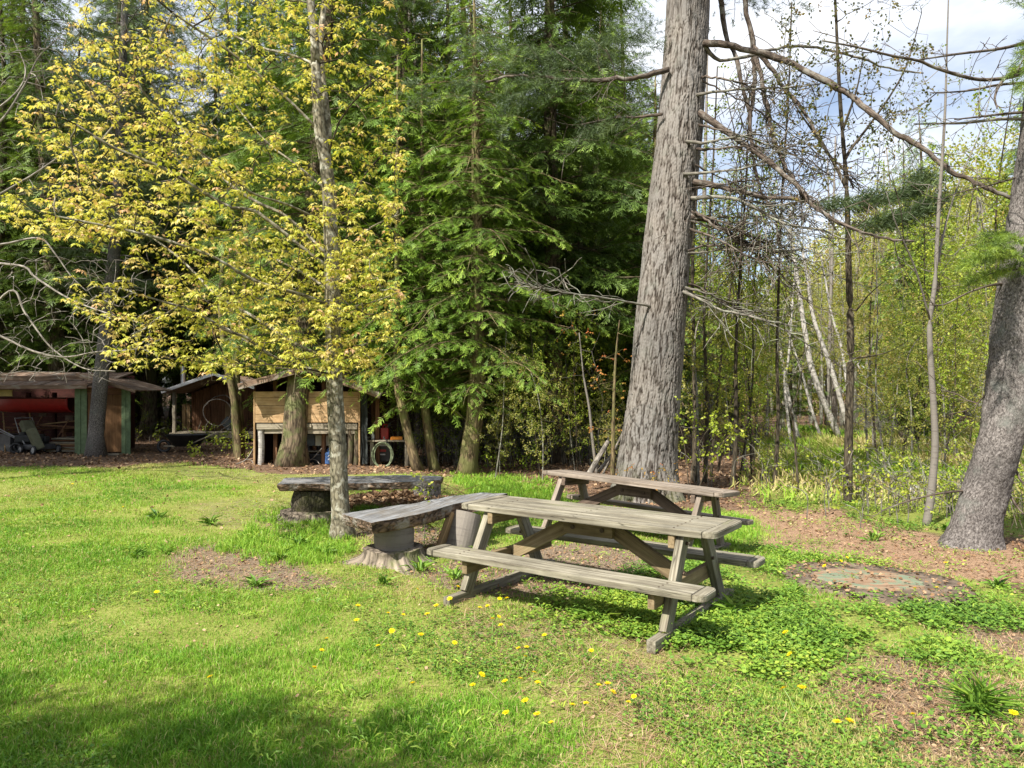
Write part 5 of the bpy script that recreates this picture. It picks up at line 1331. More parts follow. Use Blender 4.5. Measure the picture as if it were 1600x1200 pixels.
# ------------------------------------------------------------------ the big pine
def make_big_pine():
    r = np.random.default_rng(9)
    D = 11.2
    def tp(px, py): return P(px, py, D)
    base = P(1010, 778, D); base[2] = gz(base[0], base[1]) - .05
    T = base_thing('pine_tree', 'huge old pine with furrowed grey bark behind the far picnic table', 'tree', base)
    ctr = curve([(1008, 790), (1010, 745), (1013, 700), (1024, 600), (1032, 503), (1045, 360), (1053, 280), (1062, 200), (1072, 67), (1080, -80), (1090, -260), (1100, -480), (1110, -900)], 120)
    wpx = np.interp(ctr[:, 1], [-900, -480, -260, -80, 67, 200, 360, 503, 600, 700, 745, 790], [30, 48, 56, 62, 66, 69, 73, 76, 79, 87, 97, 116])
    c3 = np.array([tp(x, y) for x, y in ctr]); rad = wpx / 2 / F * D
    s = np.concatenate([[0], np.cumsum(np.linalg.norm(np.diff(c3, axis=0), axis=1))])
    # fine mesh, ridged bark
    zs = np.concatenate([np.arange(0, 7.6, .0125), np.arange(7.6, s[-1], .09)]); n = 300
    cc = np.stack([np.interp(zs, s, c3[:, k]) for k in range(3)], 1); rr = np.interp(zs, s, rad)
    a = np.arange(n) / n * 6.283
    A_, Z_ = np.meshgrid(a, zs); ca, sa = np.cos(A_), np.sin(A_)
    R0 = .46
    gx, gy = ca * R0, sa * R0
    wx_ = fbm(gx * 5, gy * 5, Z_ * 2.5, 2, 61) - .5
    def ridge(f, fz, sd): return 1 - np.abs(2 * vnoise(gx * f + wx_ * 1.2, gy * f + wx_ * 1.2, Z_ * fz, sd) - 1)
    rg = ridge(34, 8.5, 62); rg2 = ridge(52, 19, 63); rg3 = vnoise(gx * 80, gy * 80, Z_ * 60, 64)
    f1 = fbm(gx * 21 + wx_ * 2, gy * 21 + wx_ * 2, Z_ * 2.9, 3, 66); f2 = fbm(gx * 44, gy * 44, Z_ * 7.5, 2, 67)
    crack = np.clip(1 - np.abs(f1 - .5) / .08, 0, 1) * .8 + .35 * np.clip(1 - np.abs(f2 - .5) / .06, 0, 1) + .15 * np.clip((rg - .7) / .3, 0, 1); crack = np.clip(crack, 0, 1)
    lump = fbm(gx * 2.2, gy * 2.2, Z_ * 1.1, 3, 65) - .5
    hgt = (1 - crack) * .018 + (rg3 - .5) * .009 + lump * .035
    roots = np.zeros_like(A_)
    for ra, rl, rw in ((3.5, .26, .4), (4.6, .14, .35), (5.5, .22, .35), (.3, .12, .4), (1.6, .2, .5), (2.6, .15, .3)):
        roots = np.maximum(roots, rl * np.exp(-(np.angle(np.exp(1j * (A_ - ra))) / rw) ** 2))
    fl = np.clip(1 - Z_ / .75, 0, 1) ** 2.4
    rad2 = rr[:, None] - .012 + hgt + roots * fl
    v = np.stack([cc[:, 0:1] + rad2 * ca, cc[:, 1:2] + rad2 * sa, np.broadcast_to(cc[:, 2:3], A_.shape)], -1)
    mb = WMB(); i = np.arange(len(zs) - 1)[:, None] * n; j = np.arange(n)[None]; j2 = (j + 1) % n
    mb.add(v.reshape(-1, 3), np.stack([i + j, i + j2, i + n + j2, i + n + j], -1).reshape(-1, 4), (1 - crack).ravel(), np.stack([gx, gy, Z_], -1).reshape(-1, 3))
    mb.build('trunk', M['pine_bark'], T, True)
    # limbs: (pixel, pixel, depth offset towards or away), half-width in pixels at the start and end
    c6 = lambda x, y: (1040 + x * .35, 60 + y * .35)
    limbs = [
        ([c6(150, 330), c6(300, 440), c6(430, 530), c6(540, 620), c6(620, 700), c6(700, 780), c6(830, 850), c6(950, 885), c6(1110, 905)], [0, -.3, -.6, -.9, -1.1, -1.3, -1.6, -1.9, -2.2], 5.2, 1.6, 'limb'),
        ([c6(125, 640), c6(220, 662), c6(300, 680), c6(450, 710), c6(640, 722), c6(720, 790)], [0, -.15, -.3, -.6, -1.0, -1.2], 5.0, 2.5, 'limb'),
        ([c6(110, 795), c6(180, 815), c6(250, 850), c6(350, 920), c6(430, 940), c6(515, 950)], [0, .1, .2, .3, .4, .6], 5.0, 3.0, 'limb'),
        ([c6(110, 713), c6(200, 716), c6(300, 722), c6(400, 760), c6(480, 800), c6(560, 835), c6(700, 855), c6(830, 900)], [0, -.2, -.4, -.6, -.7, -.9, -1.1, -1.3], 3.4, 1.2, 'limb_grey'),
        ([c6(110, 712), c6(300, 720), c6(480, 745), c6(640, 735), c6(830, 732)], [0, -.3, -.5, -.7, -1.0], 2.4, .9, 'twig'),
        ([c6(170, 20), c6(300, 35), c6(470, 70), c6(560, 110), c6(720, 200), c6(850, 270), c6(950, 345), c6(1050, 430), c6(1150, 490), c6(1250, 570), c6(1350, 630), c6(1450, 680), c6(1555, 715)], [0, -.2, -.4, -.6, -.9, -1.1, -1.3, -1.5, -1.6, -1.8, -1.9, -2.0, -2.1], 5.5, 3.2, 'limb'),
        ([c6(160, 20), c6(250, 95), c6(400, 65), c6(500, 40), c6(600, 25), c6(760, 60), c6(900, 95), c6(1000, 130), c6(1150, 155)], [0, .1, .1, .2, .3, .4, .5, .6, .7], 3.2, 1.2, 'limb_grey'),
        ([c6(100, 257), c6(250, 240), c6(400, 225), c6(520, 215), c6(690, 205)], [0, -.2, -.4, -.5, -.7], 2.6, .9, 'limb_grey'),
        ([c6(90, 460), c6(200, 465), c6(280, 450), c6(400, 435), c6(470, 440)], [-.1, -.3, -.4, -.5, -.6], 2.6, .9, 'limb_grey'),
        ([c6(80, 606), c6(180, 600), c6(300, 590), c6(390, 572), c6(460, 555)], [-.1, -.3, -.4, -.6, -.7], 2.6, .9, 'limb_grey'),
        ([(1088, -160), (1116, -70), c6(270, -20), c6(320, 100), c6(350, 250), c6(380, 350), c6(385, 480), c6(400, 560), c6(430, 680), c6(490, 780), c6(510, 900), c6(550, 1000)], [.25, .6, .9, .8, .8, .8, .8, .8, .9, 1.0, 1.1, 1.2], 4.2, 1.5, 'limb'),
        ([(1090, -200), (1140, -90), c6(380, -20), c6(395, 80), c6(400, 200), c6(380, 350)], [.25, .6, .8, .8, .8, .8], 4.4, 3.4, 'limb'),
        ([c6(395, 60), c6(425, 170), c6(460, 330), c6(490, 440), c6(540, 560), c6(600, 660), c6(630, 712)], [.8, .6, .3, .0, -.3, -.7, -1.05], 4.0, 2.6, 'limb'),
        ([c6(395, 40), c6(480, 150), c6(540, 240), c6(620, 340), c6(680, 440), c6(740, 540), c6(800, 600), c6(840, 670)], [.8, .7, .5, .3, .2, .1, .0, -.1], 3.8, 1.4, 'limb'),
        ([(1045, 108), (1000, 122), (950, 127), (900, 126), (862, 124), (800, 120), (760, 128)], [0, .0, .1, .2, .3, .4, .5], 4.4, 1.8, 'limb'),
        ([(1035, 178), (1000, 184), (960, 188), (900, 200)], [0, .2, .4, .6], 2.6, 1.0, 'limb'),
        ([(1020, 479), (990, 474), (940, 466), (880, 458), (840, 452), (803, 448)], [0, -.2, -.5, -.8, -1.0, -1.2], 2.0, .8, 'limb_grey'),
        ([(1065, 455), (1090, 466), (1130, 486), (1170, 495), (1205, 502), (1245, 510)], [0, -.2, -.4, -.5, -.6, -.7], 2.6, 1.2, 'limb_grey'),
        ([(1060, 440), (1095, 452), (1140, 480), (1200, 490)], [0, .2, .4, .6], 2.4, 1.0, 'limb'),
    ]
    for q in range(15):   # thin dead sprays hanging off the sunny side
        y0 = r.uniform(110, 500); x0 = float(np.interp(y0, [67, 200, 360, 503], [1100, 1090, 1078, 1066])); L = r.uniform(90, 260); s_ = r.uniform(-.45, .6)
        limbs.append(([(x0, y0), (x0 + L * .3, y0 + L * .3 * s_ + 4), (x0 + L * .65, y0 + L * .65 * s_ + 16), (x0 + L, y0 + L * s_ + L * .16 + r.uniform(-10, 20))], [0, -.3 + .5 * r.uniform(-1, 1), r.uniform(-1, .8), r.uniform(-1.4, 1.2)], r.uniform(1.3, 2.2), .5, 'limb' if q % 3 else 'limb_grey'))
    tips = []
    for k, (pts, dz, w0, w1, m) in enumerate(limbs):
        S = Skel(); p3 = [P(x, y, D - .25 + z) for (x, y), z in zip(pts, dz)]
        ids = S.path(p3, -1, .10); nm = len(ids)
        kk = np.cumsum(r.normal(0, .006, (nm, 3)), 0) + r.normal(0, .007, (nm, 3)); kk -= np.linspace(0, 1, nm)[:, None] * kk[-1]; kk[:2] = 0
        for q, i in enumerate(ids): S.p[i] = S.p[i] + kk[q]
        # side twigs, some broken short
        nt = {0: 20, 1: 16, 2: 14, 3: 20, 4: 12, 5: 10, 14: 16, 15: 9, 16: 30, 10: 22, 13: 20, 12: 18}.get(k, 9 if k < 19 else 26)
        for _ in range(nt):
            i = int(r.uniform(.25, 1) * (nm - 1)); p0 = S.p[ids[i]]; t = norm(S.p[ids[min(i + 2, nm - 1)]] - S.p[ids[max(0, i - 2)]])
            d = norm(t * r.uniform(.3, .9) + np.array([r.normal(0, .5), r.normal(0, .6), r.normal(-.05 if k != 16 else .25, .45)])); L = r.uniform(.25, .9) if k not in (16,) else r.uniform(.3, .6)
            q = [p0, p0 + d * L * .5 + r.normal(0, .04, 3), p0 + d * L + r.normal(0, .06, 3) + np.array([0, 0, .08 * L])]
            j = S.path(q, ids[i], .08)
            for _ in range(2):
                u = j[r.integers(1, len(j))]; d2 = norm(d + r.normal(0, .7, 3)); S.path([S.p[u], S.p[u] + d2 * L * .25, S.p[u] + d2 * L * .45 + np.array([0, 0, -.03])], u, .07)
        R = S.radii(.0042, 2.6); R = np.minimum(R, .012)
        ww = np.linspace(w0, w1, nm)
        for q, i in enumerate(ids): R[i] = ww[q] / F * S.p[i][1] * (1 + .1 * math.sin(q * .9))
        mb = WMB(); S.tubes(mb, R, .012, .10)
        mb.build('dead_limb' if m != 'limb' else 'limb', M[m], T, True)
        if k in (0, 14, 15): tips.append((k, S, ids))
    # soft needle plumes low on the long limb, and the live crown to the left and above
    mb = WMB(); pos, dd = [], []
    def plume(path, n, spread, L0):
        c = curve(path, 60)
        for _ in range(n):
            t = r.uniform(0, 1); i = int(t * (len(c) - 2)); tt = norm(c[i + 1] - c[i]); pos.append(c[i] + r.normal(0, spread, 3) * np.array([1, 1.4, .5])); dd.append(norm(tt + r.normal(0, .22, 3)))
    plume([P(*c6(650, 745), D - 1.3), P(*c6(800, 735), D - 1.5), P(*c6(950, 715), D - 1.6), P(*c6(1060, 690), D - 1.7), P(*c6(1150, 640), D - 1.8)], 150, .10, .3)
    plume([P(*c6(840, 850), D - 1.6), P(*c6(950, 830), D - 1.7), P(*c6(1060, 800), D - 1.8), P(*c6(1180, 745), D - 1.9)], 130, .075, .3)
    for (x0, y0, x1, y1, n) in ((980, 110, 840, 85, 60), (930, 125, 760, 150, 70), (880, 126, 720, 70, 80), (1000, 186, 900, 215, 50), (900, 90, 1010, 60, 60), (760, 128, 650, 160, 60), (860, 124, 780, 200, 50)):
        plume([P(x0, y0, D + .1), P((x0 + x1) / 2, (y0 + y1) / 2 - 8, D + r.uniform(-.4, .5)), P(x1, y1, D + r.uniform(-.6, .9))], n, .16, .3)
    # crown above the frame
    for _ in range(26):
        h = r.uniform(-560, -40); az = r.uniform(0, 6.283); L = r.uniform(2.2, 4.0); b = P(1085 - h * .02, h, D); e = b + np.array([math.cos(az) * L, math.sin(az) * L, r.uniform(-.6, .5)])
        tb = WMB() if False else None
        plume([b * .7 + e * .3, b * .4 + e * .6 + np.array([0, 0, .1]), e], 55, .22, .3)
    pos = np.array(pos); dd = np.array(dd); Rm = frames_from(dd, roll=r.uniform(0, 6, len(dd)))
    w = r.integers(0, 2, len(pos))
    for k in range(2): scatter(mb, T_PIN[k][0], T_PIN[k][1], pos[w == k], Rm[w == k], r.uniform(.2, .36, (w == k).sum()), np.clip(r.normal(.5, .2, (w == k).sum()), 0, 1))
    mb.build('crown', M['pine_leaf'], T)
make_big_pine()

# ------------------------------------------------------------------ the leaning spruce at the right edge
def make_leaning():
    r = np.random.default_rng(19)
    g = G(1525, 858); D = g[1]
    T = base_thing('spruce_tree', 'leaning spruce with scaly grey bark at the right edge of the ground cover', 'tree', g)
    ctr = curve([(1508, 880), (1517, 850), (1528, 810), (1541, 760), (1560, 700), (1572, 640), (1580, 560), (1588, 480), (1597, 400), (1610, 300), (1625, 180), (1640, 60), (1660, -120), (1680, -420)], 90)
    wpx = np.interp(ctr[:, 1], [-420, 60, 300, 400, 480, 560, 640, 700, 760, 810, 850, 880], [22, 44, 52, 56, 60, 62, 63, 65, 66, 69, 84, 104])
    c3 = np.array([P(x, y, D + .18) for x, y in ctr]); rad = wpx / 2 / F * D
    s = np.concatenate([[0], np.cumsum(np.linalg.norm(np.diff(c3, axis=0), axis=1))])
    zs = np.concatenate([np.arange(0, 4.6, .02), np.arange(4.6, s[-1], .12)]); n = 96
    cc = np.stack([np.interp(zs, s, c3[:, k]) for k in range(3)], 1); rr = np.interp(zs, s, rad); a = np.arange(n) / n * 6.283
    A_, Z_ = np.meshgrid(a, zs); ca, sa = np.cos(A_), np.sin(A_); gx, gy = ca * .23, sa * .23
    hg = (fbm(gx * 9, gy * 9, Z_ * 4, 3, 71) - .5) * .035 + (fbm(gx * 40, gy * 40, Z_ * 30, 2, 72) - .5) * .014
    for _ in range(46):   # knots where branches dropped
        z0, a0 = r.uniform(.4, 4.4), r.uniform(0, 6.283); q = np.angle(np.exp(1j * (A_ - a0))) * .23; hg = hg + .016 * np.exp(-((q / .03) ** 2 + ((Z_ - z0) / .03) ** 2)) - .014 * np.exp(-((q / .014) ** 2 + ((Z_ - z0) / .014) ** 2))
    roots = np.zeros_like(A_)
    for ra, rl, rw in ((3.3, .24, .4), (4.5, .12, .3), (5.6, .16, .35), (.4, .2, .4), (2.0, .2, .5)): roots = np.maximum(roots, rl * np.exp(-(np.angle(np.exp(1j * (A_ - ra))) / rw) ** 2))
    rad2 = rr[:, None] + hg + roots * np.clip(1 - Z_ / .42, 0, 1) ** 2.2
    v = np.stack([cc[:, 0:1] + rad2 * ca, cc[:, 1:2] + rad2 * sa, np.broadcast_to(cc[:, 2:3], A_.shape)], -1)
    mb = WMB(); i = np.arange(len(zs) - 1)[:, None] * n; j = np.arange(n)[None]; j2 = (j + 1) % n
    mb.add(v.reshape(-1, 3), np.stack([i + j, i + j2, i + n + j2, i + n + j], -1).reshape(-1, 4), .5, np.stack([gx, gy, Z_], -1).reshape(-1, 3))
    mb.build('trunk', M['grey_bark'], T, True)
    c6 = lambda x, y: (1040 + x * .35, 60 + y * .35)
    c7 = lambda x, y: (1160 + x * .35, 420 + y * .35)
    limbs = [([c6(1680, 60), c6(1600, 145), c6(1540, 172), c6(1430, 185), c6(1330, 170), c6(1200, 130), c6(1130, 100), c6(1000, 75), c6(860, 40), c6(700, 10)], -.9, 3.6, 1.4, 'limb'),
             ([c6(1640, 10), c6(1500, 45), c6(1300, 70), c6(1120, 97)], -.6, 3.0, 1.2, 'limb'),
             ([c6(1650, 195), c6(1490, 207), c6(1340, 235), c6(1180, 243)], -.3, 2.6, .9, 'limb'),
             ([c6(1660, 362), c6(1500, 360), c6(1340, 377), c6(1240, 380), c6(1110, 382)], -.3, 3.0, 1.2, 'limb_grey'),
             ([c6(1660, 325), c6(1500, 338), c6(1400, 350), c6(1290, 362)], -.5, 2.6, 1.0, 'limb'),
             ([c6(1640, 120), c6(1560, 150), c6(1500, 195), c6(1470, 260), c6(1480, 312)], -.7, 3.2, 1.2, 'limb'),
             ([c6(1600, 610), c6(1450, 655), c6(1300, 690), c6(1200, 740)], .3, 1.6, .7, 'limb'),
             ([c7(1170, 68), c7(1100, 75), c7(1000, 110), c7(900, 160), c7(830, 160)], -.2, 2.2, .8, 'limb'),
             ([c7(1130, 490), c7(1050, 600), c7(960, 560), c7(880, 540)], .3, 1.6, .7, 'limb'),
             ([c7(1150, 965), c7(1200, 1020), c7(1240, 1080), c7(1275, 1100)], -.3, 2.6, 1.2, 'limb'),
             ([c7(1180, 790), c7(1215, 880), c7(1245, 950), c7(1290, 985)], -.2, 2.4, 1.2, 'limb'),
             ([c7(985, 990), c7(900, 1000), c7(800, 1020), c7(700, 1050), c7(620, 1080)], .4, 2.0, .8, 'limb')]
    for k, (pts, dz, w0, w1, m) in enumerate(limbs):
        S = Skel(); nn = len(pts); ids = S.path([P(x, y, D + .18 + dz * q / (nn - 1)) for q, (x, y) in enumerate(pts)], -1, .08); nm = len(ids)
        for _ in range(7):
            i = int(r.uniform(.2, 1) * (nm - 1)); p0 = S.p[ids[i]]; t = norm(S.p[ids[min(i + 2, nm - 1)]] - S.p[ids[max(0, i - 2)]]); d = norm(t * .6 + r.normal(0, .55, 3)); L = r.uniform(.12, .5)
            j = S.path([p0, p0 + d * L * .5, p0 + d * L + r.normal(0, .04, 3)], ids[i], .06); u = j[-2]; S.path([S.p[u], S.p[u] + norm(d + r.normal(0, .7, 3)) * L * .4], u, .06)
        R = np.minimum(S.radii(.003, 2.6), .008); ww = np.linspace(w0, w1, nm)
        for q, i in enumerate(ids): R[i] = ww[q] / F * S.p[i][1]
        mb = WMB(); S.tubes(mb, R, .012, .1); mb.build('limb' if m == 'limb' else 'dead_limb', M[m], T, True)
    # green boughs
    mb = WMB(); tw = WMB(); pos, dd = [], []
    for (x0, y0, x1, y1, dz, n) in ((1590, 395, 1510, 412, -.5, 90), (1600, 380, 1545, 372, -.7, 80), (1600, 420, 1520, 440, -.4, 70), (1600, 405, 1530, 392, -.9, 70), (1620, 60, 1590, 110, -.5, 60), (1625, 100, 1600, 140, -.8, 40), (1600, 470, 1560, 490, .4, 40), (1640, 20, 1560, -20, -.5, 80), (1650, -60, 1560, -80, .3, 100), (1660, -120, 1760, -100, -.3, 100), (1600, 560, 1680, 600, .4, 60)):
        c = curve([P(x0, y0, D), P((x0 + x1) / 2, (y0 + y1) / 2 - 6, D + dz * .5), P(x1, y1, D + dz)], 30); tube(tw, c, np.linspace(.012, .004, len(c)), 5)
        for _ in range(n):
            i = r.integers(2, len(c) - 1); tt = norm(c[i] - c[i - 1]); sd = norm(np.cross(tt, [0, 0, 1])) * r.choice([-1, 1]); pos.append(c[i] + r.normal(0, .03, 3)); dd.append(norm(tt + sd * r.uniform(.2, 1.1) + np.array([0, 0, r.normal(-.1, .18)])))
    pos = np.array(pos); Rm = frames_from(np.array(dd), roll=r.uniform(0, 6, len(dd)))
    scatter(mb, T_PIN[0][0], T_PIN[0][1], pos, Rm, r.uniform(.10, .2, len(pos)), np.clip(r.normal(.62, .2, len(pos)), 0, 1))
    tw.build('green_bough', M['limb'], T, True); mb.build('crown', M['hem_leaf'], T)
make_leaning()

# ------------------------------------------------------------------ conifers
def conifer(seed, H, r0, h0, Lmax, nb, kind='hemlock', slen=.42, dens=1.0, prof=.75, droop=.35, lean=(0, 0), bend=.15, trunk=None, up0=.25):
    """Trunk + limbs mesh and crown mesh, base at the origin."""
    r = np.random.default_rng(seed)
    t = np.linspace(0, 1, 26)
    if trunk is None:
        p = np.stack([lean[0] * t + bend * np.sin(t * 5 + seed) * t, lean[1] * t + bend * np.cos(t * 4 + seed) * t, t * H - .08], 1)
    else: p = trunk; 
    rad = r0 * (1 - t) ** .8 + .012 + r0 * .55 * np.clip(1 - t * H / .5, 0, 1) ** 2
    wood = MB(); tube(wood, p, rad, 16, wob=.09, seed=seed)
    pos, dr, sc, tin = [], [], [], []
    for k in range(int(nb * 1.9)):
        small = k >= nb; f = ((k % nb) + r.uniform(0, 1)) / nb; h = h0 + (H - h0) * f ** .95
        L = Lmax * ((1 - f) ** prof * .95 + .06) * (r.uniform(.22, .5) if small else r.uniform(.55, 1.2)) * (.72 + .28 * min(1, f / .12))
        az = k * 2.399 + r.normal(0, .35); el = up0 * (1 - .4 * f) + r.normal(0, .2)
        b = np.array([np.interp(h, p[:, 2], p[:, i]) for i in range(3)])
        s = np.linspace(0, 1, 8); dx = L * s; dz = L * (math.sin(el) * s - droop * s ** 2)
        c = b + np.stack([np.cos(az) * dx, np.sin(az) * dx, dz], 1) + np.cumsum(r.normal(0, .03 * L / 3, (8, 3)), 0)
        tube(wood, c, np.linspace(.006 + .0085 * L, .003, 8), 5, cap=False, seed=k)
        m = max(2, int(L / (.17 / dens)))
        for q in range(m):
            u = (.06 if small else .18) + (.94 if small else .82) * (q + r.uniform(0, 1)) / m; bp = np.array([np.interp(u, s, c[:, i]) for i in range(3)])
            ax = norm(np.array([np.interp(min(1, u + .1), s, c[:, i]) for i in range(3)]) - np.array([np.interp(u - .1, s, c[:, i]) for i in range(3)]))
            sd = norm(np.cross(ax, [0, 0, 1])) * (1 if q % 2 else -1)
            l = (.36 * L * (1 - u) + .18) * r.uniform(.6, 1.2)
            d = norm(ax * r.uniform(.45, .9) + sd * r.uniform(.6, 1) + np.array([0, 0, r.normal(-.12, .12)]))
            ns = max(1, int(l / .17))
            if l > .3: tube(wood, np.array([bp, bp + d * l * .55, bp + d * l + np.array([0, 0, -.12 * l])]), [.005, .004, .002], 3, cap=False)
            for w in range(ns):
                v = (w + .6) / ns; sp = bp + d * l * v + np.array([0, 0, -.12 * l * v * v])
                for sg in ((1, -1) if w < ns - 1 else (0,)):
                    s2 = np.cross(d, [0, 0, 1]) * sg
                    dd = norm(d * (.75 if sg else 1) + s2 * r.uniform(.5, .9) + np.array([0, 0, r.normal(-.24, .16)]))
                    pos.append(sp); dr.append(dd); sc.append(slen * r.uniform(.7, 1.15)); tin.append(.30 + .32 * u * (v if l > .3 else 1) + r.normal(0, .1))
    pos = np.array(pos); dr = np.array(dr); n = len(pos); sc = np.array(sc); tin = np.array(tin)
    Rm = frames_from(dr, roll=r.normal(0, .35 if kind == 'hemlock' else 2, n)); crown = MB(); w = r.integers(0, 2, n)
    for k in range(2):
        q = w == k; tm = (T_HEM if kind == 'hemlock' else T_PIN)[k]
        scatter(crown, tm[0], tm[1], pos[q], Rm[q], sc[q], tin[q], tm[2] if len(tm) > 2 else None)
    return wood, crown, n

def place_conifer(label, base, wood, crown, wm, cm, name='hemlock_tree', group=None, rz=0.0):
    T = thing(name, label, 'tree', base, rz, group)
    wood.build('trunk', wm, T, True); crown.build('crown', cm, T)
    return T

g = G(733, 742)
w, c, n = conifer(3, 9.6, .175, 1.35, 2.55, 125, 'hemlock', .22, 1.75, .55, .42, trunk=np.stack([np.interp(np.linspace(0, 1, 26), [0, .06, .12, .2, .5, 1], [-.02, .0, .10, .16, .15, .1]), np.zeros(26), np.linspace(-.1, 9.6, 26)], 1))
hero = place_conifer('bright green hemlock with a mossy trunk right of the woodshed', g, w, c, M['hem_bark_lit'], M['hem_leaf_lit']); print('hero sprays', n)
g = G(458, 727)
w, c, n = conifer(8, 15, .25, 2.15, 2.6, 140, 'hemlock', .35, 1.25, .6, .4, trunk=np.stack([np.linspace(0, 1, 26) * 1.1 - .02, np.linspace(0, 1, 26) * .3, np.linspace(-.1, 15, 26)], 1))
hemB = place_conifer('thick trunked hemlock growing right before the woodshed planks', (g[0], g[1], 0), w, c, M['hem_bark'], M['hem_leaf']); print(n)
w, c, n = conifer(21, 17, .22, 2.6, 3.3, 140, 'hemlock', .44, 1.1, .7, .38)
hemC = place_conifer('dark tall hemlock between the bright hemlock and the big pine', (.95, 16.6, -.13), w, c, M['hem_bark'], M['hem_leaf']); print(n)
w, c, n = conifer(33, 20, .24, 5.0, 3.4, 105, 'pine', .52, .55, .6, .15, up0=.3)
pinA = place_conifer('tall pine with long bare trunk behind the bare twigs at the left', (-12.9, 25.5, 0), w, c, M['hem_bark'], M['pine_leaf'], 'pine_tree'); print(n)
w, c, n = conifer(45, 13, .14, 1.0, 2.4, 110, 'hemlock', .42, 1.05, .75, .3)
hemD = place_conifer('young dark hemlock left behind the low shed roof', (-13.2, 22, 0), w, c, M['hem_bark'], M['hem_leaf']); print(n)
# ------------------------------------------------------------------ small trees and saplings one can tell apart
def broadleaf(seed, trunks, A, leaf_t, size, leaf_p=.7, tip=.0032, ex=2.2, r0=None, maxd=2.2, step=.16, tint=(.45, .18), jit=.05, up=.12, leaf_r=.012, both=1):
    """Tree from given trunk lines and crown points A (all in world or all in local space)."""
    r = np.random.default_rng(seed); S = Skel(); tr = []
    for t in trunks:
        if len(S.p) and t[0] is None: tr.append(S.branch(t[1], step)); 
        else: tr.append(S.path(t, -1, step))
    nm = len(S.p)
    if len(A): S.attract(A, r, maxd, step, 0, 1, up, minnode=max(1, len(tr[0]) // 4))
    R = S.radii(tip, ex)
    if r0 is not None:
        for ids, (ra, rb) in zip(tr, r0):
            for q, i in enumerate(ids): R[i] = ra + (rb - ra) * q / max(1, len(ids) - 1)
    wood = MB(); S.tubes(wood, R, .02, .06)
    pos, tin = [], []
    for i in range(nm, len(S.p)):
        if R[i] > leaf_r: continue
        if r.uniform() < leaf_p * (1 if S.ch[i] == 0 else .55):
            for _ in range(both): pos.append(S.p[i]); tin.append(r.normal(*tint))
    crown = MB(); leaves_at(crown, leaf_t, pos, r, size, tin, jit=jit)
    return wood, crown, len(pos)

def ellpts(r, c, rad, n, hollow=0.0):
    v = rand_dirs(n, r) * (hollow + (1 - hollow) * r.uniform(0, 1, (n, 1)) ** (1 / 2.2)); return np.asarray(c) + v * np.asarray(rad)

def put_world(name, label, cat, base, wood, crown, wm, cm, group=None, wname='trunk'):
    T = base_thing(name, label, cat, base, group); wood.world = True; wood.build(wname, wm, T, True)
    if crown is not None and crown.n: crown.world = True; crown.build('crown', cm, T)
    return T
RB_ = np.random.default_rng(404)
c6 = lambda x, y: (1040 + x * .35, 60 + y * .35)
c7 = lambda x, y: (1160 + x * .35, 420 + y * .35)

# dark maple sapling against the sky
g = G(1325, 787); D = g[1]; r = RB_
tr = [[P(x, y, D) for x, y in ((1325, 789), (1325, 740), (1327, 640), (1329, 560), (1328, 480), (1326, 420), (1325, 365), (1322, 280), (1315, 190), (1310, 110), (1306, 20), (1302, -60))],
      (None, [P(1325, 250, D), P(*c6(830, 490), D + .1), P(*c6(900, 400), D + .2), P(*c6(1000, 260), D + .4), P(*c6(1080, 110), D + .5), P(1440, 20, D + .6)]),
      (None, [P(1319, 205, D), P(*c6(830, 300), D - .1), P(*c6(860, 200), D - .2), P(*c6(885, 60), D - .3)]),
      (None, [P(1325, 290, D), P(1300, 250, D + .1), P(1270, 205, D + .3), P(1240, 160, D + .4), P(1215, 100, D + .4)]),
      (None, [P(1328, 480, D), P(*c7(510, 185), D - .1), P(*c7(560, 120), D - .3), P(*c7(640, 50), D - .5)]),
      (None, [P(1328, 556, D), P(*c7(540, 395), D + .1), P(*c7(640, 375), D + .2), P(*c7(730, 330), D + .3)])]
A = []
for (cx, cy, rx, ry, n) in ((1310, 160, 120, 90, 120), (1390, 130, 70, 70, 60), (1240, 200, 50, 90, 60), (1330, 240, 90, 60, 60), (1380, 40, 90, 70, 50), (1270, 60, 70, 80, 50), (1300, 330, 80, 30, 20)):
    for _ in range(n): A.append(P(cx + rx * r.uniform(-1, 1) * .9, cy + ry * r.uniform(-1, 1) * .9, D + r.uniform(-.9, .9)))
w, c, n = broadleaf(1, tr, A, T_LEAF, .050, .8, .0025, 2.3, [(.068, .016), (.026, .006), (.022, .006), (.025, .006), (.018, .005), (.016, .005)], 1.5, .12, (.5, .25), .03, both=2)
put_world('maple_sapling', 'slim dark sapling with tiny dark leaves against the sky right of the big pine', 'tree', g, w, c, M['dark_bark'], M['dark_leaf'])

# grey birch with peeling bark
g = G(1447, 820); D = g[1]
tr = [[P(x, y, D) for x, y in ((1447, 824), (1455, 770), (1461, 700), (1459, 640), (1454, 560), (1453, 500), (1461, 440), (1466, 340), (1473, 235), (1477, 165), (1480, 60), (1484, -60))],
      (None, [P(1462, 430, D), P(1478, 350, D + .2), P(1500, 280, D + .4), P(1530, 210, D + .5), P(1550, 140, D + .6)]), (None, [P(1453, 500, D), P(1430, 420, D - .2), P(1400, 350, D - .4), P(1385, 300, D - .5)])]
A = [P(1470 + 75 * r.uniform(-1, 1), r.uniform(60, 440), D + r.uniform(-.8, .8)) for _ in range(150)]
w, c, n = broadleaf(2, tr, A, T_LEAF, .035, .5, .0022, 2.3, [(.052, .006), (.016, .004), (.014, .004)], 1.3, .12, (.4, .2), .03)
put_world('birch_tree', 'crooked grey birch with peeling bark left of the leaning spruce', 'tree', g, w, c, M['grey_birch'], M['spring_leaf'])

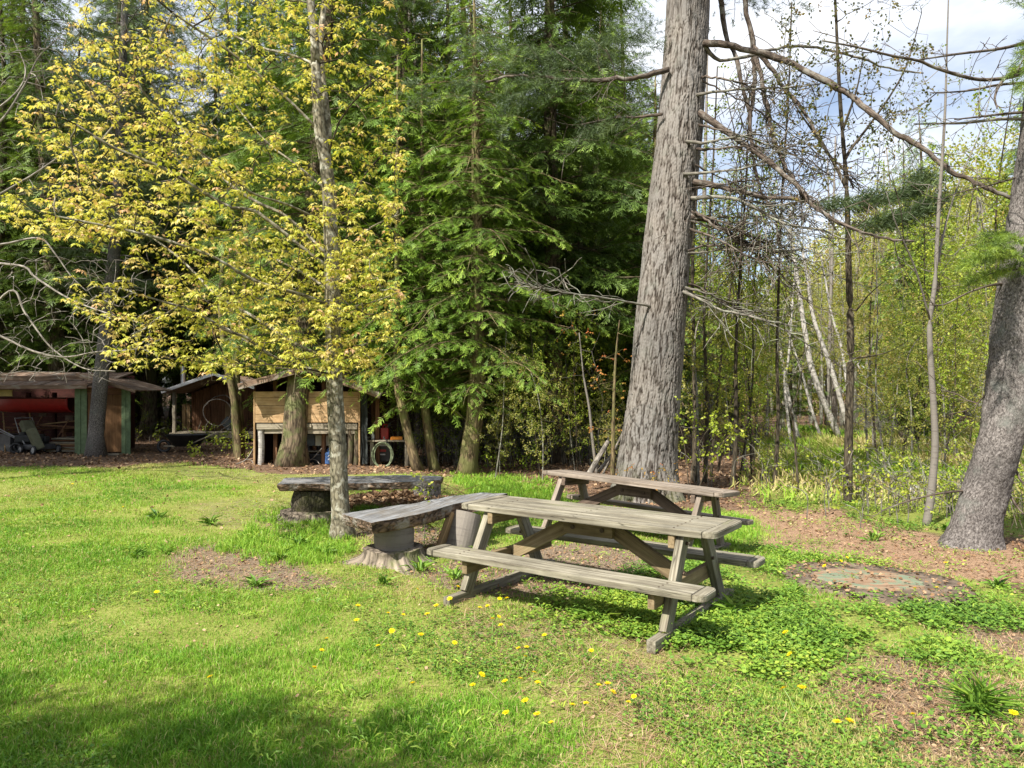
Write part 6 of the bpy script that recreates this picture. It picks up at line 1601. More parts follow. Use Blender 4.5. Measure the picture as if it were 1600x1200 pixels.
# thin dark stems behind the far table
stems = [(1085, 748, [(1085, 750), (1086, 640), (1084, 540), (1082, 420), (1088, 300)], .05, 'straight dark stem just right of the big pine trunk', 13),
         (1102, 755, [(1101, 757), (1104, 680), (1104, 600), (1100, 500), (1106, 380)], .042, 'second dark stem right of the big pine trunk', 12.8),
         (1146, 765, [(1144, 768), (1149, 700), (1150, 620), (1150, 540), (1156, 430)], .042, 'dark stem behind the right end of the far picnic table', 12.2),
         (1212, 775, [(1209, 779), (1213, 720), (1216, 640), (1214, 560), (1216, 470), (1222, 300)], .038, 'tall slim stem between the far table and the dark sapling', 11.9),
         (1246, 778, [(1248, 783), (1244, 720), (1239, 655), (1236, 640), (1250, 600), (1257, 540)], .024, 'thin bare forked stem left of the dark sapling', 11.4)]
for k, (px, py, pts, rd, lab, D) in enumerate(stems):
    b = P(pts[0][0], pts[0][1], D); b[2] = float(gz(b[0], b[1]))
    tp = [b] + [P(x, y, D) for x, y in pts[1:]]
    top = tp[-1]; ext = [] if k == 4 else [top + np.array([.1, 0, 1.5]), top + np.array([.2, .1, 3.2])]
    A = ellpts(r, (top + np.array([0, 0, .6 if k < 4 else -.3])), (.9, .9, 1.6 if k < 4 else .7), 50 if k < 4 else 14)
    A = np.vstack([A, np.stack([tp[2][0] + r.uniform(-.6, .6, 18), tp[2][1] + r.uniform(-.5, .5, 18), r.uniform(.5, 3.5, 18)], 1)])
    w, c, n = broadleaf(10 + k, [tp + ext], A, T_LEAF, .05, .5 if k < 4 else 0, .0028, 2.4, [(rd, rd * .3)], 1.3, .14, (.5, .2), .04, up=0)
    put_world('thin_tree', lab, 'tree', b, w, c, M['dark_bark'], M['bush_leaf'] if k % 2 else M['dark_leaf'])

# leaning white birches in the clearing's far edge
bir = [((1312, 695), (1272, 588), (1258, 520), (1245, 430)), ((1331, 685), (1300, 580), (1272, 500), (1262, 440)), ((1330, 690), (1318, 560), (1300, 493), (1290, 440)), ((1250, 690), (1236, 640), (1219, 546), (1205, 480)),
       ((1284, 688), (1268, 640), (1255, 590), (1240, 545)), ((1236, 684), (1226, 600), (1232, 560), (1238, 480)), ((1440, 660), (1428, 590), (1418, 540), (1405, 470)), ((1490, 635), (1478, 560), (1470, 500), (1462, 430)),
       ((1388, 640), (1368, 612), (1352, 590), (1340, 570)), ((1402, 650), (1410, 560), (1402, 480), (1400, 400))]
blab = ['stoutest white birch leaning left at the far edge of the clearing', 'tall white birch leaning left just behind the dark sapling', 'thin upright white birch half hidden by the dark sapling', 'leftmost white birch stem leaning over the clearing', 'short slim white birch between two leaning birches',
        'slim straight birch at the left edge of the clearing', 'pale birch leaning left behind the crooked grey birch', 'pale birch stem close to the leaning spruce', 'short fallen pale birch pole above the brush pile', 'tall pale birch standing behind the brush pile']
for k, b in enumerate(bir):
    D = [25, 24, 26, 23, 24.5, 22, 27, 26, 25, 28][k]; p = [P(x, y, D) for x, y in b]; p0 = p[0].copy(); p0[2] = -.15 if k != 8 else p0[2]
    tp = [p0] + p[1:] + ([p[-1] + (p[-1] - p[-2]) * .8] if k != 8 else [])
    A = ellpts(r, tp[-1] + np.array([0, 0, .4]), (1.6, 1.4, 2.2), 60 if k != 8 else 6)
    w, c, n = broadleaf(30 + k, [tp], A, T_LEAF, .085, .6 if k != 8 else 0, .006, 2.4, [((.12, .05), (.085, .04), (.06, .03), (.07, .03), (.06, .03), (.05, .025), (.07, .03), (.07, .03), (.04, .03), (.07, .03))[k]], 2.6, .3, (.45, .2), .12)
    put_world('birch_tree', blab[k], 'tree', p0, w, c, M['birch'], M['spring_leaf'], 'white birches beyond the clearing')

# twin greenish stems left of the woodshed
g = G(370, 717)
tr = [[P(x, y, g[1]) for x, y in ((374, 720), (372, 690), (368, 640), (361, 600), (352, 560), (345, 480), (350, 380))], [P(x, y, g[1] + .15) for x, y in ((376, 720), (377, 680), (372, 620), (370, 570), (378, 500), (385, 400), (380, 280))], [P(x, y, g[1] + .3) for x, y in ((368, 718), (364, 640), (366, 580), (362, 500), (372, 380))]]
A = [P(r.uniform(290, 450), r.uniform(330, 610), g[1] + r.uniform(-1, 1.2)) for _ in range(120)]
w, c, n = broadleaf(3, tr, A, T_LEAF, .075, .7, .004, 2.3, [(.10, .05), (.095, .05), (.05, .03)], 1.8, .16, (.35, .2), .05)
put_world('clump_tree', 'clump of smooth greenish stems left of the woodshed', 'tree', g, w, c, M['hem_bark_lit'], M['spring_leaf'])

# hemlock saplings beside the workbench
for k, (px, lab, lean, H, sd) in enumerate(((657, 'slim leaning hemlock stem right beside the workbench', -.45, 8.2, 61), (681, 'slim hemlock stem between the workbench and the bright hemlock', -.28, 8.8, 62))):
    g = G(px, 737); t = np.linspace(0, 1, 26); p = np.stack([lean * np.clip(t / .22, 0, 1) ** .8, 0 * t, t * H - .1], 1)
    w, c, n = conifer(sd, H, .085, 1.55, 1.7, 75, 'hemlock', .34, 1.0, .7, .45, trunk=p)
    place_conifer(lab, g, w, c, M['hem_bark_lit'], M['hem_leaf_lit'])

# tree before the left shed, and grey poplar trunks seen through the middle
g = G(151, 713); t = np.linspace(0, 1, 26); p = np.stack([np.interp(t * 15, [0, .5, 1.9, 5.4, 9.4, 15], [-.02, -.03, .1, .47, .62, .8]), 0 * t, t * 15 - .1], 1)
w, c, n = conifer(71, 15, .165, 4.0, 2.6, 85, 'pine', .42, .55, .6, .2, trunk=p)
place_conifer('spotted bare trunk standing right before the brown shed door', (g[0], g[1], 0), w, c, M['grey_bark'], M['pine_leaf'], 'pine_tree')
pop = [((634, 728), (632, 560), (632, 395), (636, 250), (637, 122), (640, 0)), ((652, 728), (655, 520), (655, 330), (652, 200), (648, 60))]
for k, b in enumerate(pop):
    D = 19.5 + k; p = [P(x, y, D) for x, y in b]; p[0][2] = -.1
    A = ellpts(r, p[-2] + np.array([0, 0, .5]), (1.3, 1.2, 2.6), 130)
    w, c, n = broadleaf(50 + k, [p + [p[-1] + np.array([0, 0, 3.0])]], A, T_LEAF, .075, .8, .005, 2.4, [(.085 - .02 * k, .03)], 2.2, .2, (.72, .2), .07)
    put_world('poplar_tree', ['pale straight trunk rising left of the bright hemlock', 'thinner pale trunk close beside the pale straight one'][k], 'tree', p[0], w, c, M['twig'], M['spring_leaf'])

# rusty-leaved saplings left of the big pine
g = G(956, 745); D = 12.4
tr = [[P(x, y, D) for x, y in ((957, 750), (958, 690), (959, 630), (962, 560), (968, 500))]]
A = [P(955 + 45 * r.uniform(-1, 1), r.uniform(520, 680), D + r.uniform(-.5, .5)) for _ in range(40)]
w, c, n = broadleaf(5, tr, A, T_MAPLE, .055, .6, .0022, 2.3, [(.045, .01)], 1.2, .1, (.6, .25), .04, leaf_r=.006)
b = tr[0][0].copy(); put_world('maple_sapling', 'yellowish sapling stem with rusty young leaves left of the big pine', 'tree', b, w, c, M['hem_bark_lit'], M['rust_leaf'])
D = 13.5; tr = [[P(x, y, D) for x, y in ((933, 745), (926, 690), (921, 640), (914, 600), (911, 580), (905, 520))]]
A = [P(900 + 40 * r.uniform(-1, 1), r.uniform(470, 600), D + r.uniform(-.5, .5)) for _ in range(26)]
w, c, n = broadleaf(6, tr, A, T_LEAF, .05, .6, .0022, 2.3, [(.032, .01)], 1.2, .1, (.7, .2), .04)
put_world('birch_sapling', 'thin pale birch sapling left of the rusty leaved stem', 'tree', tr[0][0], w, c, M['grey_birch'], M['rust_leaf'])
for k, (a, b, rad) in enumerate((((918, 745), (950, 690), .055), ((935, 738), (958, 707), .035), ((940, 745), (990, 640), .02))):
    p = [P(*a, 12.2 + .2 * k), P((a[0] + b[0]) / 2 + 1, (a[1] + b[1]) / 2 - 2, 12.3 + .2 * k), P(*b, 12.5 + .2 * k)]; mb = WMB(); tube(mb, curve(p, 10), np.linspace(rad, rad * .7, len(curve(p, 10))), 10, wob=.06, seed=k)
    T = base_thing('fallen_pole', ['stoutest dead pole leaning near the big pine', 'short dead pole leaning near the big pine', 'thin dead stick leaning on the big pine'][k], 'pole', p[0]); mb.build('pole_wood', M['twig'], T, True)

# leafy shrubs
def shrub(label, stems, D, A, size, mat, bark='dark_bark', leaf=T_LEAF, p=.85, rad=.008, tint=(.6, .2), name='shrub', maxd=.6):
    tr = [[P(x, y, D + .05 * k) for x, y in s] for k, s in enumerate(stems)]
    b = tr[0][0].copy(); b[2] = float(gz(b[0], b[1]))
    for t in tr: t[0][2] = float(gz(t[0][0], t[0][1])) - .01
    w, c, n = broadleaf(int(D * 100) + len(A), tr, A, leaf, size, p, .0013, 2.3, [(rad, rad * .4)] * len(tr), maxd, .05, tint, .015, leaf_r=.006)
    put_world(name, label, 'plant', b, w, c, M[bark], M[mat], wname='stems')
def apx(n, cx, cy, rx, ry, D, dd): return [P(cx + rx * r.uniform(-1, 1), cy + ry * r.uniform(-1, 1), D + r.uniform(-dd, dd)) for _ in range(n)]
D = 7.15
shrub('slender sapling with yellow green leaves before the near log bench', [((652, 905), (660, 870), (664, 820), (663, 780), (662, 745)), ((655, 900), (668, 860), (680, 830))], D, apx(26, 664, 850, 26, 35, D, .12) + apx(16, 662, 770, 16, 35, D, .1), .034, 'bush_leaf', 'twig', rad=.006)
D = 9.2
shrub('leafy sprig growing beside the right end of the far log bench', [((690, 800), (686, 770), (682, 740)), ((694, 800), (698, 775), (700, 760))], D, apx(26, 686, 765, 18, 30, D, .15), .036, 'bush_leaf', 'twig', rad=.006)
D = 10.9
shrub('bright leafy shrub at the right foot of the big pine', [((1075, 775), (1085, 720), (1100, 680), (1120, 660)), ((1078, 775), (1070, 700), (1058, 650), (1050, 620)), ((1085, 775), (1110, 720), (1140, 680), (1165, 668))], D, apx(46, 1105, 680, 45, 40, D, .35) + apx(14, 1050, 630, 10, 30, D, .1) + apx(20, 1130, 670, 40, 15, D, .3), .058, 'bush_leaf', rad=.009, maxd=.8)
shrub('low shrub tangled round the left foot of the big pine', [((975, 775), (978, 740), (985, 715)), ((1000, 775), (1005, 745), (1015, 725)), ((1035, 778), (1040, 745), (1035, 720))], D - .35, apx(60, 1010, 748, 48, 24, D - .3, .2), .034, 'rust_leaf', rad=.005, tint=(.45, .3))
D = 13.2
shrub('yellow green bush before the clump of greenish stems', [((330, 725), (335, 700), (328, 685)), ((345, 725), (352, 700), (360, 690)), ((315, 722), (312, 702), (305, 694))], 17.0, apx(50, 335, 700, 40, 18, 17.0, .3), .07, 'bush_leaf', rad=.008)
shrub('small green bush left of the woodshed birch post', [((388, 722), (390, 700), (386, 680))], 15.6, apx(30, 390, 690, 14, 22, 15.6, .25), .06, 'bush_leaf', rad=.007)
shrub('weedy bush at the foot of the bright hemlock', [((745, 742), (750, 720), (760, 700)), ((775, 742), (780, 720), (790, 705))], 14.4, apx(80, 790, 715, 60, 24, 14.6, .6), .055, 'bush_leaf', rad=.007, tint=(.35, .2))
for k, (cx, cy, D, lab) in enumerate(((1190, 770, 10.9, 'low leafy bush at the edge of the clearing behind the far table'), (1290, 782, 10.3, 'low leafy bush left of the dark sapling foot'), (1380, 800, 9.6, 'low leafy bush between the dark sapling and the grey birch'), (1590, 800, 8.6, 'leafy bush right behind the leaning spruce'), (1420, 770, 11.5, 'twiggy green bush behind the grey birch'))):
    st = [((cx + q, cy + 10), (cx + q * 1.3, cy - 8), (cx + q * 1.6, cy - 24)) for q in (-22, -8, 8, 22)]
    shrub(lab, st, D, apx(90, cx, cy - 4, 42, 18, D, .4), .027, 'bush_leaf', rad=.004, tint=(.42, .22))
# bigger weeds standing clear of the lawn
def weed(px, py, n, L, lab, mat='weed_leaf', el=(.2, .9), name='broadleaf_weed'):
    g = G(px, py); T = thing(name, lab, 'weed', g); a = r.uniform(0, 6.283, n); e = r.uniform(*el, n)
    d = np.stack([np.cos(a) * np.cos(e), np.sin(a) * np.cos(e), np.sin(e)], -1); mb = MB()
    tm = T_LONG if L > .19 else T_BLADE
    scatter(mb, tm[0], tm[1], d * .01 + r.normal(0, .12 * L, (n, 3)) * np.array([1, 1, 0]), frames_from(d, roll=r.normal(0, .5, n)), L * r.uniform(.6, 1.1, n), np.clip(r.normal(.36, .18, n), 0, 1)); mb.build('leaves', M[mat], T)
for a in ((1530, 1118, 110, .21, 'dark green tuft of long leaves in the right front corner', 'weed_leaf', (.35, 1.45)), (940, 975, 26, .20, 'tall pale green weed under the front seat of the near table'), (1145, 965, 30, .17, 'weed growing by the skid of the near table'), (245, 810, 30, .15, 'flat dock weed left of the far log bench in the lawn'), (212, 872, 26, .14, 'broad weed at the left tip of the bare dirt patch'),
          (262, 868, 14, .12, 'small weed inside the bare dirt patch'), (400, 918, 22, .13, 'weed at the lower edge of the bare dirt patch'), (1480, 830, 26, .16, 'weed standing by the foot of the leaning spruce'), (1365, 845, 18, .16, 'weed in the fallen needles between table and spruce'), (1240, 935, 20, .14, 'weed at the left rim of the concrete cover'),
          (468, 856, 26, .15, 'weed tuft in the grass left of the maple foot'), (432, 876, 22, .14, 'weed between the bare dirt patch and the maple'), (508, 868, 24, .14, 'weed close before the maple foot'), (578, 806, 26, .16, 'weed behind the near bench right of the maple'), (655, 892, 24, .14, 'weed right of the stump under the near bench'), (712, 905, 22, .12, 'weed by the left leg of the near table'), (330, 820, 24, .15, 'weed in the lawn midway to the far log bench'), (600, 915, 20, .12, 'weed before the stump roots of the near bench'), (1560, 920, 26, .16, 'weed tuft right of the concrete cover')): weed(*a)
# stone and hummock in the clearing
g = G(1430, 776); T = thing('boulder', 'pale grey boulder half hidden behind the crooked grey birch', 'rock', (g[0], g[1], g[2] - .05)); bm = bmesh.new(); bmesh.ops.create_icosphere(bm, subdivisions=4, radius=1); v = np.array([q.co[:] for q in bm.verts]); f = np.array([[q.index for q in ff.verts] for ff in bm.faces]); bm.free()
v = v * (1 + .5 * (fbm(v[:, 0:1] * 1.6 + 9, v[:, 1:2] * 1.6, v[:, 2:3] * 1.6, 4) - .5)) * np.array([.34, .26, .24]); mb = MB(); mb.add(v, f); mb.build('stone', M['stone'], T, True)

# ------------------------------------------------------------------ bare tree whose pale twigs reach in from the left
def make_bare():
    r = np.random.default_rng(64); D = 11.5; b = P(-150, 745, D); b[2] = 0
    tr = [[b, P(-150, 600, D), P(-140, 400, D), P(-150, 200, D), P(-150, -50, D)],
          (None, [P(-140, 420, D), P(-70, 410, D - .2), P(30, 415, D - .4), P(55, 433, D - .5), P(105, 465, D - .7), P(160, 487, D - .9), P(220, 505, D - 1.0)]),
          (None, [P(-140, 400, D), P(-60, 380, D), P(0, 382, D), P(60, 372, D), P(85, 395, D), P(110, 430, D), P(135, 455, D)]),
          (None, [P(-145, 520, D), P(-60, 505, D), P(0, 525, D), P(50, 548, D), P(100, 558, D), P(150, 550, D), P(215, 545, D), P(260, 525, D)]),
          (None, [P(-145, 540, D), P(-60, 530, D + .3), P(15, 455, D + .3), P(40, 490, D + .3), P(80, 543, D + .3), P(130, 575, D + .2), P(180, 580, D)]),
          (None, [P(-150, 280, D), P(-60, 230, D), P(0, 190, D), P(40, 130, D), P(60, 90, D), P(90, 60, D)]),
          (None, [P(-150, 250, D), P(-50, 200, D + .4), P(20, 150, D + .5), P(40, 110, D + .6), P(20, 60, D + .6)]),
          (None, [P(-150, 330, D), P(-40, 320, D - .3), P(40, 280, D - .4), P(100, 240, D - .5), P(140, 215, D - .6)])]
    A = [P(r.uniform(-60, 240), r.uniform(400, 600), D + r.uniform(-1.2, .8)) for _ in range(420)] + [P(r.uniform(-80, 130), r.uniform(40, 330), D + r.uniform(-.8, .8)) for _ in range(240)] + [P(r.uniform(-330, -60), r.uniform(-100, 560), D + r.uniform(-1.5, 1.5)) for _ in range(120)]
    w, c, n = broadleaf(7, tr, A, T_LEAF, .05, 0, .0034, 2.6, [(.16, .08)] + [(.024, .007)] * 7, 1.5, .1, up=-.12)
    put_world('bare_tree', 'leafless tree whose pale twigs arch in from the left edge', 'tree', b, w, None, M['twig'], None)
make_bare()

# ------------------------------------------------------------------ the wood behind
FREE = []
def ok(x, y, d=1.2):
    if any((x - a) ** 2 + (y - b) ** 2 < d * d for a, b in FREE): return False
    FREE.append((x, y)); return True
# open-crowned spring trees, three kinds
kinds = []
for k, (H, cr, n, tn) in enumerate(((11, (2.3, 2.3, 3.6), 330, .40), (13, (2.0, 2.0, 4.6), 330, .55), (8.5, (1.9, 1.9, 2.9), 260, .30))):
    rr_ = np.random.default_rng(200 + k)
    tr = [[np.array([0, 0, -.1]), np.array([.1, 0, H * .3]), np.array([-.05, .1, H * .6]), np.array([.1, 0, H * .97])]]
    A = ellpts(rr_, (0, 0, H * .62), cr, n)
    w, c, m = broadleaf(200 + k, tr, A, T_LEAF, .085, .95, .006, 2.3, [(.12, .03)], 3.0, .26, (tn, .18), .10, both=4); print('spring', m)
    kinds.append((w.mesh('trunk', M['limb_grey'], True), c.mesh('crown', M['spring_leaf'])))
SPR = [['broad yellow green tree in the wood right of the big pine', 'broad yellow green trees in the wood right of the big pine'], ['tall narrow yellow green tree in the wood right of the big pine', 'tall narrow spring trees in the wood right of the big pine'], ['small bright green tree at the edge of the clearing', 'small bright green trees round the clearing']]
def spring(x, y, k, s):
    T = thing('spring_tree', SPR[k][0], 'tree', (x, y, float(terr(x, y))), r.uniform(0, 6.28), SPR[k][1]); T.scale = (s, s, s * r.uniform(.9, 1.1))
    for nm, me in zip(('trunk', 'crown'), kinds[k]): o = bpy.data.objects.new(nm, me); COL.objects.link(o); o.parent = T
r = np.random.default_rng(303)
def treeline(x, y):
    """How tall the wood stands in each direction on the right: low just beyond the big pine, rising to the right."""
    px = CX + x / y * F; top = np.interp(px, [1000, 1120, 1180, 1260, 1330, 1400, 1500, 1650, 2000], [300, 400, 430, 400, 320, 260, 230, 200, 150]); return CAMZ + (HY - top) / F * y
for _ in range(900):
    y = r.uniform(25, 52); x = r.uniform(.27, .86) * y
    if pip(np.array([x]), np.array([y]), CLEAR[0])[0]: continue
    if not ok(x, y, 1.9): continue
    k = int(r.integers(0, 3)); H = (11, 13, 8.5)[k]; s = treeline(x, y) / H * r.uniform(.62, 1.05)
    if s > 1.5 or s < .3: s = np.clip(s, .4, 1.4)
    spring(x, y, k, s)
    if len(FREE) > 75: break
nspring = len(FREE)
# dark conifers: copies of the named ones
srcs = [hemC, hemD, pinA, hemB, hero]
CL = {0: ('tall dark hemlock deep in the wood behind the sheds', 'tall dark hemlocks behind the sheds'), 1: ('young bushy hemlock in the wood behind the sheds', 'young bushy hemlocks behind the sheds'), 2: ('tall pine with a bare lower trunk deep in the wood', 'tall pines deep in the wood'), 3: ('broad dark hemlock with a thick trunk deep in the wood', 'broad dark hemlocks deep in the wood'), 4: ('lighter green young hemlock deep in the wood', 'lighter green hemlocks deep in the wood')}
CH = [kids(s) for s in srcs]
def con(k, x, y, s): 
    copy_tree(srcs[k], (x, y, float(terr(x, y))), r.uniform(0, 6.28), s, CL[k][0], CL[k][1], ch=CH[k])
spots = 0
for _ in range(3000):
    y = r.uniform(17.5, 46); x = r.uniform(-.86, .20) * y
    if y < 24.5 and x < -1.0 and x > -16 and y < 19 + .0 * x: continue
    if -12.8 < x < -7.4 and 19.5 < y < 24.5: continue
    if -7 < x < -2.2 and y < 18.5: continue
    if -17 < x < -10 and y < 20.6: continue
    if y < 27 and 195 < CX + x / y * F < 425: continue
    if y < 27 and 740 < CX + x / y * F < 1010: continue
    if not ok(x, y, 2.0 if y < 30 else 2.6): continue
    k = int(r.choice([0, 1, 2, 3, 4], p=[.28, .28, .18, .16, .10])); con(k, x, y, r.uniform(.7, 1.15) * (1.25 if k == 1 and y > 30 else 1)); spots += 1
    if spots > 92: break
for x, y, k, s in ((-3.4, 21.5, 0, 1.0), (-.7, 22.8, 3, 1.1), (1.7, 23.2, 0, 1.05), (3.2, 24.8, 0, 1.0), (-5.6, 23.5, 3, 1.1), (-8.3, 25, 0, 1.1), (-14.5, 24.5, 3, 1.1), (-17.5, 25.5, 0, 1.1), (3.3, 18.5, 1, .62), (3.9, 21, 1, .6), (2.6, 21.5, 0, .8), (4.8, 24, 1, .55), (1.9, 19.6, 1, .8), (-1.1, 18.0, 1, .95), (-2.6, 17.6, 0, .85), (12.5, 23, 1, .75), (16.5, 22, 1, 1.0), (14.5, 25.5, 1, .9), (10.5, 27, 1, .6), (18.5, 25, 0, .8), (8.6, 28.5, 1, .5)): con(k, x, y, s)
# the trees out of the picture at the left and behind, whose shade falls on the shed and the front of the lawn
for x, y, k, s in ((-13.4, 11.3, 2, .9), (-16.2, 12.2, 2, .95), (-18.5, 9.5, 0, .95), (-16.5, 7.0, 3, .9), (-20.5, 12.5, 0, 1.0), (-14.8, 9.8, 1, 1.0)): con(k, x, y, s)
for x, y, k, s in ((-5.2, .25, 2, .60), (-4.3, .4, 2, .58), (-3.3, .15, 2, .58), (-2.5, -.2, 2, .54), (-4.8, -.1, 2, .60), (-3.8, -.05, 2, .58), (-5.9, .7, 2, .60), (-2.9, .2, 2, .53), (-1.2, -.9, 2, .50), (-5.5, .0, 2, .56), (-4.0, .25, 2, .55), (-3.1, -.4, 2, .55), (-2.0, -.35, 2, .5), (-4.6, .15, 2, .5), (-5.0, .1, 2, .57), (-3.5, .3, 2, .54), (-2.7, -.05, 2, .52), (-5.7, .35, 2, .57), (-4.2, -.2, 2, .55), (-3.3, -.15, 2, .56)):
    T = thing('spring_sapling', 'leafy sapling beside the viewer shading the front edge of the lawn', 'tree', (x, y, 0), r.uniform(0, 6), 'leafy saplings beside the viewer'); T.scale = (s, s, s)
    for nm, me in zip(('trunk', 'crown'), kinds[k]): o = bpy.data.objects.new(nm, me); COL.objects.link(o); o.parent = T
# thin saplings that screen the clearing
tk = []
for k in range(4):
    rr_ = np.random.default_rng(500 + k); H = (5.5, 7.5, 4.2, 6.5)[k]; q = rr_.normal(0, .5, 4)
    tr = [[np.array([0, 0, -.1]), np.array([q[0] * .5, q[1] * .5, H * .35]), np.array([q[0], q[2], H * .7]), np.array([q[3] * 1.5, q[2], H])]]
    A = np.vstack([ellpts(rr_, (q[0], q[2], H * .66), (1.05, 1.05, H * .38), 170), ellpts(rr_, (0, 0, H * .3), (.8, .8, H * .2), 26)])
    w, c, m = broadleaf(500 + k, tr, A, T_LEAF, .058, .9, .0024, 2.4, [(.03, .007)], 1.6, .13, (.45, .22), .04, both=3); tk.append((w.mesh('trunk', M['dark_bark' if k % 2 else 'limb_grey'], True), c.mesh('crown', M['spring_leaf' if k % 2 == 0 else 'bush_leaf'])))
n_ = 0
for _ in range(400):
    y = r.uniform(12.4, 23); px = r.uniform(1085, 1620); x = (px - CX) / F * y
    if 1205 < px < 1350: continue
    if not ok(x, y, .55): continue
    k = int(r.integers(0, 4)); s = r.uniform(.65, 1.1)
    T = thing('thin_sapling', 'thin sapling with sparse fresh leaves in the screen right of the big pine', 'tree', (x, y, float(terr(x, y))), r.uniform(0, 6.28), 'thin saplings right of the big pine'); T.scale = (s, s, s)
    for nm, me in zip(('trunk', 'crown'), tk[k]): o = bpy.data.objects.new(nm, me); COL.objects.link(o); o.parent = T
    n_ += 1
    if n_ > 50: break
n_ = 0
for _ in range(300):   # young growth in the gap left of the big pine
    y = r.uniform(13.0, 18.5); px = r.uniform(772, 955); x = (px - CX) / F * y
    if not ok(x, y, .7): continue
    k = int(r.integers(0, 4)); s = r.uniform(.26, .6)
    T = thing('young_tree', 'young leafy tree in the gap between the bright hemlock and big pine', 'tree', (x, y, float(terr(x, y))), r.uniform(0, 6.28), 'young trees left of the big pine'); T.scale = (s, s, s)
    for nm, me in zip(('trunk', 'crown'), tk[k]): o = bpy.data.objects.new(nm, me); COL.objects.link(o); o.parent = T
    n_ += 1
    if n_ > 26: break

# far wood: one mass nobody could count
def far_wood():
    r = np.random.default_rng(88)
    mb = MB(); n = 190000
    a = r.uniform(-.95, .95, n); y = r.uniform(48, 66, n); x = a * y
    top = np.where(a < .2, 19 + 6 * fbm(x * .12, y * .12, 1, 3, 5), np.minimum(treeline(x, y) * .95, 26)) * (.72 + .5 * fbm(x * .22, y * .22, 4, 3, 6))
    z = r.uniform(0, 1, n) ** .85 * top
    k = fbm(x * .55, y * .55, z * .55, 3, 7) > .44
    x, y, z, a = x[k], y[k], z[k], a[k]; n = len(x); dark = a < .2 + r.normal(0, .05, n); kp = (~dark) | (r.uniform(0, 1, n) < .5); x, y, z, a, dark = x[kp], y[kp], z[kp], a[kp], dark[kp]; n = len(x)
    t = np.where(dark, r.normal(.12, .12, n), r.normal(.45, .2, n)); pos = np.stack([x, y, z], -1)
    leaves_at(mb, T_LEAF, pos[~dark], r, .24, t[~dark], up=False, jit=.2)
    mb2 = MB(); R = frames_from(rand_dirs(dark.sum(), r) * np.array([1, 1, .4])); scatter(mb2, T_HEM[0][0], T_HEM[0][1], pos[dark], R, r.uniform(.9, 1.6, dark.sum()), np.clip(r.normal(.4, .18, dark.sum()), 0, 1))
    o = mb.build('spring_woods', M['spring_leaf']); tag(o, 'distant yellow green spring wood beyond the clearing', kind='stuff')
    o = mb2.build('conifer_woods', M['hem_leaf']); tag(o, 'distant dark conifer wood behind the sheds', kind='stuff')
    tw = MB(); tr_ = MB()
    for _ in range(190):
        y0 = r.uniform(26, 56); x0 = r.uniform(-.9, .9) * y0
        if pip(np.array([x0]), np.array([y0]), CLEAR[0])[0]: continue
        h = r.uniform(7, 15); l = r.normal(0, .6, 2); tube(tr_ if x0 > .2 * y0 else tw, curve([(x0, y0, -.2), (x0 + l[0] * .4, y0, h * .5), (x0 + l[0], y0 + l[1], h)], 8), np.linspace(r.uniform(.07, .16), .03, len(curve([(0, 0, 0), (0, 0, 1), (0, 0, 2)], 8))), 6)
    o = tr_.build('pale_trunks_woods', M['birch_log'], None, True); tag(o, 'distant pale trunks standing in the spring wood', kind='stuff')
    o = tw.build('distant_trunks_woods', M['hem_bark'], None, True); tag(o, 'distant trunks standing in the far wood', kind='stuff')
far_wood()

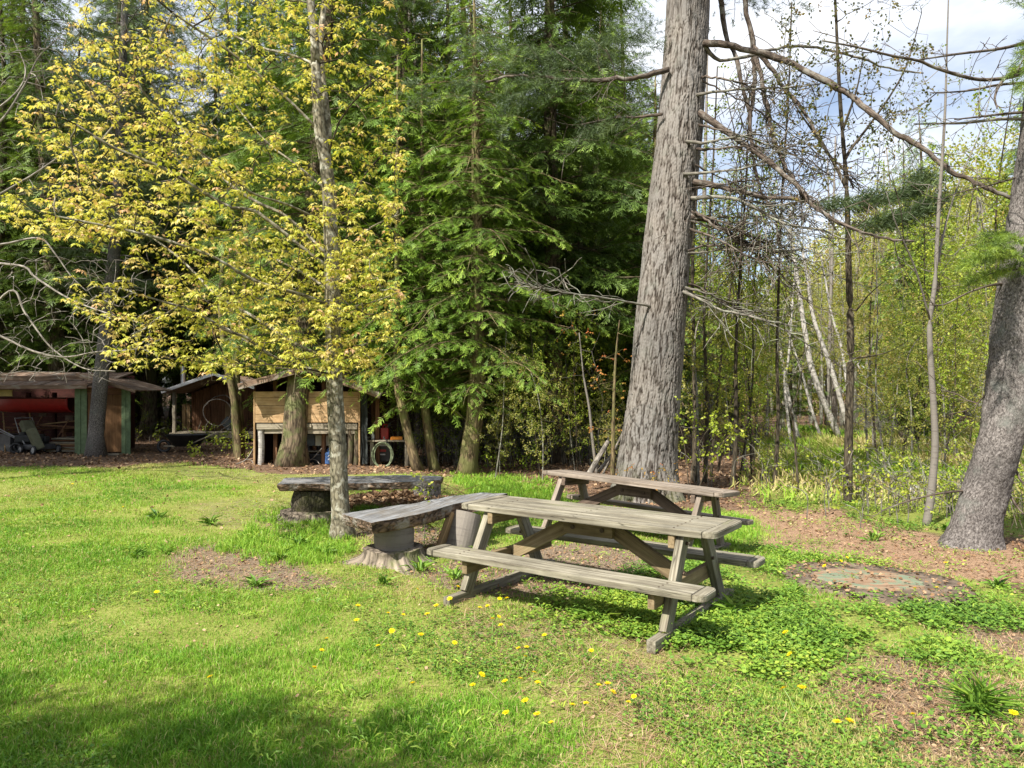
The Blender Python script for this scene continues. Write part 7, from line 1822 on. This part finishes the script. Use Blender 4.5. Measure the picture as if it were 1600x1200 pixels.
def undergrowth():
    r = np.random.default_rng(99); mb = MB(); lf = MB(); pos = []; tin = []
    def clump(x, y, n, h, sp, leaf, lt=.4):
        for _ in range(n):
            bx, by = x + r.normal(0, sp), y + r.normal(0, sp); a = r.uniform(0, 6.28); L = h * r.uniform(.4, 1.1); z0 = float(terr(bx, by))
            e = np.array([bx + math.cos(a) * L * .5, by + math.sin(a) * L * .5, z0 + L * r.uniform(.5, 1)]); m = np.array([bx, by, z0 + L * .5])
            c = curve([(bx, by, z0 - .02), m, e], 6); tube(mb, c, np.linspace(.009, .003, len(c)), 3, cap=False)
            for _ in range(2):
                i = r.integers(2, len(c)); d = norm(r.normal(0, 1, 3)) * L * .35; tube(mb, np.array([c[i], c[i] + d * .6, c[i] + d + np.array([0, 0, -.03])]), [.004, .003, .002], 3, cap=False)
                for _ in range(leaf): pos.append(c[i] + d * r.uniform(.3, 1)); tin.append(r.normal(lt, .2))
    for _ in range(120): # brush between the woodshed and the big pine
        y = r.uniform(15.5, 24); px = r.uniform(590, 1010); clump((px - CX) / F * y, y, 9, 1.3, .5, 2, .35)
    for _ in range(40):
        y = r.uniform(25, 30); px = r.uniform(1330, 1460); clump((px - CX) / F * y, y, 16, 1.6, .6, 0)
    for _ in range(48):
        y = r.uniform(12.0, 30); px = r.uniform(1070, 1660)
        clump((px - CX) / F * y, y, 5, 1.0, .4, 3, .6)
    for _ in range(60):
        y = r.uniform(19.5, 30); px = r.uniform(-60, 400); clump((px - CX) / F * y, y, 5, .8, .5, 4, .5)
    for _ in range(45):
        y = r.uniform(9.2, 12); px = r.uniform(1290, 1640); clump((px - CX) / F * y, y, 4, .8, .3, 2, .6)
    o = mb.build('brush_undergrowth', M['limb_grey']); tag(o, 'tangled bare brush and twigs under the trees', kind='stuff')
    leaves_at(lf, T_LEAF, pos, r, .05, tin); o = lf.build('undergrowth', M['bush_leaf']); tag(o, 'young leaves on the brush under the trees', kind='stuff')
    # dry leaf heap round the old fire place between the benches
    n = 2600; x0, y0 = PZ(615, 780, .05); q = np.sqrt(r.uniform(0, 1, n)); a = r.uniform(0, 6.28, n); x = x0 + q * np.cos(a) * .95; y = y0 + q * np.sin(a) * .55; z = gz(x, y) + .16 * (1 - q ** 2) * r.uniform(.2, 1, n)
    hp = MB(); d = np.stack([np.cos(a * 7), np.sin(a * 7), r.normal(0, .4, n)], -1); scatter(hp, T_ROUND[0], T_ROUND[1], np.stack([x, y, z], -1), frames_from(d, roll=r.normal(0, .8, n)), r.uniform(.04, .08, n), np.clip(r.normal(.62, .2, n), 0, 1))
    for _ in range(140):
        a = r.uniform(0, 6.28); p0 = np.array([x0 + r.normal(0, .4), y0 + r.normal(0, .22), .06]); p0[2] += float(gz(p0[0], p0[1])); d = norm(np.array([math.cos(a), math.sin(a), r.uniform(-.1, .6)])) * r.uniform(.15, .5); tube(hp, np.array([p0, p0 + d * .5, p0 + d + np.array([0, 0, -.02])]), [.006, .005, .003], 3, cap=False)
    o = hp.build('dry_leaves', M['litter']); tag(o, 'low heap of dry leaves and twigs between the log benches', kind='stuff')
undergrowth()
